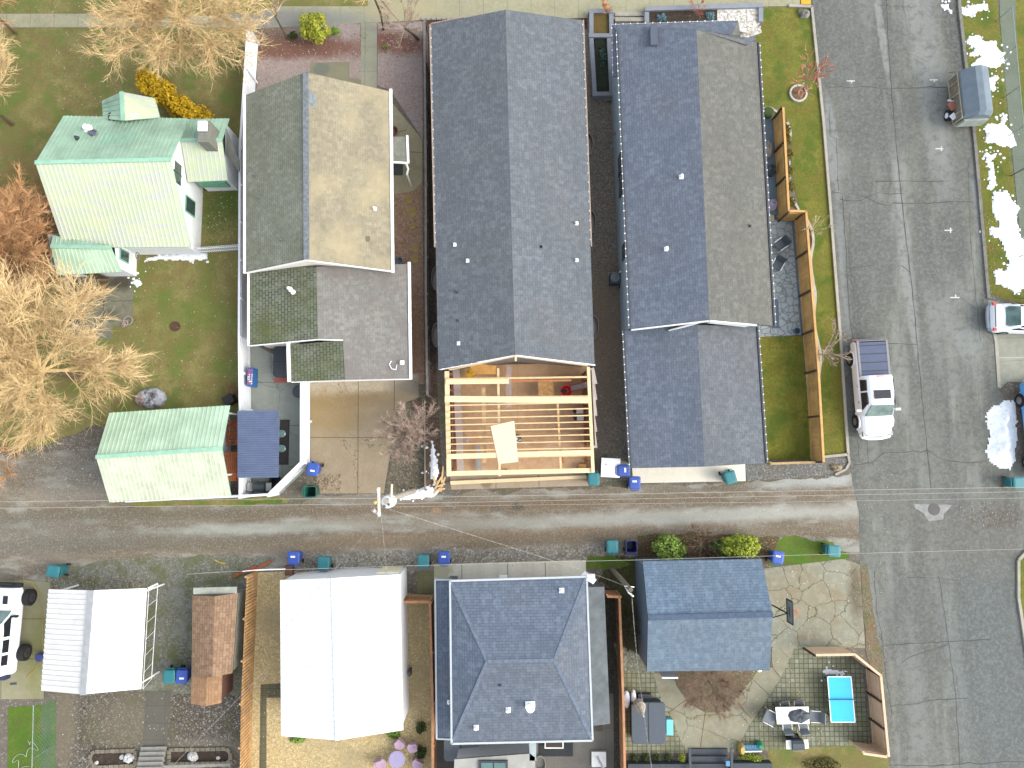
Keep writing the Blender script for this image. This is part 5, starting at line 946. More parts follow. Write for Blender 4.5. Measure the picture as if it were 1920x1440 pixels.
def wagon(label):
    r = thing('wagon', label, 'car', (0, 0, 0)); m = MB(); W = .96      # front towards +x
    m.loft([rring(-2.4, W * .92, .7, 1.2, W * .9), rring(-2.3, W * .98, .65, 1.45, W * .92), rring(0, W, .62, 1.42, W * .95), rring(1.2, W, .62, 1.4, W * .92), rring(2.1, W * .97, .62, 1.3, W * .88), rring(2.35, W * .9, .7, 1.15, W * .82)]); m.build('body', M_wp, r)
    m = MB(); m.loft([rring(-2.3, W * .93, 1.35, 2.02, W * .78), rring(-2.1, W * .94, 1.35, 2.1, W * .8), rring(.2, W * .94, 1.35, 2.12, W * .8), rring(.5, W * .93, 1.35, 2.02, W * .76), rring(1.2, W * .9, 1.35, 1.42, W * .84, .03)]); cab = m.build('cab', M_wp, r)
    m = MB(); quad(m, [(.58, -.66, 2.0), (.58, .66, 2.0), (1.16, .8, 1.44), (1.16, -.8, 1.44)], .035); m.build('windshield', M_ws, cab)
    for s_ in (-1, 1):
        for (x0, x1, t0, t1) in ((-.18, .95, -.16, .55), (-1.05, -.35, -1.02, -.34), (-1.75, -1.2, -1.72, -1.18)):
            m = MB(); y0, y1 = s_ * W * .96, s_ * W * .835; y0 -= s_ * .01; y1 += s_ * .012; m.add([(x0, y0 + s_ * .01, 1.56), (x1, y0 + s_ * .01, 1.56), (t1, y1 + s_ * .01, 1.93), (t0, y1 + s_ * .01, 1.93), (x0, y0 - s_ * .06, 1.56), (x1, y0 - s_ * .06, 1.56), (t1, y1 - s_ * .06, 1.91), (t0, y1 - s_ * .06, 1.91)], [(0, 1, 2, 3), (7, 6, 5, 4), (0, 4, 5, 1), (1, 5, 6, 2), (2, 6, 7, 3), (3, 7, 4, 0)]); m.build('side_window', M_side, cab)
        m = MB(); m.obb((.9, s_ * (W + .13), 1.52), .12, .26, .2); m.build('mirror', M_black, r)
        m = MB(); m.obb((1.75, s_ * .38, 1.42), .45, .26, .04); m.build('hood_vent', M_side, r)
        for x in (-1.35, 1.75): a, b = MB(), MB(); wheel(a, b, x, s_ * (W + .16), .47, .36); w_ = a.build('wheel', M_tyre, r); b.build('rim', plain('rim_dark', C(92, 90, 92), .4, metal=.4), w_)
    m = MB(); m.obb((2.5, 0, .85), .22, 1.8, .2); m.tube([(2.55, -.5, .9), (2.6, -.5, 1.2), (2.6, .5, 1.2), (2.55, .5, .9)], .04, 6); m.build('front_bumper', M_black, r)
    m = MB(); m.obb((-2.55, .1, 1.0), .3, 1.5, .5); m.build('rear_bumper', plain('bumper_navy', C(56, 66, 96), .6), r)
    for x, y in ((.1, -.4), (-.2, -.25), (-.5, -.3)): m = MB(); m.lathe((x, y, 2.12), [(.035, 0), (.02, .05)], 6); m.build('roof_bolt', M_black, cab)
    return r
r = wagon('white off-road wagon with oversized black tyres and bonnet vents at the left edge'); finish(r, P(24, 1173), 90 - 2)
# canvas-covered camping trailer
r = thing('camping_trailer', 'small trailer under a faded blue-grey canvas cover parked on the far kerb', 'trailer', P(1800, 198)); 
def T(x, y, z): c = P(1800, 198); a = R(3); return Vector((c.x + x * math.cos(a) - y * math.sin(a), c.y + x * math.sin(a) + y * math.cos(a), z))
m = MB(); prof = [(-.85, 1.5), (-.82, 1.62), (-.25, 2.15), (.1, 2.2), (.65, 1.95), (.85, 1.6), (.86, 1.45)]
ys = [-1.5, -1.3, 1.3, 1.45]; rings = []
for y in ys:
    k = .93 if y == -1.5 else 1; rings.append([T(x * k, y, z - (.25 if y == -1.5 else 0)) for x, z in prof] + [T(.8 * k, y, 1.42), T(-.8 * k, y, 1.42)])
m.loft(rings); m.build('canvas_cover', plain('canvas_blue', C(130, 146, 158), .8, .12, 1.2), r)
m = MB(); m.loft([[T(x, y, z) for x, z in ((-.85, .5), (.85, .5), (.85, 1.42), (-.85, 1.42))] for y in (-1.42, 1.4)]); bd = m.build('body', plain('trailer_rust', C(146, 138, 124), .8, .25, 3), r)
m = MB()
for y in (-1.4, -.95, .2, .95, 1.38): m.beam(T(-.88, y, .5), T(-.88, y, 1.45), .06, .05)
for z in (.5, 1.44): m.beam(T(-.89, -1.42, z), T(-.89, 1.4, z), .06, .06)
m.beam(T(-.85, -1.46, .5), T(.85, -1.46, .5), .12, .12); m.build('side_frame', plain('trailer_frame', C(196, 188, 160), .7, .15), bd)
m = MB(); m.loft([[T(x, y, z) for x, z in ((-.8, .6), (.75, .6), (.7, 1.4), (-.75, 1.4))] for y in (-1.62, -1.45)]); m.build('canvas_end', plain('canvas_pale', C(176, 186, 176), .9, .15, 3), r)
a, b = MB(), MB(); a.tube([T(-1.1, -.75, .33), T(-.9, -.75, .33)], .33, 16); b.tube([T(-1.13, -.75, .33), T(-1.1, -.75, .33)], .17, 12); w_ = a.build('wheel', M_tyre, r); b.build('rim', M_wp, w_)
m = MB(); m.obb(T(-1.0, -.35, .78), .35, .5, .1, .5); m.build('fender', plain('fender_orange', C(206, 128, 108), .6), r); m = MB(); m.obb(T(-.98, -1.0, .75), .3, .35, .12, .7); m.obb(T(-1.0, 0, .7), .35, .1, .1, -.3); m.build('jack_plate', M_wp, r)
m = MB(); m.tube([T(-.75, 1.45, 1.2), T(-.68, 1.75, .9), T(-.8, 1.9, .6)], .035, 6); m.build('drawbar', M_rim, r)
# ================= trees, shrubs =================
M_bark = plain('bark_gold', C(232, 206, 150, .7), .85, .2, 6); M_twig = plain('twig_gold', C(236, 206, 152, .7), .85, .2, .8, island=.5); M_twigo = plain('twig_orange', C(212, 164, 116, .7), .85, .25, .8, island=.3)
M_twiggrey = plain('twig_grey', C(180, 156, 136, .6), .85, .2, 2, island=.35); M_twigred = plain('twig_red', C(200, 132, 106, .6), .8, .15, 2); M_barkpale = plain('bark_pale', C(206, 192, 160, .6), .85, .2, 8)
def tree(name, label, u, v, z, trunk_r, reach, hgt, n1, n2, n3, n4, seed, bark=None, twig=None, tw=.0095, group=None, spread=(.35, 1.25), bias=None, cat='tree', base=None, rw=1.0):
    """bare tree: limbs fork at (u,v,z); crown = fans of twigs"""
    r = random.Random(seed); c = P(u, v, z); b0 = P(*base) if base else Vector((c.x, c.y, 0)); root = thing(name, label, cat, (b0.x, b0.y, 0), group); lim = MB(); crown = MB()
    if z > .5: lim.tube([b0, b0.lerp(c, .5) + Vector((r.uniform(-.1, .1), r.uniform(-.1, .1), 0)), c], [trunk_r * 1.25, trunk_r, trunk_r * .9], 10, 1)
    def grow(p, d, L, rad, mbx, seg, wob, up):
        pts = [p]; rr = [rad]; q = p.copy(); d = d.copy()
        for i in range(seg):
            d = (d + Vector((r.gauss(0, wob), r.gauss(0, wob), r.gauss(0, wob) + up))).normalized(); q = q + d * L / seg
            if q.z < .15: q.z = .15
            pts.append(q.copy()); rr.append(rad * (1 - .75 * (i + 1) / seg))
        mbx.tube(pts, rr, 6 if rad > .06 else (4 if rad > .02 else 3), caps=False); return pts, d
    def at(pts, t):
        k = t * (len(pts) - 1); i = min(int(k), len(pts) - 2); return pts[i].lerp(pts[i + 1], k - i), (pts[i + 1] - pts[i]).normalized()
    def side(d, sp):
        o = Vector((r.gauss(0, 1), r.gauss(0, 1), r.gauss(0, 1))); o = (o - d * o.dot(d)); o.normalize(); return (d * (1 - sp * .45) + o * sp).normalized()
    for i in range(n1):
        az = 2 * math.pi * (i + r.uniform(-.35, .35)) / n1; el = r.uniform(*spread); d = Vector((math.cos(az) * math.sin(el), math.sin(az) * math.sin(el), math.cos(el)))
        if bias: d = (d + Vector(bias)).normalized()
        L = (reach * math.sin(el) + hgt * math.cos(el)) * r.uniform(.7, 1.0); p1, _ = grow(c, d, L, trunk_r * .45 * rw, lim, 6, .07, .03)
        for j in range(n2):
            t = r.uniform(.18, .92); q, dd = at(p1, t); L2 = L * r.uniform(.3, .52) * (1.15 - t * .5); p2, _ = grow(q, side(dd, r.uniform(.25, .6)), L2, trunk_r * .17 * rw, lim if r.random() < .5 else crown, 5, .10, .04)
            for k in range(n3):
                t2 = r.uniform(.15, .98); q2, d2 = at(p2, t2); L3 = L2 * r.uniform(.3, .6); p3, _ = grow(q2, side(d2, r.uniform(.25, .6)), L3, max(tw * 1.6, .02 * rw), crown, 3, .18, .04)
                for m_ in range(n4):
                    q3, d3 = at(p3, r.uniform(.2, 1)); grow(q3, side(d3, r.uniform(.25, .65)), L3 * r.uniform(.35, .75), tw, crown, 2, .2, .03)
    lim.build('trunk', [bark or M_bark, (bark or M_bark) if cat != 'tree' or name == 'young_tree' else plain('bark_brown', C(122, 104, 80), .9, .25, 5)], root, fixn=False); crown.build('crown', twig or M_twig, root, fixn=False); return root
tree('bare_tree', 'golden bare tree spreading over the lawn and sidewalk at the top, behind the yellow hedge', 330, 32, 4.4, .17, 4.6, 3.9, 20, 12, 11, 6, 3, spread=(.05, 1.4), bias=(.22, -.28, 0))
tree('bare_tree', 'large golden bare tree beside the alley reaching over the green metal roofed garage', 76, 695, 4.0, .2, 4.5, 4.4, 28, 13, 12, 6, 5, spread=(.05, 1.42), bias=(.08, 0, 0))
tree('bare_tree', 'pale bare tree cut by the left edge level with the green roofed house', -42, 190, 3.0, .10, 4.6, 4.0, 13, 10, 9, 5, 8, spread=(.4, 1.35), twig=M_twig)
tree('bare_tree', 'pinkish bare tree at the top left corner of the lawn', -20, 20, 2.4, .09, 4.0, 3.0, 11, 8, 7, 3, 11, twig=M_twigo, spread=(.5, 1.3))
tree('bare_tree', 'tangled orange-brown bare thicket tree left of the green roofed house', 5, 455, 2.0, .10, 4.0, 2.2, 24, 12, 11, 6, 13, bark=M_twigo, twig=M_twigo, spread=(.3, 1.45))
tree('bare_tree', 'low brown bare tree at the left edge between thicket and golden tree', 12, 595, .8, .12, 4.0, 1.6, 12, 8, 7, 3, 17, bark=M_twigo, twig=plain('twig_brown', C(138, 98, 64, .6), .9, .25, 1), spread=(.5, 1.5))
tree('bare_tree', 'brown bare tree at the left edge beside the alley mouth', -20, 840, 1.5, .12, 3.6, 1.6, 10, 8, 7, 3, 19, bark=M_twigo, twig=M_twigo, spread=(.5, 1.4))
tree('bare_tree', 'thin golden bare tree over the grey front path at the top', 700, -8, 3.5, .07, 2.0, 2.4, 8, 7, 6, 3, 23, spread=(.3, 1.3), base=None)
tree('bare_tree', 'small bare tree over the red bark bed beside the long dark roofed house', 758, 52, 1.8, .08, 1.7, 1.4, 8, 6, 5, 2, 27, twig=M_twiggrey, bark=M_twiggrey, spread=(.4, 1.4), base=(784, 74, 0))
tree('bare_tree', 'thin bare shrubby tree over the red bark bed left of the yellow-green bush', 515, 28, 2.6, .06, 1.8, 1.5, 7, 6, 5, 3, 29, spread=(.4, 1.3), twig=M_twiggrey, base=None)
tree('bare_tree', 'bare greyish twiggy tree in the bed beside the stained driveway', 768, 815, 1.6, .09, 1.75, 1.5, 18, 10, 9, 4, 31, bark=M_twiggrey, twig=plain('twig_pinkgrey', C(196, 172, 156, .66), .85, .2, 2, island=.4), spread=(.1, 1.45), tw=.006, rw=.7, base=(775, 820, 0))
tree('bare_shrub', 'brown bare spreading shrub in the round bed south of the blue-grey garage', 1335, 1285, .7, .03, 1.8, .7, 16, 9, 8, 4, 37, bark=plain('twig_olive', C(120, 112, 82, .6), .9), twig=plain('twig_tan', C(170, 142, 116, .6), .9, .25, 1, island=.4), spread=(.5, 1.5), tw=.005, rw=.5, cat='shrub')
tree('bare_shrub', 'brown bare brush between the two green bushes along the alley', 1315, 1022, .5, .04, 1.2, .6, 12, 7, 6, 3, 41, bark=M_twiggrey, twig=plain('twig_mauve', C(112, 88, 72, .6), .9, .2, 1), spread=(.6, 1.5), tw=.008, cat='shrub')
tree('bare_shrub', 'dark bare brush filling the gap west of the blue-grey garage', 1182, 1180, .4, .04, 1.1, .6, 12, 7, 6, 3, 43, bark=plain('twig_olive', None), twig=plain('twig_darkolive', C(96, 92, 70, .6), .9, .2, 1), spread=(.5, 1.5), tw=.007, cat='shrub', bias=(0, 0, 0))
# young street trees leaning out over the street
t0 = tree('young_tree', 'young pale-stemmed tree with reddish twigs in a white ring on the street lawn', 1509, 152, 1.9, .04, 1.2, 2.0, 11, 5, 3, 2, 47, bark=M_barkpale, twig=M_twigred, spread=(.1, .7), tw=.006, base=(1496, 176, 0), rw=1.6)
t0 = tree('young_tree', 'slim young tree in the edged bed beside the pickup truck bed', 1545, 662, 1.6, .04, 1.3, 1.6, 8, 4, 4, 2, 51, bark=M_barkpale, twig=M_twiggrey, spread=(.2, 1.0), tw=.007, base=(1524, 668, 0), rw=1.6)
tree('young_tree', 'tiny young bare tree in the edged bed beside the fence corner', 1524, 432, .9, .03, .9, .9, 7, 4, 3, 2, 53, bark=M_barkpale, twig=M_barkpale, spread=(.3, 1.3), tw=.006, base=(1520, 436, 0))
tree('young_tree', 'tiny orange-leaved shrub in the grey planter box at the top', 1133, 16, .5, .03, .5, .5, 8, 6, 4, 2, 55, bark=M_twigred, twig=plain('twig_leaf_orange', C(224, 146, 84, .6), .9), spread=(.3, 1.4), tw=.012, cat='shrub')
tree('young_tree', 'small bare reddish shrub between two rounded shrubs in the grey planter', 1306, 24, .6, .03, .6, .8, 8, 5, 3, 2, 57, bark=M_twigred, twig=M_twigred, spread=(.3, 1.2), tw=.008, cat='shrub')
def leafmat(name, col, col2):
    if name in _mats: return _mats[name]
    s = NT(name); g = s.n('ShaderNodeNewGeometry').outputs['Random Per Island']; n = s.noise(s.vec(), 2.2, 3)
    c = s.mix(s.ramp(n, .35, .65), col, col2); c = s.mix(s.ramp(g, 0, 1, 0, .65), c, tuple(x * .35 for x in col[:3]) + (1,)); _mats[name] = s.out(c, .8, None, 0, .2); return _mats[name]
def bush(name, label, u, v, rx, ry, h, mat, n=1500, leaf=.09, seed=1, z0=0, cat='shrub', lumps=7, group=None, rz=0, stem=True):
    r = random.Random(seed); c = P(u, v, h * .6 + z0); c.z = z0; root = thing(name, label, cat, c, group); m = MB()
    L = [(Vector((math.cos(a) * .66 * r.uniform(.5, 1), math.sin(a) * .66 * r.uniform(.5, 1), r.uniform(.25, .65))), r.uniform(.26, .46)) for a in [2 * math.pi * i / lumps for i in range(lumps)]] + [(Vector((0, 0, .5)), .5)]
    for i in range(n):
        o, k = r.choice(L); d = Vector((r.gauss(0, 1), r.gauss(0, 1), abs(r.gauss(0, 1)) * .9 + r.uniform(-.3, .2))).normalized(); q = o + d * k * r.uniform(.72, 1.0) * (1 + .38 * noise.noise(d * 3 + Vector((seed, 0, 0))))
        x, y = q.x * rx, q.y * ry; p = c + Vector((x * math.cos(rz) - y * math.sin(rz), x * math.sin(rz) + y * math.cos(rz), max(.05, q.z * h)))
        nn = (d + Vector((r.gauss(0, .5), r.gauss(0, .5), r.gauss(0, .5)))).normalized(); t = nn.cross(Vector((0, 0, 1)) if abs(nn.z) < .9 else Vector((1, 0, 0))).normalized(); b = nn.cross(t); s_ = leaf * r.uniform(.6, 1.3)
        m.add([p - t * s_ * .5, p + b * s_ * .9, p + t * s_ * .5, p - b * s_ * .35], [(0, 1, 2, 3)])
    m.build('foliage', mat, root, fixn=False)
    m = MB()
    for i in range(5): a = r.uniform(0, 6.28); m.tube([c + Vector((0, 0, 0)), c + Vector((math.cos(a) * rx * .2, math.sin(a) * ry * .2, h * .35)), c + Vector((math.cos(a) * rx * .45, math.sin(a) * ry * .45, h * .6))], [.03, .02, .01], 4)
    m.build('stem', plain('stem_brown', C(92, 76, 60), .9), root); return root
M_yel = leafmat('leaf_golden', C(226, 186, 40, .7), C(196, 160, 36, .7)); M_yg = leafmat('leaf_yellowgreen', C(176, 178, 66, .8), C(150, 160, 52, .8)); M_gr = leafmat('leaf_green', C(120, 150, 66, .8), C(142, 166, 76, .8)); M_gy = leafmat('leaf_greenyellow', C(140, 162, 60, .8), C(176, 182, 66, .8))
M_dkg = leafmat('leaf_dark', C(62, 84, 40, .7), C(78, 96, 48, .7)); M_bl = leafmat('leaf_blue', C(122, 160, 168, .7), C(104, 142, 150, .7)); M_sp = leafmat('leaf_spruce', C(72, 98, 84, .7), C(60, 84, 66, .7))
bush('yellow_hedge', 'bright yellow hedge curving under the golden tree to the green porch roof', 288, 160, 1.5, 1.0, 2.3, M_yel, 4200, .11, 1, rz=-.8, cat='hedge'); root = bpy.data.objects['yellow_hedge']
for i, (u, v, n) in enumerate([(308, 176, 1800), (330, 195, 1800), (356, 208, 1300), (374, 214, 800)]):
    b2 = bush('x', 'x', u, v, 1.1, .85, 2.2 - i * .3, M_yel, n, .11, 20 + i, rz=-.6)
    for ch in list(b2.children):
        w_ = ch.matrix_world.copy(); off = Vector(b2['_o']) - Vector(root['_o']); ch.data.transform(Matrix.Translation(off)); ch.parent = root
    bpy.data.objects.remove(b2)
bush('round_bush', 'large round yellow-green bush in the red bark bed at the top', 588, 50, 1.0, 1.12, 1.9, M_yg, 4200, .10, 2)
bush('round_bush', 'small green bush on the right of the big yellow-green bush', 629, 58, .38, .36, .6, M_gr, 600, .07, 3); bush('round_bush', 'small dark green bush on the left of the big yellow-green bush', 549, 66, .4, .3, .5, M_dkg, 500, .07, 4)
bush('round_bush', 'tiny green plant at the edge of the red bark bed beside the front path', 721, 88, .2, .2, .25, M_gr, 200, .05, 5)
bush('round_bush', 'round bright green bush overlapping the roof corner of the blue-grey garage', 1256, 1032, 1.12, .95, 1.8, M_gr, 4200, .10, 6); bush('round_bush', 'yellowish green bush along the alley above the blue-grey garage', 1392, 1025, 1.55, .88, 1.5, M_gy, 5000, .10, 7); bush('round_bush', 'dark green bush between brown brush and the yellowish bush', 1345, 1030, .8, .6, .9, leafmat('leaf_olive', C(96, 116, 62, .8), C(84, 100, 58, .8)), 1500, .09, 8)
bush('blue_shrub', 'blue-green rounded shrub in the west part of the grey planter', 1241, 33, .42, .36, .6, M_bl, 900, .06, 9); bush('blue_shrub', 'blue-green rounded shrub in the east part of the grey planter', 1332, 30, .36, .34, .6, M_bl, 800, .06, 10)
bush('round_bush', 'low olive shrub beside the bare reddish shrub in the grey planter', 1290, 30, .4, .26, .4, M_yg, 500, .06, 12)
bush('dark_hedge', 'dark spruce-like planting in the long grey planter beside the dark roofed house', 1130, 106, .32, 1.0, .6, M_sp, 1500, .08, 13, cat='hedge'); bush('dark_hedge', 'dark green shrub at the south end of the long grey planter', 1130, 150, .28, .35, .4, M_dkg, 500, .07, 14, cat='hedge')
for i, v in enumerate([243, 262, 289, 320, 350, 378]): bush('fence_shrub', 'low olive shrub outside the cedar fence, ' + ['northernmost of the row', 'second from the north', 'third from the north', 'third from the south', 'second from the south', 'southernmost of the row'][i], 1477 + i * 1.6, v, .3, .42, .5, leafmat('leaf_olivegold', C(120, 112, 40, .8), C(96, 98, 40, .8)), 450, .06, 60 + i, group='shrubs along the cedar fence')
for i, (u, v) in enumerate([(1190, 1421), (1211, 1421), (1232, 1421), (1254, 1420), (1278, 1420)]): bush('clipped_shrub', 'clipped boxwood ball in pale gravel, ' + ['leftmost of five', 'second from left of five', 'middle of five', 'fourth from left of five', 'rightmost of five'][i], u, v, .3, .27, .4, M_dkg if i < 4 else M_gy, 450, .05, 70 + i, group='clipped shrubs in the pale gravel bed')
bush('round_shrub', 'dark green ball shrub at the south-east corner of the white garage', 789, 1366, .4, .42, .6, M_dkg, 900, .06, 80); bush('round_shrub', 'dark green ball shrub beside the pink garden chairs', 789, 1412, .4, .42, .6, M_dkg, 900, .06, 81)
bush('grass_clump', 'green weedy clump against the cedar fence behind the brown shed', 446, 1228, .35, .5, .5, M_gr, 500, .08, 82, cat='plant'); bush('round_bush', 'green shrubby mound on the lawn at the bottom edge below the paver patio', 1545, 1437, 1.3, .6, .5, leafmat('leaf_dull', C(100, 98, 56, .8), C(122, 112, 64, .8)), 1500, .07, 83)
bush('grass_clump', 'green strappy plant under the south edge of the white garage roof, near the ridge', 558, 1388, .5, .2, .3, M_gr, 250, .12, 84, cat='plant'); bush('grass_clump', 'green strappy plant at the south-east end of the white garage', 738, 1378, .5, .25, .3, M_gr, 250, .12, 85, cat='plant')
bush('round_bush', 'low green hedge behind the blue slatted bench at the bottom', 1410, 1421, .9, .25, .45, M_gy, 700, .06, 86, cat='hedge')
# ================= snow =================
s = NT('snow'); nn = s.noise(s.vec(), 5, 5); M_snow = s.out(s.mix(s.ramp(s.noise(s.vec(), 6, 5), .58, .68, 0, .6), (.62, .66, .70, 1), (.30, .30, .31, 1)), .7, nn, 0, .3, .08)
def snow(label, uv, hmax=.10, step=.09, seed=0, dirt=0, name='snow_patch', jit=.35, slope=.5):
    pts = [P(u, v) for u, v in uv]; pts = jag(pts, .05 if seed in (7, 8, 9, 10, 11) else .13, .1, seed); poly = np.array([(p[0], p[1]) for p in pts]); x0, y0 = poly.min(0); x1, y1 = poly.max(0)
    nx = max(3, int((x1 - x0) / step)) + 1; ny = max(3, int((y1 - y0) / step)) + 1
    def inside(x, y):
        c = False; j = len(poly) - 1
        for i in range(len(poly)):
            xi, yi = poly[i]; xj, yj = poly[j]
            if (yi > y) != (yj > y) and x < (xj - xi) * (y - yi) / (yj - yi) + xi: c = not c
            j = i
        return c
    P1 = poly; P2 = np.roll(poly, -1, 0); d12 = P2 - P1; l2 = (d12 ** 2).sum(1) + 1e-9
    def dist(x, y): q = np.array((x, y)); t = np.clip(((q - P1) * d12).sum(1) / l2, 0, 1); return float(np.sqrt((((P1 + d12 * t[:, None]) - q) ** 2).sum(1)).min())
    vid = {}; mb = MB(); vs = []; fs = []
    def vert(i, j):
        if (i, j) in vid: return vid[(i, j)]
        x = x0 + (x1 - x0) * i / (nx - 1); y = y0 + (y1 - y0) * j / (ny - 1); q = Vector((x, y, seed)); x += noise.noise(q * 5) * step * jit; y += noise.noise(q * 5 + Vector((9, 9, 9))) * step * jit
        if inside(x, y): d = dist(x, y); z = .02 + min(hmax, d * slope) * (1 + .5 * noise.noise(q * 2.5)) + abs(noise.noise(q * 7)) * .04
        else: z = .012
        vid[(i, j)] = len(vs); vs.append((x, y, z)); return vid[(i, j)]
    for i in range(nx - 1):
        for j in range(ny - 1):
            cx = x0 + (x1 - x0) * (i + .5) / (nx - 1); cy = y0 + (y1 - y0) * (j + .5) / (ny - 1)
            if inside(cx, cy) or False: fs.append((vert(i, j), vert(i + 1, j), vert(i + 1, j + 1), vert(i, j + 1)))
    if not fs: return
    rr = random.Random(seed + 77)
    for _ in range(int(4 + 2 * len(uv)) if hmax < .2 else 0):
        b_ = poly[rr.randrange(len(poly))]; q = (b_[0] + rr.gauss(0, .22), b_[1] + rr.gauss(0, .22)); s_ = rr.uniform(.03, .10); mb.lathe((q[0], q[1], .01), [(s_, 0), (s_ * .8, .03), (.01, .045)], 6, sx=rr.uniform(.7, 1.4))
    mb.add(vs, fs); return single(name, mb, M_snow, label, 'snow', 'patches of leftover snow', smooth=True, fixn=False)
for i, (l, uv) in enumerate([('snow patch on the verge at the top of the far sidewalk strip', [(1800, 14), (1850, 8), (1852, 20), (1830, 22), (1815, 32), (1802, 26)]),
 ('big snow patch on the verge above the canvas-covered trailer', [(1816, 72), (1834, 68), (1850, 80), (1866, 76), (1871, 92), (1882, 100), (1880, 118), (1868, 130), (1832, 130), (1822, 124), (1832, 112), (1840, 106), (1816, 102), (1826, 92), (1815, 84)]),
 ('thin broken snow patch just right of the canvas-covered trailer', [(1848, 148), (1858, 146), (1866, 140), (1875, 148), (1862, 156), (1866, 168), (1854, 168), (1852, 182), (1846, 178), (1848, 164), (1844, 154)]),
 ('big snow patch on the verge below the canvas-covered trailer', [(1852, 232), (1872, 230), (1878, 212), (1886, 218), (1886, 232), (1898, 248), (1904, 272), (1894, 278), (1870, 272), (1846, 266), (1852, 250), (1846, 238)]),
 ('small snow patch between the two larger ones on the verge', [(1845, 288), (1858, 290), (1872, 286), (1862, 298), (1856, 304), (1864, 314), (1852, 312), (1850, 300)]),
 ('largest long snow patch on the verge above the white sedan', [(1858, 358), (1886, 360), (1896, 378), (1910, 390), (1908, 410), (1916, 440), (1918, 470), (1925, 500), (1920, 540), (1905, 556), (1892, 548), (1866, 534), (1862, 518), (1864, 504), (1884, 506), (1890, 490), (1882, 470), (1878, 454), (1856, 440), (1858, 426), (1874, 426), (1862, 400), (1856, 378)]),
 ('row of small snow bits on the verge above the largest patch', [(1854, 318), (1862, 316), (1864, 336), (1862, 354), (1856, 352), (1858, 336)]),
 ('narrow snow bar south of the green roofed house', [(272, 483), (300, 479), (355, 476), (388, 475), (392, 482), (384, 488), (300, 488), (276, 491)]),
 ('small snow lump at the corner of the green roofed house patio', [(250, 526), (258, 524), (266, 532), (258, 536), (252, 533)]),
 ('snow strip along the weathered timber edging', [(811, 826), (817, 850), (822, 885), (818, 905), (808, 898), (806, 872), (808, 845)]),
 ('snow strip on the alley edge beside the utility pole', [(750, 930), (775, 920), (800, 912), (826, 918), (812, 932), (780, 934), (756, 937)]),
 ('snow bar on the paver patio above the blue table tennis table', [(1541, 1257), (1552, 1255), (1582, 1258), (1582, 1263), (1548, 1264), (1541, 1261)]), ('tiny snow spot on the street near the top', [(1766, 10), (1778, 8), (1780, 18), (1770, 20)])]):
    snow(l, uv, .09, .09 if i in (5,) else .06, i)
o = snow('large grey-flecked snow pile in the street beside the blue pickup', [(1851, 782), (1860, 764), (1874, 759), (1882, 750), (1902, 752), (1904, 800), (1904, 845), (1902, 866), (1894, 880), (1866, 868), (1852, 856), (1855, 820)], .75, .10, 99, name='snow_pile', slope=.55); o['label'] = 'large grey-flecked snow pile in the street beside the blue pickup'; o['category'] = 'snow pile'; del o['group']
# ================= unfinished framing =================
M_lum = plain('lumber', C(240, 204, 152, .62), .75, .12, 4, island=.12); M_lump = plain('lumber_pale', C(246, 222, 176, .58), .75, .06, 3); M_stud = plain('lumber_red', C(196, 128, 88, .62), .8, .2, 3, island=.2)
fr = thing('unfinished_garage', 'open unroofed timber frame of a garage under construction with joists over a concrete slab', 'building frame', P(970, 800)); ZP = 2.75
m = MB(); m.prism([P(846, 686), P(1104, 680), P(1110, 884), P(848, 892)], 0, .05); m.build('floor_slab', gm('slab_brown', C(184, 152, 118), [('n', .5, .4, .62, C(168, 136, 102), .7), ('n', 3, .45, .65, C(194, 164, 134), .5), ('j', 40, 3.4, .012, C(140, 110, 80), .7, 0, (0, .3)), ('n', 1.2, .52, .66, C(176, 128, 100), .5)], bump=40, bd=.006, kg=1.7), fr)
def bm_(n, a, b, w, h, mat=None, par=None, dz=0): m = MB(); m.beam(P(*a) + Vector((0, 0, dz)), P(*b) + Vector((0, 0, dz)), w, h); return m.build(n, mat or M_lum, par or fr)
tl = [((838, 696, ZP), (842, 893, ZP)), ((1103, 688, ZP), (1112, 886, ZP)), ((838, 888, ZP), (1114, 882, ZP))]
bm_('top_plate', *tl[0], .26, .09, M_lump); bm_('top_plate', *tl[1], .18, .09, M_lump); bm_('top_plate', *tl[2], .26, .10, M_lump, dz=-.10)
yl = [760.5, 773, 785, 797, 809, 821, 833, 845]; yr = [754.5, 766, 779, 791, 803, 815, 827, 840]
for i in range(8): bm_('joist', (838, yl[i], ZP + .1), (1106 + i * .6, yr[i], ZP + .1), .06, .2)
bm_('joist', (838, 711, ZP + .1), (1103, 707, ZP + .1), .09, .18); bm_('joist', (960, 744, ZP + .1), (1103, 743, ZP + .1), .06, .18)
bm_('beam', (836, 716, ZP + .22), (954, 715, ZP + .22), .27, .05, M_lump); bm_('beam', (834, 748, ZP + .2), (1104, 750.5, ZP + .2), .34, .06, M_lump); bm_('beam', (838, 856, ZP + .12), (1110, 848, ZP + .12), .27, .2, M_lump); bm_('beam', (838, 859, ZP), (1110, 853, ZP), .12, .2, M_lum)
bm_('cross_member', (934, 690, ZP), (937, 893, ZP), .13, .1, M_lump, dz=-.12)
bm_('cross_member', (1046, 757, ZP), (1052, 884, ZP), .11, .1, M_lum, dz=-.12); bm_('cross_member', (959, 714, ZP), (1072, 712.5, ZP), .1, .06, M_stud, dz=-.2); bm_('cross_member', (1044, 798, 1.4), (1056, 868, 1.6), .09, .06, M_stud)
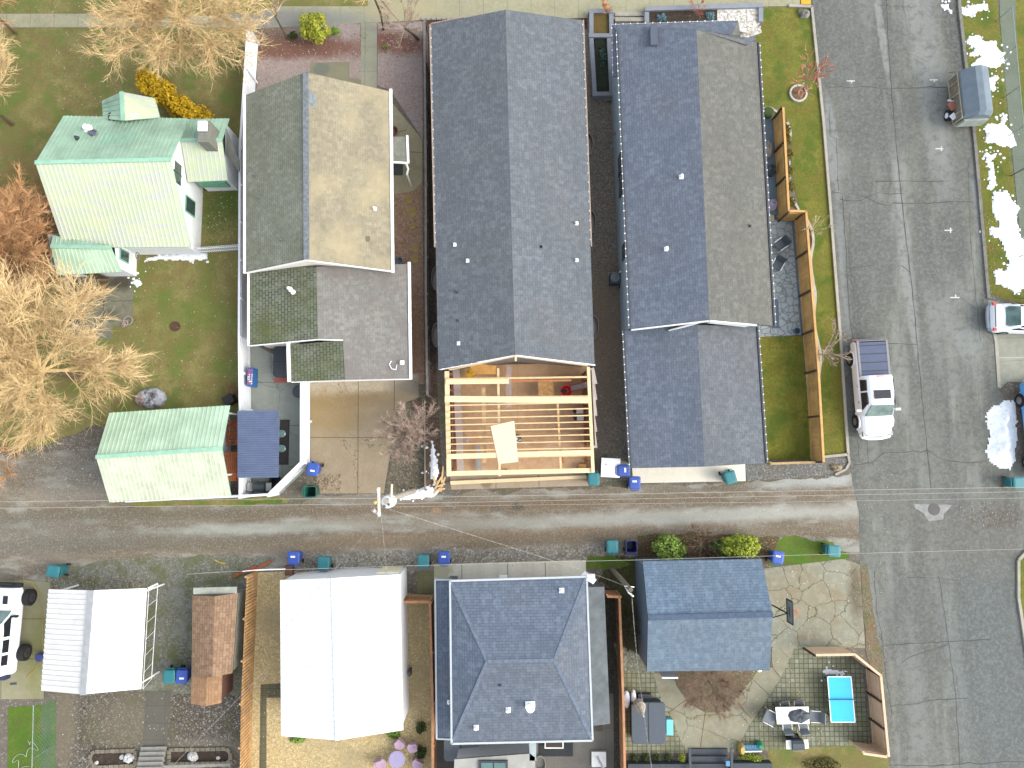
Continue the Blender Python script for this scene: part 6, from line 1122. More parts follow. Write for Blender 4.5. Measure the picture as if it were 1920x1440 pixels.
for (u0, v0, u1, v1) in [(843, 700, 848, 882), (1096, 692, 1103, 880)]:
    for i in range(13):
        t = i / 12; c = P(u0 + (u1 - u0) * t, v0 + (v1 - v0) * t); 
        q = P(842 if u0 < 900 else 1104 + 5 * t, v0 + (v1 - v0) * t, ZP); m = MB(); m.obb((q.x + (.02 if u0 < 900 else -.02), q.y, 1.34), .14, .04, 2.62); m.build('stud', M_stud, fr)
for (ua, va, ub, vb, o) in [(842, 697, 846, 889, .03), (1102, 690, 1111, 884, -.05)]: a = P(ua, va, ZP); b = P(ub, vb, ZP); m = MB(); m.beam(Vector((a.x + o, a.y, .09)), Vector((b.x + o, b.y, .09)), .14, .04); m.build('sill_plate', M_stud, fr)
for i in range(6):
    t = i / 5; q = P(842 + 270 * t, 887 - 5 * t, ZP)
    if i in (0, 5) or i == 2: m = MB(); m.obb((q.x, q.y, 1.3), .14, .14, 2.5); m.build('stud', M_stud, fr)
m = MB(); q0 = P(1106, 692, ZP); q1 = P(1113, 835, ZP); m.beam(q0 + Vector((.12, 0, -1.4)), q1 + Vector((.12, 0, -1.4)), .02, 2.6); m.build('sheathing', plain('house_wrap', C(214, 202, 192), .8, .08, 2), fr)
m = MB()
for i in range(5): m.beam(P(1110 + i % 3, 690 + i * 26, 1.9 - .2 * (i % 2)), P(1116, 720 + i * 30, 1.75), .24, .03)
single('leaning_panel', m, plain('panel_pale', C(222, 210, 200), .8, .08, 2), 'pale wrapped panels leaning along the east side of the open timber frame', 'panels')
q0, q1 = qC[1], qC[2]
m = MB(); a, b, c = [Vector((q.x, q.y, q.z - .3)) for q in (qC[1] + Vector((.6, .02, 0)), qC[5] + Vector((0, .02, 0)), qC[2] + Vector((-.4, .02, 0)))]; m.beam(a, b, .05, .26); m.beam(b, c, .05, .26); m.build('rafter', M_lump, fr)
m = MB(); p = P(967, 672, 4.7); m.obb(p, .1, .3, .1); m.build('ridge_block', M_lump, fr)
def slabbox(name, label, cat, cs, z, th, mat):
    m = MB(); m.prism([P(u, v, z) for u, v in cs], z - th, z); return single(name, m, mat, label, cat)
slabbox('plywood_sheet', 'pale plywood sheet lying skewed across the joists', 'plywood', [(920, 799), (964, 789), (972, 866), (935, 870)], ZP + .26, .03, plain('plywood_pale', C(250, 234, 196, .54), .8, .04, 3))
slabbox('board_sheet', 'flaked board sheet lying inside the frame near the red bucket', 'board', [(1009, 716), (1037, 715), (1039, 745), (1010, 745)], .95, .02, gm('osb', C(216, 172, 110), [('n', 5, .4, .6, C(196, 146, 86), .6), ('s', 8, .7, C(230, 194, 140), .6)], mode='Object')) 
slabbox('wrapped_boards', 'long plastic-wrapped bundle of boards inside the west wall of the frame', 'boards', [(849, 693), (862, 692), (870, 890), (858, 892)], .9, .35, plain('wrap_pinkish', C(220, 200, 192), .6, .1, 3)); slabbox('wrapped_boards', 'short plastic-wrapped bundle of boards near the middle of the frame', 'boards', [(950, 686), (959, 686), (959, 764), (948, 764)], 1.1, .2, plain('wrap_pinkish', None))
slabbox('plank', 'long single plank laid lengthwise in the west half of the frame', 'plank', [(903, 727), (910, 727), (912, 868), (905, 868)], 2.2, .05, M_lum); slabbox('plank', 'long plank laid on the apron below the frame', 'plank', [(844, 902), (1100, 891), (1100, 897), (845, 909)], .3, .05, M_lump); slabbox('metal_sheet', 'narrow grey metal sheet in the south-west part of the frame', 'sheet', [(893, 836), (900, 834), (903, 886), (894, 887)], .4, .03, plain('sheet_grey', C(180, 184, 182), .5))
slabbox('carton', 'small cardboard carton in the south-east corner of the frame', 'carton', [(1085, 870), (1099, 870), (1099, 879), (1085, 879)], .5, .4, plain('cardboard', C(206, 158, 90), .8))
m = MB()
for i in range(7): m.beam(P(878 + i * 2, 682 + i * 3, 2.3), P(930, 688 + i * 2, 2.6), .12, .04)
single('lumber_stack', m, plain('lumber_gold', C(222, 166, 92, .65), .8, .15, 3), 'golden boards stacked slantwise in the north-west corner of the frame', 'lumber')
m = MB(); m.obb(P(885, 697, 1.0), .35, .25, .2); m.obb(P(882, 700, .8), .5, .4, .3, .4)
single('compressor', m, plain('tool_yellow', C(214, 170, 30, .8), .5), 'yellow power tool case among the boards in the north-west corner of the frame', 'tool')
r = thing('ladder', 'step ladder with grey rungs and red rails leaning at the east wall of the frame', 'ladder', P(1085, 726)); m = MB()
for v in (720, 731): m = MB(); m.beam(P(1070, v + 3, .4), P(1100, v - 4, 2.3), .05, .06); m.build('rail', plain('ladder_red', C(180, 60, 70, .7), .5), r)
m = MB()
for i in range(9): t = (i + .5) / 9; m.beam(P(1070 + 30 * t, 723 - 7 * t, .45 + 1.9 * t), P(1070 + 30 * t, 734 - 7 * t, .45 + 1.9 * t), .06, .04)
m.build('rungs', plain('rung_grey', C(206, 206, 210), .4), r)
r = thing('tool_bucket', 'round red tool bucket with dark tools inside, beside the ladder', 'bucket', P(1061, 733)); c = P(1062, 733, .5); c.z = .05
m = MB(); m.lathe(c, [(.24, 0), (.34, .5), (.36, .52), (.30, .52), (.22, .12)], 18); m.build('body', plain('bucket_red', C(224, 48, 52, .9), .5), r); m = MB(); m.obb(c + Vector((-.2, .02, .55)), .3, .12, .1, .2); m.obb(c + Vector((-.08, -.03, .5)), .2, .16, .12); m.build('tools', M_black, r)
for (u, v, l) in [(1083, 771, 'white cooler with a black bag by the east wall of the frame, northern one'), (1084, 784, 'white cooler with a black bag by the east wall of the frame, southern one')]:
    r = thing('cooler', l, 'cooler', P(u, v)); c = P(u + 3, v); m = MB(); m.obb((c.x, c.y, .25), .4, .32, .4); m.build('body', M_trim, r); m = MB(); m.lathe((c.x - .25, c.y, .05), [(.14, 0), (.16, .3), (.05, .38)], 8); m.build('bag', M_black, r)
r = thing('mitre_saw', 'round grey and white saw on the slab just right of the plywood sheet', 'saw', P(971, 823)); c = P(970, 823); m = MB(); m.lathe((c.x, c.y, .05), [(.26, 0), (.26, .3), (.15, .5), (.05, .55)], 14); m.build('base', plain('saw_grey', C(100, 96, 98), .4), r); m = MB(); m.lathe((c.x - .1, c.y, .55), [(.12, 0), (.1, .12)], 10); m.obb((c.x + .05, c.y - .12, .5), .3, .06, .1, .4); m.build('head', M_trim, r)
# items in the frame west side
m = MB(); c = P(872, 825)
m.lathe((c.x, c.y, .05), [(.2, 0), (.24, .35), (.2, .36)], 12); single('bucket', m, plain('bucket_pink', C(216, 190, 180), .6), 'pale round bucket in the west half of the frame', 'bucket')
# scrap pile by the frame
rnd2 = random.Random(5); sc_n = ['long upright offcut board along the frame corner, in the scrap heap', 'slanting offcut board at the top left of the scrap heap', 'nearly flat offcut board across the middle of the scrap heap', 'steep short offcut board on the left of the scrap heap', 'short level offcut board at the bottom right of the scrap heap', 'short slanting offcut board at the very bottom of the scrap heap', 'steep offcut board on the right of the scrap heap', 'small offcut board standing apart above the scrap heap']
for i, (u, v, a, L) in enumerate([(829, 898, 85, 1.5), (822, 905, 60, .8), (826, 910, 20, .6), (818, 912, 75, .7), (826, 917, 5, .55), (820, 920, 40, .5), (830, 908, 70, .9), (815, 900, 95, .5)]):
    c = P(u, v); m = MB(); d = Vector((math.cos(R(a)), math.sin(R(a)), 0)); m.beam(c - d * L / 2 + Vector((0, 0, .06 + .05 * (i % 3))), c + d * L / 2 + Vector((0, 0, .08 + .05 * (i % 3))), .1, .04)
    single('scrap_board', m, M_lum, sc_n[i], 'offcut', 'offcut boards in the scrap heap')
# ================= utility poles and wires =================
M_pole = plain('pole_wood', C(196, 188, 174), .85, .15, 6); M_wire = plain('wire', C(196, 194, 182), .5)
r = thing('utility_pole', 'tall utility pole with white transformer and crossarm over the alley', 'utility pole', P(776, 922)); b = P(776, 920); ZT = 9.0; t = P(722, 940, ZT)
m = MB(); m.tube([b, b.lerp(t, .5), t], [.16, .14, .11], 10); m.build('pole', M_pole, r)
m = MB(); a0, a1 = P(710, 914, ZT), P(711, 968, ZT); m.beam(a0, a1, .11, .13); m.build('crossarm', plain('arm_pale', C(226, 216, 196, .7), .8), r); m = MB(); m.beam(P(735, 908, ZT - .7), P(734, 935, ZT - .7), .08, .1); m.build('crossarm', plain('arm_pale', C(226, 216, 196, .7), .8), r)
m = MB(); c = P(727, 941, 8.2); c.z = 7.3; m.lathe(c, [(.28, 0), (.31, .1), (.31, .95), (.25, 1.05), (.1, 1.1)], 18); tr = m.build('transformer', plain('transformer_white', (.58, .62, .64, 1), .4, .05), r)
m = MB()
for dx, dy in ((.1, -.1), (-.12, -.2)): m.lathe(c + Vector((dx, dy, 1.12)), [(.06, 0), (.08, .08), (.04, .2)], 8)
m.build('bushing', plain('porcelain', C(96, 104, 110), .3), tr)
for (u, v) in ((710, 918), (704, 942), (711, 962)): m = MB(); p = P(u, v, ZT + .1); m.lathe(p, [(.05, 0), (.09, .08), (.05, .16), (.03, .2)], 8); m.build('insulator', plain('insulator_yellow', C(210, 188, 96, .7), .4) if v == 942 else M_pipe, r)
m = MB(); m.tube([P(710, 964, ZT), P(699, 956, ZT + .2)], [.06, .1], 8); m.build('lamp_head', plain('lamp_pink', C(214, 196, 188), .5), r)
r2 = thing('utility_pole', 'short service pole with meter mast between hip-roofed garage and blue-grey garage', 'utility pole', P(1149, 1078)); b = P(1150, 1078); t = P(1183, 1106, 6.3)
b = Vector((t.x - .15, t.y + .1, 0)); m = MB(); m.tube([b, b.lerp(t, .5), t], [.14, .13, .11], 10); m.build('pole', plain('pole_brown', C(128, 120, 104), .85, .2, 5), r2)
m = MB(); m.tube([b + Vector((.15, -.15, 3.)), t + Vector((-.1, -.15, -.1)), t + Vector((.1, -.3, .1))], .045, 6); m.tube([t + Vector((-.25, .1, -.5)), t + Vector((.25, .05, -.5))], .03, 5); m.build('mast_conduit', M_pipe, r2)
def wire(label, uvz, sag=.3, rad=.013, mat=None, tw=False):
    m = MB()
    for i in range(len(uvz) - 1):
        a, b = P(*uvz[i]), P(*uvz[i + 1]); n = 14; pts = [a.lerp(b, k / n) - Vector((0, 0, sag * 4 * (k / n) * (1 - k / n))) for k in range(n + 1)]
        if tw:
            N = int((b - a).length / .3); 
            for ph in (0, math.pi):
                q = []
                for k in range(N + 1):
                    p = a.lerp(b, k / N) - Vector((0, 0, sag * 4 * (k / N) * (1 - k / N))); d = (b - a).normalized(); s_ = d.cross(Vector((0, 0, 1))).normalized(); w_ = k * 1.1 + ph; q.append(p + s_ * math.cos(w_) * .018 + Vector((0, 0, 1)) * math.sin(w_) * .018)
                m.tube(q, rad * .55, 3)
        else: m.tube(pts, rad, 4)
    single('power_line', m, mat or M_wire, label, 'cable', 'power lines over the alley')
Z = ZT + .2
wire('upper power line along the alley crossing the pole crossarm at its north end', [(-300, 944, Z), (710, 934, Z), (2200, 909, Z)], .15, .011)
wire('middle power line along the alley crossing the pole crossarm near its centre', [(-300, 957, Z), (705, 945, Z), (2200, 917, Z)], .2, .010)
wire('lowest thin cable along the alley passing south of the crossarm', [(700, 951, Z), (1500, 941, Z), (2200, 930, Z)], .2, .007)
wire('long cable crossing above the garage roofs south of the alley', [(350, 1077, 6.0), (480, 1070, 6.0), (1190, 1050, 6.0), (2300, 1020, 6.0)], .2, .010)
M_tw = plain('wire_twist', C(206, 200, 190), .5, .5, 9)
wire('twisted service cable from the pole to the west slope of the white garage', [(712, 968, ZT - .2), (524, 1188, 3.3)], .35, .012, M_tw, True)
wire('twisted service cable from the pole over the east slope of the white garage', [(715, 965, ZT - .2), (744, 1372, 3.6)], .4, .012, M_tw, True)
wire('twisted service cable from the pole towards the short service pole', [(730, 955, ZT - .3), (1100, 1072, 4.2), (1180, 1102, 6.2)], .2, .012, M_tw, True)
wire('service cable from the short service pole down past the striped parasol', [(1184, 1106, 6.2), (1196, 1250, 5.2), (1222, 1440, 4.4), (1228, 1600, 4.2)], .1, .014, M_tw, True)
wire('thin cable sloping over the weedy gravel yard at the bottom left', [(500, 1255, 3.6), (320, 1440, 3.6), (250, 1560, 3.6)], .1, .012, M_tw, True)
m = MB(); p = P(842, 934, 8.9); m.tube([p + Vector((.27 * math.cos(a), .2 * math.sin(a), 0)) for a in np.linspace(0, 6.283, 20)], .018, 4); single('cable_loop', m, plain('loop_dark', C(90, 110, 124), .5), 'coiled cable loop hanging on the upper power line below the frame corner', 'cable loop')
# ================= yard things =================
def W(u, v, z=0): return P(u, v, z)
def boxon(m, u, v, lu, lv, z0, z1, rz=0): c = P(u, v, z1); k = .0319 * (H - z1) / H; m.obb((c.x, c.y, (z0 + z1) / 2), lu * k, lv * k, z1 - z0, R(rz))
def box1(name, label, cat, u, v, lu, lv, z0, z1, mat, rz=0, group=None): m = MB(); boxon(m, u, v, lu, lv, z0, z1, rz); return single(name, m, mat, label, cat, group)
M_g1 = plain('furniture_grey', C(132, 140, 146), .6, .08, 4); M_g2 = plain('furniture_dark', C(78, 86, 94), .6, .08, 4)
# table tennis
r = thing('table_tennis_table', 'bright blue table tennis table with white lines and net on the paver patio', 'table', P(1577, 1312)); cs = [P(*q, .76) for q in ((1551, 1268), (1596, 1268), (1604, 1355), (1558, 1355))]
m = MB(); m.prism(cs, .735, .76); m.build('tabletop', plain('tt_blue', (.0, .34, .66, 1), .4, .02), r)
cc = sum(cs, Vector()) / 4; m = MB()
for i in range(4): a, b = cs[i], cs[(i + 1) % 4]; k = Vector((cc.x, cc.y, .76)); m.beam(a.lerp(k, .02) + Vector((0, 0, .003)), b.lerp(k, .02) + Vector((0, 0, .003)), .05, .004)
m.build('line', M_trim, r)
m = MB(); a, b = cs[0].lerp(cs[3], .5), cs[1].lerp(cs[2], .5); d = (b - a).normalized() * .12; m.beam(a - d + Vector((0, 0, .08)), b + d + Vector((0, 0, .08)), .012, .15); m.build('net', plain('net_blue', C(150, 200, 226), .6), r)
for q in cs: p = q.lerp(cc, .2); m = MB(); m.obb((p.x, p.y, .37), .05, .05, .73); m.build('leg', M_black, r)
# dining table
r = thing('dining_table', 'long white patio table with a dark folded cover lying on it', 'table', P(1486, 1342)); cs = [P(*q, .74) for q in ((1454, 1326), (1516, 1325), (1518, 1357), (1457, 1358))]; m = MB(); m.prism(cs, .70, .74); m.build('tabletop', M_trim, r)
for q in cs: cc = sum(cs, Vector()) / 4; p = q.lerp(cc, .12); m = MB(); m.obb((p.x, p.y, .35), .06, .06, .70); m.build('leg', M_g2, r)
def crumple(name, label, cat, u, v, rx, ry, z, h, mat, seed=0, n=18, lobes=.3):
    m = MB(); c = P(u, v, z); rings = []
    for k, (s_, zz) in enumerate(((1.0, 0), (.95, h * .4), (.7, h * .85), (.35, h), (.05, h * .9))):
        rings.append([(c.x + math.cos(t) * rx * s_ * (1 + lobes * noise.noise(Vector((math.cos(t) * 2, math.sin(t) * 2, seed)))), c.y + math.sin(t) * ry * s_ * (1 + lobes * noise.noise(Vector((math.cos(t) * 2 + 5, math.sin(t) * 2, seed)))), c.z + zz * (1 + .5 * noise.noise(Vector((math.cos(t) * 3, math.sin(t) * 3, seed + k))))) for t in [2 * math.pi * i / n for i in range(n)]])
    m.loft(rings); return single(name, m, mat, label, cat)
crumple('folded_cover', 'dark folded furniture cover lying on the white patio table', 'cover', 1498, 1342, .62, .38, .745, .16, M_g2, 3)
def chair(label, u, v, rz, mat=None, w=.56, fr=None, group='grey patio chairs round the white table', back=.9, name='patio_chair', lean=.12):
    r = thing(name, label, 'chair', (0, 0, 0), group); m = MB(); m.obb((0, 0, .42), w, w * .95, .05); m.build('seat', mat or M_g1, r)
    m = MB(); m.beam((0, w * .48, .44), (0, w * .48 + lean, back), w, .04, up=Vector((1, 0, 0))) if False else m.obb((0, w * .5 + lean / 2, (back + .44) / 2), w, .05, back - .40, ax=(Vector((1, 0, 0)), Vector((0, math.cos(.3), -math.sin(.3))), Vector((0, math.sin(.3), math.cos(.3))))); m.build('backrest', mat or M_g1, r)
    for s_ in (-1, 1): m = MB(); m.tube([(s_ * w * .52, -w * .4, .0), (s_ * w * .52, -w * .42, .62), (s_ * w * .52, w * .45, .62)], .02, 5); m.build('armrest', fr or M_trim, r)
    for sx in (-1, 1):
        for sy in (-1, 1): m = MB(); m.obb((sx * w * .45, sy * w * .42, .2), .035, .035, .4); m.build('leg', fr or M_trim, r)
    p = P(u, v, .45); r.location = (p.x, p.y, .02); r.rotation_euler = (0, 0, R(rz)); return r
chair('grey patio chair pulled askew at the west end of the white table', 1444, 1345, 62, w=.72, lean=.2); chair('grey patio chair at the east end of the white table', 1527, 1342, -95, w=.6); chair('grey patio chair tucked at the north side of the white table, west one', 1470, 1322, 12, w=.5, fr=plain('chair_beige', C(196, 186, 160)), mat=M_g2)
chair('grey patio chair tucked at the north side of the white table, east one', 1496, 1321, -3, w=.55, fr=plain('chair_beige', None), mat=M_g2); chair('grey patio chair tucked at the south side of the white table, west one', 1474, 1359, 182, w=.5); chair('grey patio chair tucked at the south side of the white table, east one', 1504, 1359, 186, w=.5)
def grill(label, u, v, rz, lidm, shelf, L=1.25):
    r = thing('barbecue_grill', label, 'grill', (0, 0, 0), None); m = MB(); m.obb((0, 0, .45), .62, .5, .8); m.build('body', M_black, r); m = MB(); m.loft([[(-.33, y, .86 + z) for y, z in ((-.27, 0), (-.24, .16), (-.1, .26), (.12, .26), (.25, .14), (.27, 0))], [(.33, y, .86 + z) for y, z in ((-.27, 0), (-.24, .16), (-.1, .26), (.12, .26), (.25, .14), (.27, 0))]]); l = m.build('lid', lidm, r)
    m = MB(); m.tube([(-.28, -.3, 1.0), (.28, -.3, 1.0)], .02, 6); m.build('handle', M_rim, l)
    for s_ in (-1, 1): m = MB(); m.obb((s_ * (L / 2 - .16), 0, .86), .32, .48, .04); m.build('side_shelf', shelf, r)
    for s_ in (-1, 1): m = MB(); m.tube([(s_ * .33, .2, .1), (s_ * .37, .2, .1)], .1, 10); m.build('wheel', M_tyre, r)
    p = P(u, v, .9); r.location = (p.x, p.y, .02); r.rotation_euler = (0, 0, R(rz)); return r
grill('dark lidded grill with pale side shelves at the south edge of the paver patio', 1495, 1396, 2, M_g2, M_trim); grill('pale grill with dark lid tucked in the corner of the white vinyl fence', 486, 913, 0, M_g2, plain('shelf_cream', C(214, 214, 206), .5), 1.4)
crumple('covered_grill', 'grey cloth-covered item behind the dark lidded grill on the paver patio', 'cover', 1484, 1385, .3, .34, .02, .8, M_g1, 6)
# slatted bench with coloured ends
r = thing('play_bench', 'blue slatted play bench with a yellow end and a green end at the bottom', 'bench', P(1408, 1404)); m = MB()
for i in range(7): m.beam(P(1391 + i * 5, 1397, .45), P(1392 + i * 5.2, 1408, .45), .1, .03)
m.build('slats', plain('slat_blue', C(46, 128, 170, .7), .5), r)
m = MB(); m.beam(P(1389, 1408, .42), P(1427, 1407, .42), .05, .3); m.build('frame', M_trim, r); m = MB(); m.lathe(P(1387, 1400), [(.16, 0), (.2, .3), (.12, .6)], 9, sy=1.7); m.build('end_piece', plain('toy_yellow', C(216, 186, 96), .5), r); m = MB(); m.lathe(P(1421, 1394), [(.2, 0), (.22, .3), (.1, .55)], 9); m.build('end_piece', plain('toy_green', C(40, 156, 110), .5), r)
# steps at bottom
M_deck = plain('deck_dark', C(72, 80, 88), .7, .12, 3)
r = thing('deck_steps', 'wide dark grey deck steps with side posts at the bottom edge', 'steps', P(1330, 1425)); 
for i, v in enumerate((1411, 1425, 1439, 1455)): m = MB(); boxon(m, 1330, v, 66, 12, .0, .17 * (i + 1)); m.build('step', M_deck, r)
for u in (1293, 1371): m = MB(); m.beam(P(u, 1403, .6), P(u + 2, 1470, .9), .14, .1); m.build('rail', M_g2, r)
m = MB(); boxon(m, 1412, 1450, 70, 34, 0, .5); single('deck', m, M_deck, 'dark grey deck edge east of the wide steps at the bottom', 'deck'); m = MB(); boxon(m, 1235, 1446, 110, 24, 0, .5); single('deck', m, M_deck, 'dark grey deck edge west of the wide steps at the bottom', 'deck')
box1('small_box', 'small bright blue box on the dark deck steps', 'box', 1365, 1432, 7, 9, .7, .85, plain('box_sky', C(96, 164, 206), .5))
# hot tub
def hottub(label, u, v, lu, lv, cov, shell, rot=0, split='v'):
    r = thing('hot_tub', label, 'hot tub', P(u, v)); k = .0319 * .98; c = P(u, v, .9); a, b = lu * k / 2, lv * k / 2
    def rr(a, b, z, q=.25): return [(c.x + x * (a - q) + q * math.cos(t), c.y + y * (b - q) + q * math.sin(t), z) for x, y, t0 in ((1, 1, 0), (-1, 1, 90), (-1, -1, 180), (1, -1, 270)) for t in [R(t0 + j * 22.5) for j in range(5)]]
    m = MB(); m.loft([rr(a - .06, b - .06, 0), rr(a - .04, b - .04, .8)]); m.build('shell', shell, r); m = MB(); m.loft([rr(a, b, .80), rr(a, b, .88), rr(a - .03, b - .03, .91)]); l = m.build('cover', cov, r)
    m = MB()
    if split == 'v': m.obb((c.x, c.y, .912), .05, 2 * b - .05, .02)
    else: m.obb((c.x, c.y, .912), 2 * a - .05, .03, .015)
    m.build('cover_seam', M_black, l); return r
hottub('grey covered hot tub on the paver patio south of the furled parasol', 1216, 1356, 62, 73, plain('cover_slate', C(86, 98, 110), .6, .06, 2), M_g2); hottub('dark covered hot tub half under the mossy porch roof on the grey patio', 533, 678, 42, 60, plain('cover_dark', C(62, 68, 78), .6, .06, 2), M_g2, split='h')
r = thing('tub_steps', 'dark plastic steps beside the grey covered hot tub', 'steps', P(1209, 1312)); m = MB(); boxon(m, 1209, 1307, 24, 9, 0, .4); boxon(m, 1209, 1318, 24, 9, 0, .65); m.build('step', M_g2, r)
r = thing('parasol', 'furled striped beige and grey parasol leaning over the hot tub', 'parasol', P(1200, 1330)); m = MB(); a, b = P(1196, 1318, 1.4), P(1206, 1341, 2.3)
m.tube([a, a.lerp(b, .35), a.lerp(b, .7), b], [.30, .36, .2, .04], 10); m.build('canopy', plain('parasol_cloth', C(196, 186, 166), .8, .3, 7), r); m = MB(); m.tube([(a.x, a.y, 0), a, b + Vector((.03, -.06, .05))], .03, 6); m.build('pole', M_trim, r)
box1('bench', 'small turquoise bench beside the grey covered hot tub', 'bench', 1256, 1364, 12, 27, .1, .45, plain('bench_turq', C(116, 204, 218, .7), .5, .05), -1)
for u, v, l in ((1174, 1310, 'white oval board lying by the cedar fence near the parasol, western one'), (1187, 1306, 'white narrow board lying by the cedar fence near the parasol, eastern one')): m = MB(); m.lathe(P(u, v, .3), [(.2, 0), (.26, .15), (.2, .25), (.05, .28)], 14, sy=1.9 if u < 1180 else 1.7, sx=.8 if u < 1180 else .6); single('white_board', m, plain('board_white', C(214, 218, 226, .75), .5), l, 'board')
box1('red_mat', 'red mat on the grey patio just below the dark hot tub', 'mat', 530, 713, 32, 9, .03, .05, plain('mat_red', C(206, 116, 106), .9))
# game board on fence
r = thing('game_board', 'blue and white peg game board standing against the white vinyl fence', 'game', P(472, 708)); m = MB(); c = P(471, 708, .9); c.x += .08; m.obb((c.x, c.y, .9), .3, 1.1, .9); m.build('board', plain('game_blue', C(52, 120, 190), .5), r)
for i in range(4):
    for j in range(7):
        m = MB(); m.obb((c.x - .1 + i * .075, c.y - .4 + j * .13, 1.36), .045, .08, .03); m.build('peg', M_trim if rnd.random() < .45 else plain('peg_magenta', C(196, 70, 110, .8), .5), r)
m = MB(); m.lathe(P(566, 736), [(.36, 0), (.36, .75), (.3, .8)], 18); single('round_bin', m, M_g2, 'dark round tub against the inner side of the white vinyl fence', 'tub')
r = thing('patio_rug', 'dark bordered rug on the grey patio beside the blue shelter', 'rug', P(533, 829)); m = MB(); boxon(m, 533, 829, 18, 84, .022, .034); m.build('rug', plain('rug_dark', C(76, 74, 74), .95, .1, 3), r); m = MB()
m = MB(); boxon(m, 533, 829, 13, 77, .034, .037); m.build('rug_field', plain('rug_field', C(88, 82, 80), .95, .1, 5), r)
for v, l in ((813, 'northern'), (841, 'southern')): m = MB(); c = P(527, v, .5); m.lathe((c.x, c.y, .35), [(.22, 0), (.28, .12), (.2, .16)], 12, sy=.8); m.lathe((c.x, c.y, .04), [(.1, 0), (.04, .3)], 8); single('glass_chair', m, plain('chair_glass', C(150, 184, 186), .2), 'pale glassy seat on the dark rug beside the blue shelter, %s one' % l, 'chair')
crumple('covered_item', 'black covered item behind the angled corner of the white vinyl fence', 'cover', 517, 903, .35, .4, .02, .6, M_black, 9)
# west yard
crumple('tarp', 'patchy pale grey tarp-covered pile north of the green roofed garage', 'tarp', 284, 747, .92, .62, .02, .5, gm('tarp_grey', C(178, 182, 190), [('n', 2.4, .5, .58, C(88, 84, 84), .85), ('n', 1.1, .55, .66, C(170, 130, 110), .6)], rough=.6, bump=8, bd=.1), 12, 20, .12)
m = MB(); boxon(m, 427, 749, 19, 17, .05, .7, 30); single('dark_box', m, M_black, 'black box tilted beside the white vinyl fence north of the green roofed garage', 'box')
tree('dry_brush', 'heap of dry orange brush beside the black box and the white vinyl fence', 440, 733, .15, .02, .6, .4, 9, 5, 4, 2, 91, bark=M_twiggrey, twig=plain('brush_rust', C(160, 116, 92, .6), .9), spread=(.7, 1.5), tw=.008, cat='brush')
box1('door_mat', 'brown mat on the weathered patio behind the green roofed house', 'mat', 191, 536, 23, 18, .03, .05, plain('mat_brown', C(112, 84, 54), .95, .2, 4))
m = MB()
for u, v, rr_ in ((240, 601, .26), (235, 606, .15), (231, 610, .1)): c = P(u, v, .1); m.tube([c + Vector((rr_ * math.cos(a), rr_ * math.sin(a), 0)) for a in np.linspace(0, 6.283, 16)], .025, 5)
m.tube([P(231, 610, .1), P(240, 601, .1)], .02, 5); single('plant_stand', m, plain('stand_rose', C(196, 176, 170), .5), 'pale ringed wire plant stand at the corner of the weathered patio', 'stand')
m = MB(); c = P(329, 612, .03); m.lathe((c.x, c.y, .0), [(.3, 0), (.3, .1), (.24, .1), (.22, .02)], 14); single('fire_ring', m, plain('fire_ring', C(104, 76, 60), .8), 'small rusty fire ring sunk in the brown lawn', 'fire ring')
m = MB(); boxon(m, 134, 575, 26, 60, .02, .08); single('tarp_sheet', m, plain('slate_sheet', C(74, 80, 90), .7, .25, 1.5), 'dark blue-grey sheet along the west side of the weathered patio', 'sheet')
m = MB(); c = P(255, 480, 1.2); m.tube([Vector((c.x + .1, c.y + .22 * math.cos(a), 1.2 + .22 * math.sin(a))) for a in np.linspace(0, 6.283, 16)], .03, 5); single('hose_reel', m, M_g1, 'coiled grey hose hanging on the south-east wall of the green roofed house', 'hose')
# AC unit by house D
r = thing('heat_pump', 'grey fan unit on a concrete pad in the gravel by the pale blue wall', 'heat pump', P(1152, 521)); m = MB(); boxon(m, 1152, 521, 23, 23, 0, .1); m.build('pad', M_conc, r); m = MB(); boxon(m, 1154, 521, 20, 20, .1, .8); m.build('case', M_g2, r); m = MB(); c = P(1153, 520, .82); m.lathe((c.x, c.y, .8), [(.27, 0), (.27, .03), (.2, .03), (.08, .08), (.03, .09)], 16); m.build('fan_cover', M_g1, r)
m = MB(); m.tube([P(1160, 512, .7), P(1167, 505, .9), P(1172, 503, 1.3)], .03, 6); m.build('pipe', M_pipe, r)
m = MB(); m.lathe(P(1165, 539), [(.16, 0), (.18, .4), (.1, .42)], 10); single('small_pot', m, M_black, 'small black pot in the gravel beside the grey fan unit', 'pot')
box1('stepping_stone', 'pale stepping slab at the south end of the long grey planter', 'slab', 1140, 185, 14, 5, .02, .08, M_conc, 8); box1('stepping_stone', 'pale slab beside the pale blue wall south of the long grey planter', 'slab', 1149, 201, 7, 16, .02, .08, M_conc)
m = MB(); m.obb(P(1154, 250, 1.0), .12, .14, .2); single('hose_bib', m, M_red, 'small red tap box on the pale blue wall', 'tap')
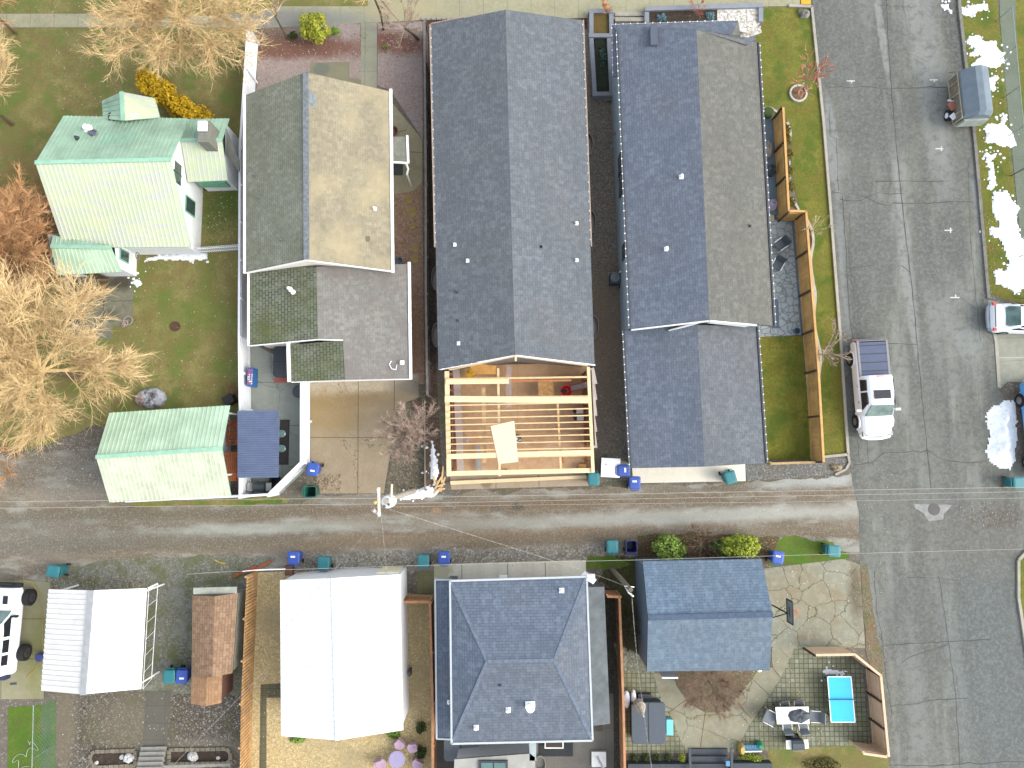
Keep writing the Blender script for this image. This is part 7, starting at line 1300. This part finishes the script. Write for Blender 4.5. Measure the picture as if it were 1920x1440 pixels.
# planters
M_pl = plain('planter_grey', C(152, 158, 168), .8, .08, 2); M_soil = gm('soil_dark', C(70, 60, 52), [('n', 5, .4, .6, C(54, 46, 40), .7), ('s', 20, .9, C(110, 96, 84), .6)])
def planter(label, uv, walls, h, w_=.28, soils=()):
    r = thing('planter_wall', label, 'planter', P(*uv[0]));
    for a, b in walls: m = MB(); m.beam(P(*a, h) - Vector((0, 0, h / 2)), P(*b, h) - Vector((0, 0, h / 2)), w_, h - .01 * rnd.random()); m.build('wall', M_pl, r)
    for s_, mt in soils: m = MB(); m.sheet([P(*q, h * .7) for q in s_], h * .7); m.build('soil', mt, r, fixn=False)
    return r
planter('long grey concrete planter with dark planting between the two dark roofed houses', [(1106, 20)], [((1109, 24), (1109, 62)), ((1109, 71), (1115, 172)), ((1104, 20), (1150, 20)), ((1146, 25), (1147, 62)), ((1104, 66), (1150, 66)), ((1142, 71), (1147, 171)), ((1111, 176), (1152, 175))], .55, .26,
    [([(1112, 24), (1142, 24), (1143, 62), (1113, 62)], gm('soil_grassy', C(96, 90, 48), [('n', 4, .4, .6, C(120, 90, 56), .7)])), ([(1115, 70), (1140, 70), (1143, 172), (1119, 172)], gm('soil_green', C(52, 60, 46), [('n', 4, .4, .6, C(38, 44, 34), .7)]))])
planter('wide grey concrete planter with blue shrubs and pale stones at the top', [(1212, 12)], [((1209, 16), (1431, 9)), ((1213, 22), (1213, 42)), ((1427, 14), (1427, 40))], .5, .28,
    [([(1216, 21), (1345, 16), (1345, 48), (1216, 46)], M_soil), ([(1345, 16), (1423, 14), (1424, 45), (1405, 62), (1345, 50)], gm('pale_stones', C(196, 192, 178), [('n', 2, .4, .6, C(222, 222, 226), .8), ('s', 9, .6, C(236, 236, 232), .7), ('n', 6, .5, .6, C(150, 136, 112), .8)], bump=14, bd=.08))])
sheet('gravel_bed', [(1390, 40), (1425, 40), (1428, 62), (1405, 70), (1395, 76), (1385, 66)], 6, gm('pale_stones_ground', C(190, 186, 172), [('n', 2, .4, .6, C(222, 222, 226), .8), ('s', 9, .6, C(236, 236, 232), .7), ('n', 6, .5, .6, C(150, 136, 112), .8)], bump=14, bd=.08))
r = thing('entry_steps', 'pale concrete entry steps between the two grey planters', 'steps', P(1180, 30)); 
for i, v in enumerate((26, 36)): m = MB(); boxon(m, 1181, v, 58, 8, 0, .15 * (i + 1)); m.build('step', M_conc, r)
box1('tactile_pad', 'yellow tactile paving pad at the street corner at the top', 'tactile pad', 1511, 3, 19, 11, .02, .05, plain('pad_yellow', C(238, 186, 44), .7, .08, 4))
def rock(label, u, v, rx, ry, h, mat, seed, name='boulder', cat='rock', group=None): m = MB(); o = crumple(name, label, cat, u, v, rx, ry, .0, h, mat, seed, 11, .5); 
M_rock = plain('rock_tan', C(176, 160, 130), .9, .25, 3, bump=.02, bscale=8); M_rockg = plain('rock_grey', C(150, 148, 140), .9, .25, 3, bump=.02, bscale=8)
rock('large tan flat boulder in the blue-grey gravel at the alley corner', 1567, 877, .36, .22, .28, M_rock, 1); rock('grey boulder in the street lawn by the yellow pad, larger one', 1508, 28, .34, .3, .3, M_rockg, 2); rock('grey boulder in the street lawn by the yellow pad, smaller one', 1500, 22, .2, .18, .2, M_rockg, 3)
# tree ring, edging
r = thing('tree_ring', 'white concrete ring filled with bark round the young tree on the street lawn', 'tree ring', P(1496, 176)); c = P(1496, 176); m = MB(); m.lathe(c, [(.56, 0), (.56, .13), (.45, .13), (.45, .02)], 28); m.build('ring', plain('ring_white', C(206, 206, 198), .8), r); m = MB(); m.lathe(c, [(.45, .01), (.45, .07), (.02, .09)], 20); m.build('bark_fill', gm('bark_chips', C(116, 90, 66), [('s', 22, .6, C(150, 124, 98), .7), ('n', 5, .4, .6, C(90, 70, 50), .6)]), r)
def ribbon(label, uv, wpx, h, mat, name='edging', cat='edging'): m = MB(); pts = [P(u, v) for u, v in uv]; 
M_edge = plain('edging_white', C(200, 194, 178), .8, .12, 3)
def ribbon(label, uv, w_, h=.1):
    pts = [P(u, v) for u, v in uv]; q = []
    for i in range(len(pts) - 1):
        p0, p1, p2, p3 = pts[max(i - 1, 0)], pts[i], pts[i + 1], pts[min(i + 2, len(pts) - 1)]
        for k in range(6): t = k / 6; q.append(.5 * ((2 * p1) + (p2 - p0) * t + (2 * p0 - 5 * p1 + 4 * p2 - p3) * t * t + (3 * p1 - p0 - 3 * p2 + p3) * t ** 3))
    q.append(pts[-1]); m = MB(); rg = []
    for i, p in enumerate(q): d = (q[min(i + 1, len(q) - 1)] - q[max(i - 1, 0)]).normalized(); n = Vector((-d.y, d.x, 0)) * w_ / 2; rg.append([p - n, p + n, p + n + Vector((0, 0, h)), p - n + Vector((0, 0, h))])
    m.loft(rg); return single('edging', m, M_edge, label, 'edging')
ribbon('long curving white concrete edging between cedar fence and street lawn', [(1510, 409), (1521, 432), (1524, 455), (1519, 490), (1524, 530), (1528, 555), (1525, 600), (1532, 640), (1538, 670), (1533, 715), (1530, 745), (1538, 780), (1540, 845)], .16)
ribbon('short white concrete edging by the northern fence shrubs', [(1475, 230), (1481, 245), (1480, 268)], .15); ribbon('short diagonal white concrete edging above the fence corner', [(1485, 372), (1490, 382), (1497, 394)], .14); ribbon('curved pale edging round the north end of the grey deck', [(1429, 205), (1443, 203), (1456, 211)], .12)
for i, v in enumerate((286, 306, 330, 354)): m = MB(); boxon(m, 1480 + i * .8, v, 3.2, 10, .0, .1); single('edging_block', m, M_edge, 'short white edging piece beside the fence shrubs, ' + ('northernmost', 'second', 'third', 'southernmost')[i], 'edging', 'white edging pieces beside the fence shrubs')
sheet('bed', [(1509, 408), (1521, 432), (1524, 455), (1519, 490), (1524, 530), (1528, 555), (1525, 600), (1532, 640), (1538, 670), (1533, 715), (1530, 745), (1538, 780), (1540, 850), (1528, 856), (1515, 700), (1500, 500)], 6, gm('bed_soil', C(108, 94, 74), [('n', 5, .4, .6, C(86, 74, 58), .7), ('s', 20, .85, C(150, 138, 118), .5)]))
# deck of house D
r = thing('side_deck', 'narrow blue-grey deck between the dark roofed house and the cedar fence', 'deck', P(1438, 320)); m = MB()
for i in range(7): m.beam(P(1428 + i * 3.6, 222, .15), P(1437 + i * 3.6, 402, .15), .105, .05)
m.build('deck_boards', plain('deck_bluegrey', C(132, 146, 158), .7, .08, 3), r)
m = MB(); m.lathe(P(1437, 216), [(.3, 0), (.36, .4), (.28, .45)], 12); single('green_bush_pot', m, M_dkg, 'dark green potted plant at the north end of the blue-grey deck', 'plant')
crumple('beige_seat', 'curved beige garden seat under the east eave on the blue-grey deck', 'seat', 1438, 282, .22, .55, .2, .5, plain('seat_beige', C(196, 178, 160), .8), 21); crumple('covered_chair', 'dark covered chair on the blue-grey deck north of the pink chair', 'cover', 1442, 322, .34, .36, .2, .7, M_g2, 22); crumple('pink_chair', 'pale pink rounded plastic chair at the south end of the blue-grey deck', 'chair', 1447, 385, .3, .36, .2, .5, plain('chair_pink', C(206, 186, 208), .6), 23)
box1('step_block', 'small cream step below the pink chair', 'step', 1448, 408, 8, 11, .03, .18, plain('step_cream', C(206, 196, 160), .8))
for u, v, a, l in ((1463, 459, -55, 'grey folding patio chair on the cobbled patio, northern one'), (1457, 497, -30, 'grey folding patio chair on the cobbled patio, southern one')): chair(l, u, v, a, M_g2, .6, M_trim, 'grey chairs on the cobbled patio')
m = MB(); boxon(m, 1454, 588, 13, 56, .025, .06); boxon(m, 1440, 606, 42, 10, .0252, .0605); single('paved_strip', m, plain('strip_slate', C(106, 122, 138), .8, .08), 'slate blue strip along the south-east corner of the dark roofed house', 'strip')
m = MB(); m.lathe(P(1491, 622), [(.14, 0), (.2, .35), (.17, .35), (.1, .1)], 12); single('blue_pot', m, plain('pot_blue', C(96, 124, 140), .5), 'round blue-grey pot at the corner of the cobbled patio', 'pot')
# basketball hoop
r = thing('basketball_hoop', 'basketball hoop with dark framed backboard on the east wall of the blue-grey garage', 'basketball hoop', P(1470, 1150)); zc = 3.2; c = P(1481, 1147, zc)
m = MB(); 
for s_ in (-1, 1): m.obb((c.x, c.y + s_ * .6, zc), .05, .07, .85)
for z in (-.42, .42): m.obb((c.x, c.y, zc + z), .05, 1.25, .07)
m.obb((c.x, c.y, zc), .05, .5, .06); m.build('backboard', M_black, r); m = MB(); m.obb((c.x, c.y, zc), .02, 1.15, .8); m.build('board_panel', plain('board_clear', C(150, 156, 150), .2), r)
m = MB(); m.tube([P(1447, 1134, 2.6), c + Vector((-.1, -.1, 0))], .04, 6); m.tube([P(1449, 1158, 2.6), c + Vector((-.1, -.1, -.1))], .03, 6); m.build('arm', M_black, r)
m = MB(); h = c + Vector((.32, -.1, -.3)); m.tube([h + Vector((.23 * math.cos(a), .23 * math.sin(a), 0)) for a in np.linspace(0, 6.283, 20)], .022, 5); rim_ = m.build('rim', plain('hoop_orange', C(224, 110, 84, .8), .5), r)
m = MB()
for i in range(12): a = i * .5236; m.tube([h + Vector((.22 * math.cos(a), .22 * math.sin(a), 0)), h + Vector((.15 * math.cos(a + .5), .15 * math.sin(a + .5), -.22)), h + Vector((.11 * math.cos(a), .11 * math.sin(a), -.4))], .009, 3)
m.build('net', plain('net_pink', C(226, 186, 176), .8), rim_)
m = MB(); p = P(1423, 1254, 1.6); m.tube([(p.x, p.y, 0), p], .04, 6); m.lathe(p, [(.1, 0), (.16, .08), (.1, .2), (.02, .24)], 12); single('lamp_post', m, M_pipe, 'white globe lamp post at the south-east corner of the blue-grey garage', 'lamp post')
# south of J
hottub('flat grey rounded cover at the south-west corner of the hip-roofed garage', 864, 1405, 62, 42, plain('cover_grey', C(138, 148, 154), .7, .05), M_g2)
m = MB()
for i in range(7): boxon(m, 912, 1405 + i * 2.4, 14, 1.5, .4, .46)
boxon(m, 912, 1412, 15, 17, .2, .38); single('slatted_box', m, M_trim, 'white slatted box on the slab south of the hip-roofed garage', 'box')
chair('single dark patio chair with pale frame south of the hip-roofed garage', 947, 1413, 0, M_g2, .5, plain('chair_beige'), None)
box1('rug', 'dark charcoal rug south-east of the hip-roofed garage', 'rug', 1042, 1402, 62, 30, .022, .04, plain('rug_char', C(62, 66, 70), .95))
r = thing('fire_table', 'pale framed low table with dark mesh top on the charcoal rug', 'table', P(1038, 1396)); m = MB(); boxon(m, 1039, 1395, 34, 16, .3, .4); m.build('frame', M_trim, r); m = MB(); boxon(m, 1039, 1395, 30, 12, .4, .41); m.build('top', plain('mesh_brown', C(84, 72, 68), .9), r)
m = MB(); c = P(1013, 1432, .5); m.lathe((c.x, c.y, .3), [(.24, 0), (.3, .2), (.32, .3), (.27, .3), (.2, .05)], 16, sy=1.5); single('metal_trough', m, plain('trough_metal', C(150, 148, 138), .35, .15, metal=.4), 'oval metal trough beside the pale flat-roofed wing at the bottom', 'trough')
r = thing('umbrella_base', 'white square umbrella base with pole on the dark slab at the bottom', 'umbrella base', P(1123, 1424)); m = MB(); boxon(m, 1123, 1424, 26, 26, .02, .2); m.build('base', M_trim, r); m = MB(); m.tube([P(1120, 1420, .2), P(1122, 1423, .2).lerp(P(1136, 1450, 2.0), 1)], .07, 8); m.build('pole', M_pipe, r)
# pink garden set
M_rose = plain('plastic_rose', C(198, 168, 190, .6), .6, .05); r = thing('round_table', 'round lilac garden table in the pea gravel with four pink chairs', 'table', P(744, 1424)); c = P(744, 1424, .6); m = MB(); m.lathe((c.x, c.y, .55), [(.44, 0), (.46, .04), (.40, .05)], 24); m.build('tabletop', plain('plastic_lilac', C(172, 164, 200, .6), .6, .05), r); m = MB(); m.lathe((c.x, c.y, 0), [(.25, 0), (.08, .1), (.06, .55)], 10); m.build('pedestal', M_rose, r)
for u, v, a, l in ((749, 1396, 0, 'pink garden chair north of the round lilac table'), (773, 1402, -40, 'pink garden chair north-east of the round lilac table, turned away'), (714, 1433, 60, 'pink garden chair west of the round lilac table'), (782, 1433, -70, 'pink garden chair south-east of the round lilac table')):
    r = thing('garden_chair', l, 'chair', (0, 0, 0), 'pink garden chairs'); m = MB(); m.lathe((0, 0, .38), [(.2, 0), (.27, .04), (.25, .08), (.05, .05)], 12); m.build('seat', M_rose, r); m = MB(); m.loft([[(x, .2 + .05 * (1 - abs(x) * 3) + o, z) for x, o in ((-.26, -.12), (0, .06), (.26, -.12), (.24, -.08), (0, .1), (-.24, -.08))] for z in (.4, .8)]); m.build('backrest', M_rose, r)
    for sx in (-1, 1):
        for sy in (-1, 1): m = MB(); m.obb((sx * .18, sy * .16, .19), .05, .05, .38); m.build('leg', M_rose, r)
    p = P(u, v, .45); r.location = (p.x, p.y, .02); r.rotation_euler = (0, 0, R(a)); r.scale = (1.15, 1.15, 1)
m = MB(); boxon(m, 767, 1264, 4, 9, .1, .9); single('meter_box', m, M_g2, 'dark box on the east wall of the white garage', 'meter box')
# bottom left garden
M_step = plain('wood_silver', C(164, 162, 154), .85, .12, 4); r = thing('wooden_steps', 'silvery wooden steps between two stone-edged beds at the bottom left', 'steps', P(288, 1420))
for i in range(5): m = MB(); m.beam(P(264 - i * 2, 1405 + i * 9.5, .12 + .14 * i), P(312 - i * 2, 1404 + i * 9.5, .12 + .14 * i), .27, .05); m.build('tread', M_step, r)
def bed(label, outline, seed):
    r = thing('stone_edged_bed', label, 'garden bed', P(*outline[0])); m = MB(); m.sheet([P(*q) for q in outline], .035); m.build('soil', M_soil, r, fixn=False); m = MB(); pts = [P(*q) for q in outline]; rr_ = random.Random(seed); n = len(pts)
    for i in range(n):
        a, b = pts[i], pts[(i + 1) % n]; k = max(1, round((b - a).length / .3)); d = (b - a) / k; ang_ = math.atan2(d.y, d.x)
        for j in range(k): p = a + d * (j + .5); m.obb((p.x, p.y, .06), d.length * .88, .2, .12 + rr_.uniform(0, .02), ang_ + rr_.uniform(-.1, .1))
    m.build('stone_border', plain('stone_buff', C(150, 142, 122), .9, .25, 2.5, island=.35), r)
bed('stone-edged dark bed west of the silvery wooden steps', [(172, 1413), (180, 1408), (255, 1406), (255, 1434), (185, 1438), (174, 1432), (169, 1422)], 1); bed('stone-edged dark bed east of the silvery wooden steps', [(318, 1405), (425, 1403), (433, 1409), (433, 1424), (425, 1430), (318, 1431)], 2)
for u, v, r_, l in ((243, 1421, .32, 'pale lichen-white rock clump in the bed west of the wooden steps'), (229, 1419, .16, 'small pale rock next to the larger clump in the western bed'), (362, 1418, .3, 'pale lichen-white rock clump in the bed east of the wooden steps'), (181, 1430, .12, 'single small white rock at the west end of the western bed'), (409, 1421, .12, 'single small white rock in the eastern bed')): crumple('pale_rock', l, 'rock', u, v, r_, r_ * .9, .03, r_ * .8, plain('rock_white', C(200, 200, 198, .7), .9, .35, 9), int(u), 12, .6)
m = MB(); m.beam(P(305, 1438, .5), P(432, 1434, .5), .16, .04); single('white_rail', m, M_step, 'pale board rail along the bottom of the eastern stone-edged bed', 'rail')
m = MB(); pts = [P(47 + 20 * math.sin(t * 1.1) + 5 * math.cos(t * 4), 1388 + t * 9 + 5 * math.sin(t * 5), .04) for t in np.linspace(0, 6, 60)]; m.tube(pts, .02, 4); single('garden_hose', m, plain('hose_pale', C(176, 190, 160), .6), 'pale looping garden hose on the bright lawn at the bottom left', 'hose')
m = MB(); m.tube([P(44, 1088, .9), P(60, 1092, .3), P(76, 1118, .04), P(80, 1160, .04), P(80, 1220, .04), P(68, 1252, .04), P(50, 1270, .04)], .018, 4); single('extension_cord', m, plain('cord_yellow', C(206, 166, 60), .6), 'yellow extension cord on the concrete beside the white off-road wagon', 'cord')
m = MB(); m.tube([P(403, 1050, .04), P(412, 1055, .04), P(422, 1058, .04)], .03, 4); m.tube([P(411, 1054, .04), P(424, 1056, .06)], .02, 4); single('yellow_strap', m, plain('strap_yellow', C(220, 200, 60), .6), 'yellow strap lying on the gravel north of the brown shed', 'strap')
m = MB(); m.lathe(P(80, 1230), [(.22, 0), (.24, .35), (.2, .4)], 12); single('blue_tub', m, plain('tub_blue', C(70, 78, 150), .5), 'blue-violet tub half under the west edge of the white carport', 'tub')
for a, b, l in (((437, 1081), (480, 1062), 'loose cedar board lying diagonally north of the hatched fence'), ((470, 1072), (508, 1052), 'second loose cedar board reaching towards the blue bin')): m = MB(); m.beam(P(*a, .12), P(*b, .12), .16, .05); single('loose_board', m, M_cedar, l, 'board')
m = MB(); c = P(470, 1069, 2.4); m.tube([P(455, 1071, 2.0), P(492, 1068, 2.1), P(535, 1067, 2.0)], .03, 5); single('fence_pipe', m, M_pipe, 'pale pipe across the north end of the pea gravel yard', 'pipe')
box1('brown_crate', 'reddish planter crate at the north-west corner of the white garage', 'crate', 541, 1070, 14, 18, .0, .4, plain('crate_brown', C(128, 92, 72), .8, .2, 3))
for i in range(10): box1('edging_stone', 'pale square edging stone above the long dark roof, ' + ['first', 'second', 'third', 'fourth', 'fifth', 'sixth', 'seventh', 'eighth', 'ninth', 'tenth'][i] + ' from the west', 'edging stone', 794 + i * 9.6, 34.5 - i * .15, 7.5, 5.5, 0, .12 + .01 * (i % 3), M_conc, rnd.uniform(-5, 5), 'row of pale edging stones along the sidewalk')
for i, (u, v, s_) in enumerate([(766, 374, 1.1), (772, 398, 1.3), (773, 424, .8), (779, 466, .9), (778, 486, 1.0)]): m = MB(); c = P(u, v); m.prism([(c.x + .26 * s_ * math.cos(a) * (1 + .2 * math.sin(a * 3 + i)), c.y + .3 * s_ * math.sin(a)) for a in np.linspace(0, 5.6, 7)], .01, .05); single('flagstone', m, plain('flag_gold', C(166, 144, 92, .6), .9, .15), 'golden flagstone in the brown gravel side yard, counted south from the porch: ' + ('first', 'second', 'third', 'fourth', 'fifth')[i], 'flagstone', 'golden flagstones in the brown gravel')
m = MB(); m.lathe(P(750, 492), [(.2, 0), (.26, .45), (.22, .45), (.18, .1)], 14); single('grey_pot', m, M_g1, 'round grey pot north of the white gutter of the attached garage', 'pot')
m = MB()
for i in range(8): m.beam(P(776 + i * 1.9, 752, .12), P(776 + i * 1.9, 776, .12), .045, .03)
m.beam(P(774, 755, .09), P(793, 755, .09), .08, .05); m.beam(P(774, 773, .09), P(793, 773, .09), .08, .05); single('pallet', m, plain('pallet_brown', C(136, 104, 92), .85, .2, 4), 'brown wooden pallet in the bed at the top of the weathered timber edging', 'pallet')
m = MB(); m.tube([P(576, 782, .8), P(578, 790, .8), P(577, 798, .8), P(576, 790, .8)], .02, 4)
# street corner bits
box1('seam_plate', 'thin dark drain grate in the concrete by the white off-road wagon', 'grate', 25, 1282, 12, 4, .025, .035, M_g2, 4)
# ================= litter on the ground =================
def litter(name, label, zones, n, mats, s0, s1, seed):
    r = random.Random(seed); m = MB()
    for _ in range(n):
        z = r.choice(zones); u = r.uniform(z[0], z[2]); v = r.uniform(z[1], z[3]); c = P(u, v, .05); a = r.uniform(0, 6.28); s_ = r.uniform(s0, s1); d = Vector((math.cos(a), math.sin(a), 0)) * s_; e = Vector((-d.y, d.x, 0)) * .6
        m.add([c - d + Vector((0, 0, .005)), c - e, c + d + Vector((0, 0, .02)), c + e + Vector((0, 0, .015))], [(0, 1, 2, 3)], r.randrange(len(mats)))
    o = m.build(name, mats, None, fixn=False); return tag(o, label, None, None, 'stuff')
ML = [plain('leaf_tan', C(186, 158, 116), .9), plain('leaf_brown', C(120, 88, 60), .9), plain('leaf_pale', C(210, 200, 176), .9)]
litter('fallen_leaves', 'dry leaves scattered over the lawns and beds', [(100, 60, 220, 210), (250, 480, 450, 750), (0, 330, 120, 560), (0, 0, 450, 30), (380, 340, 450, 460), (480, 60, 690, 110), (710, 50, 790, 110), (1205, 1005, 1450, 1048), (90, 1080, 280, 1104), (0, 830, 190, 900), (590, 890, 640, 920)], 2600, ML, .025, .06, 3)
litter('fallen_leaves', 'dry leaves and grit along the alley and street edges', [(0, 900, 1600, 940), (0, 1035, 1600, 1070), (1545, 860, 1700, 1060), (1800, 940, 1920, 990), (1840, 400, 1868, 560), (1600, 1060, 1660, 1300), (1110, 200, 1165, 860), (735, 360, 795, 720)], 1500, ML, .02, .045, 4)
litter('twigs', 'small pale debris on the paver patio and gravel yards', [(1240, 1340, 1620, 1400), (110, 1300, 450, 1400), (1380, 1230, 1500, 1400), (1440, 1060, 1600, 1210), (470, 1080, 520, 1440)], 500, [ML[2], M_trim], .015, .035, 5)
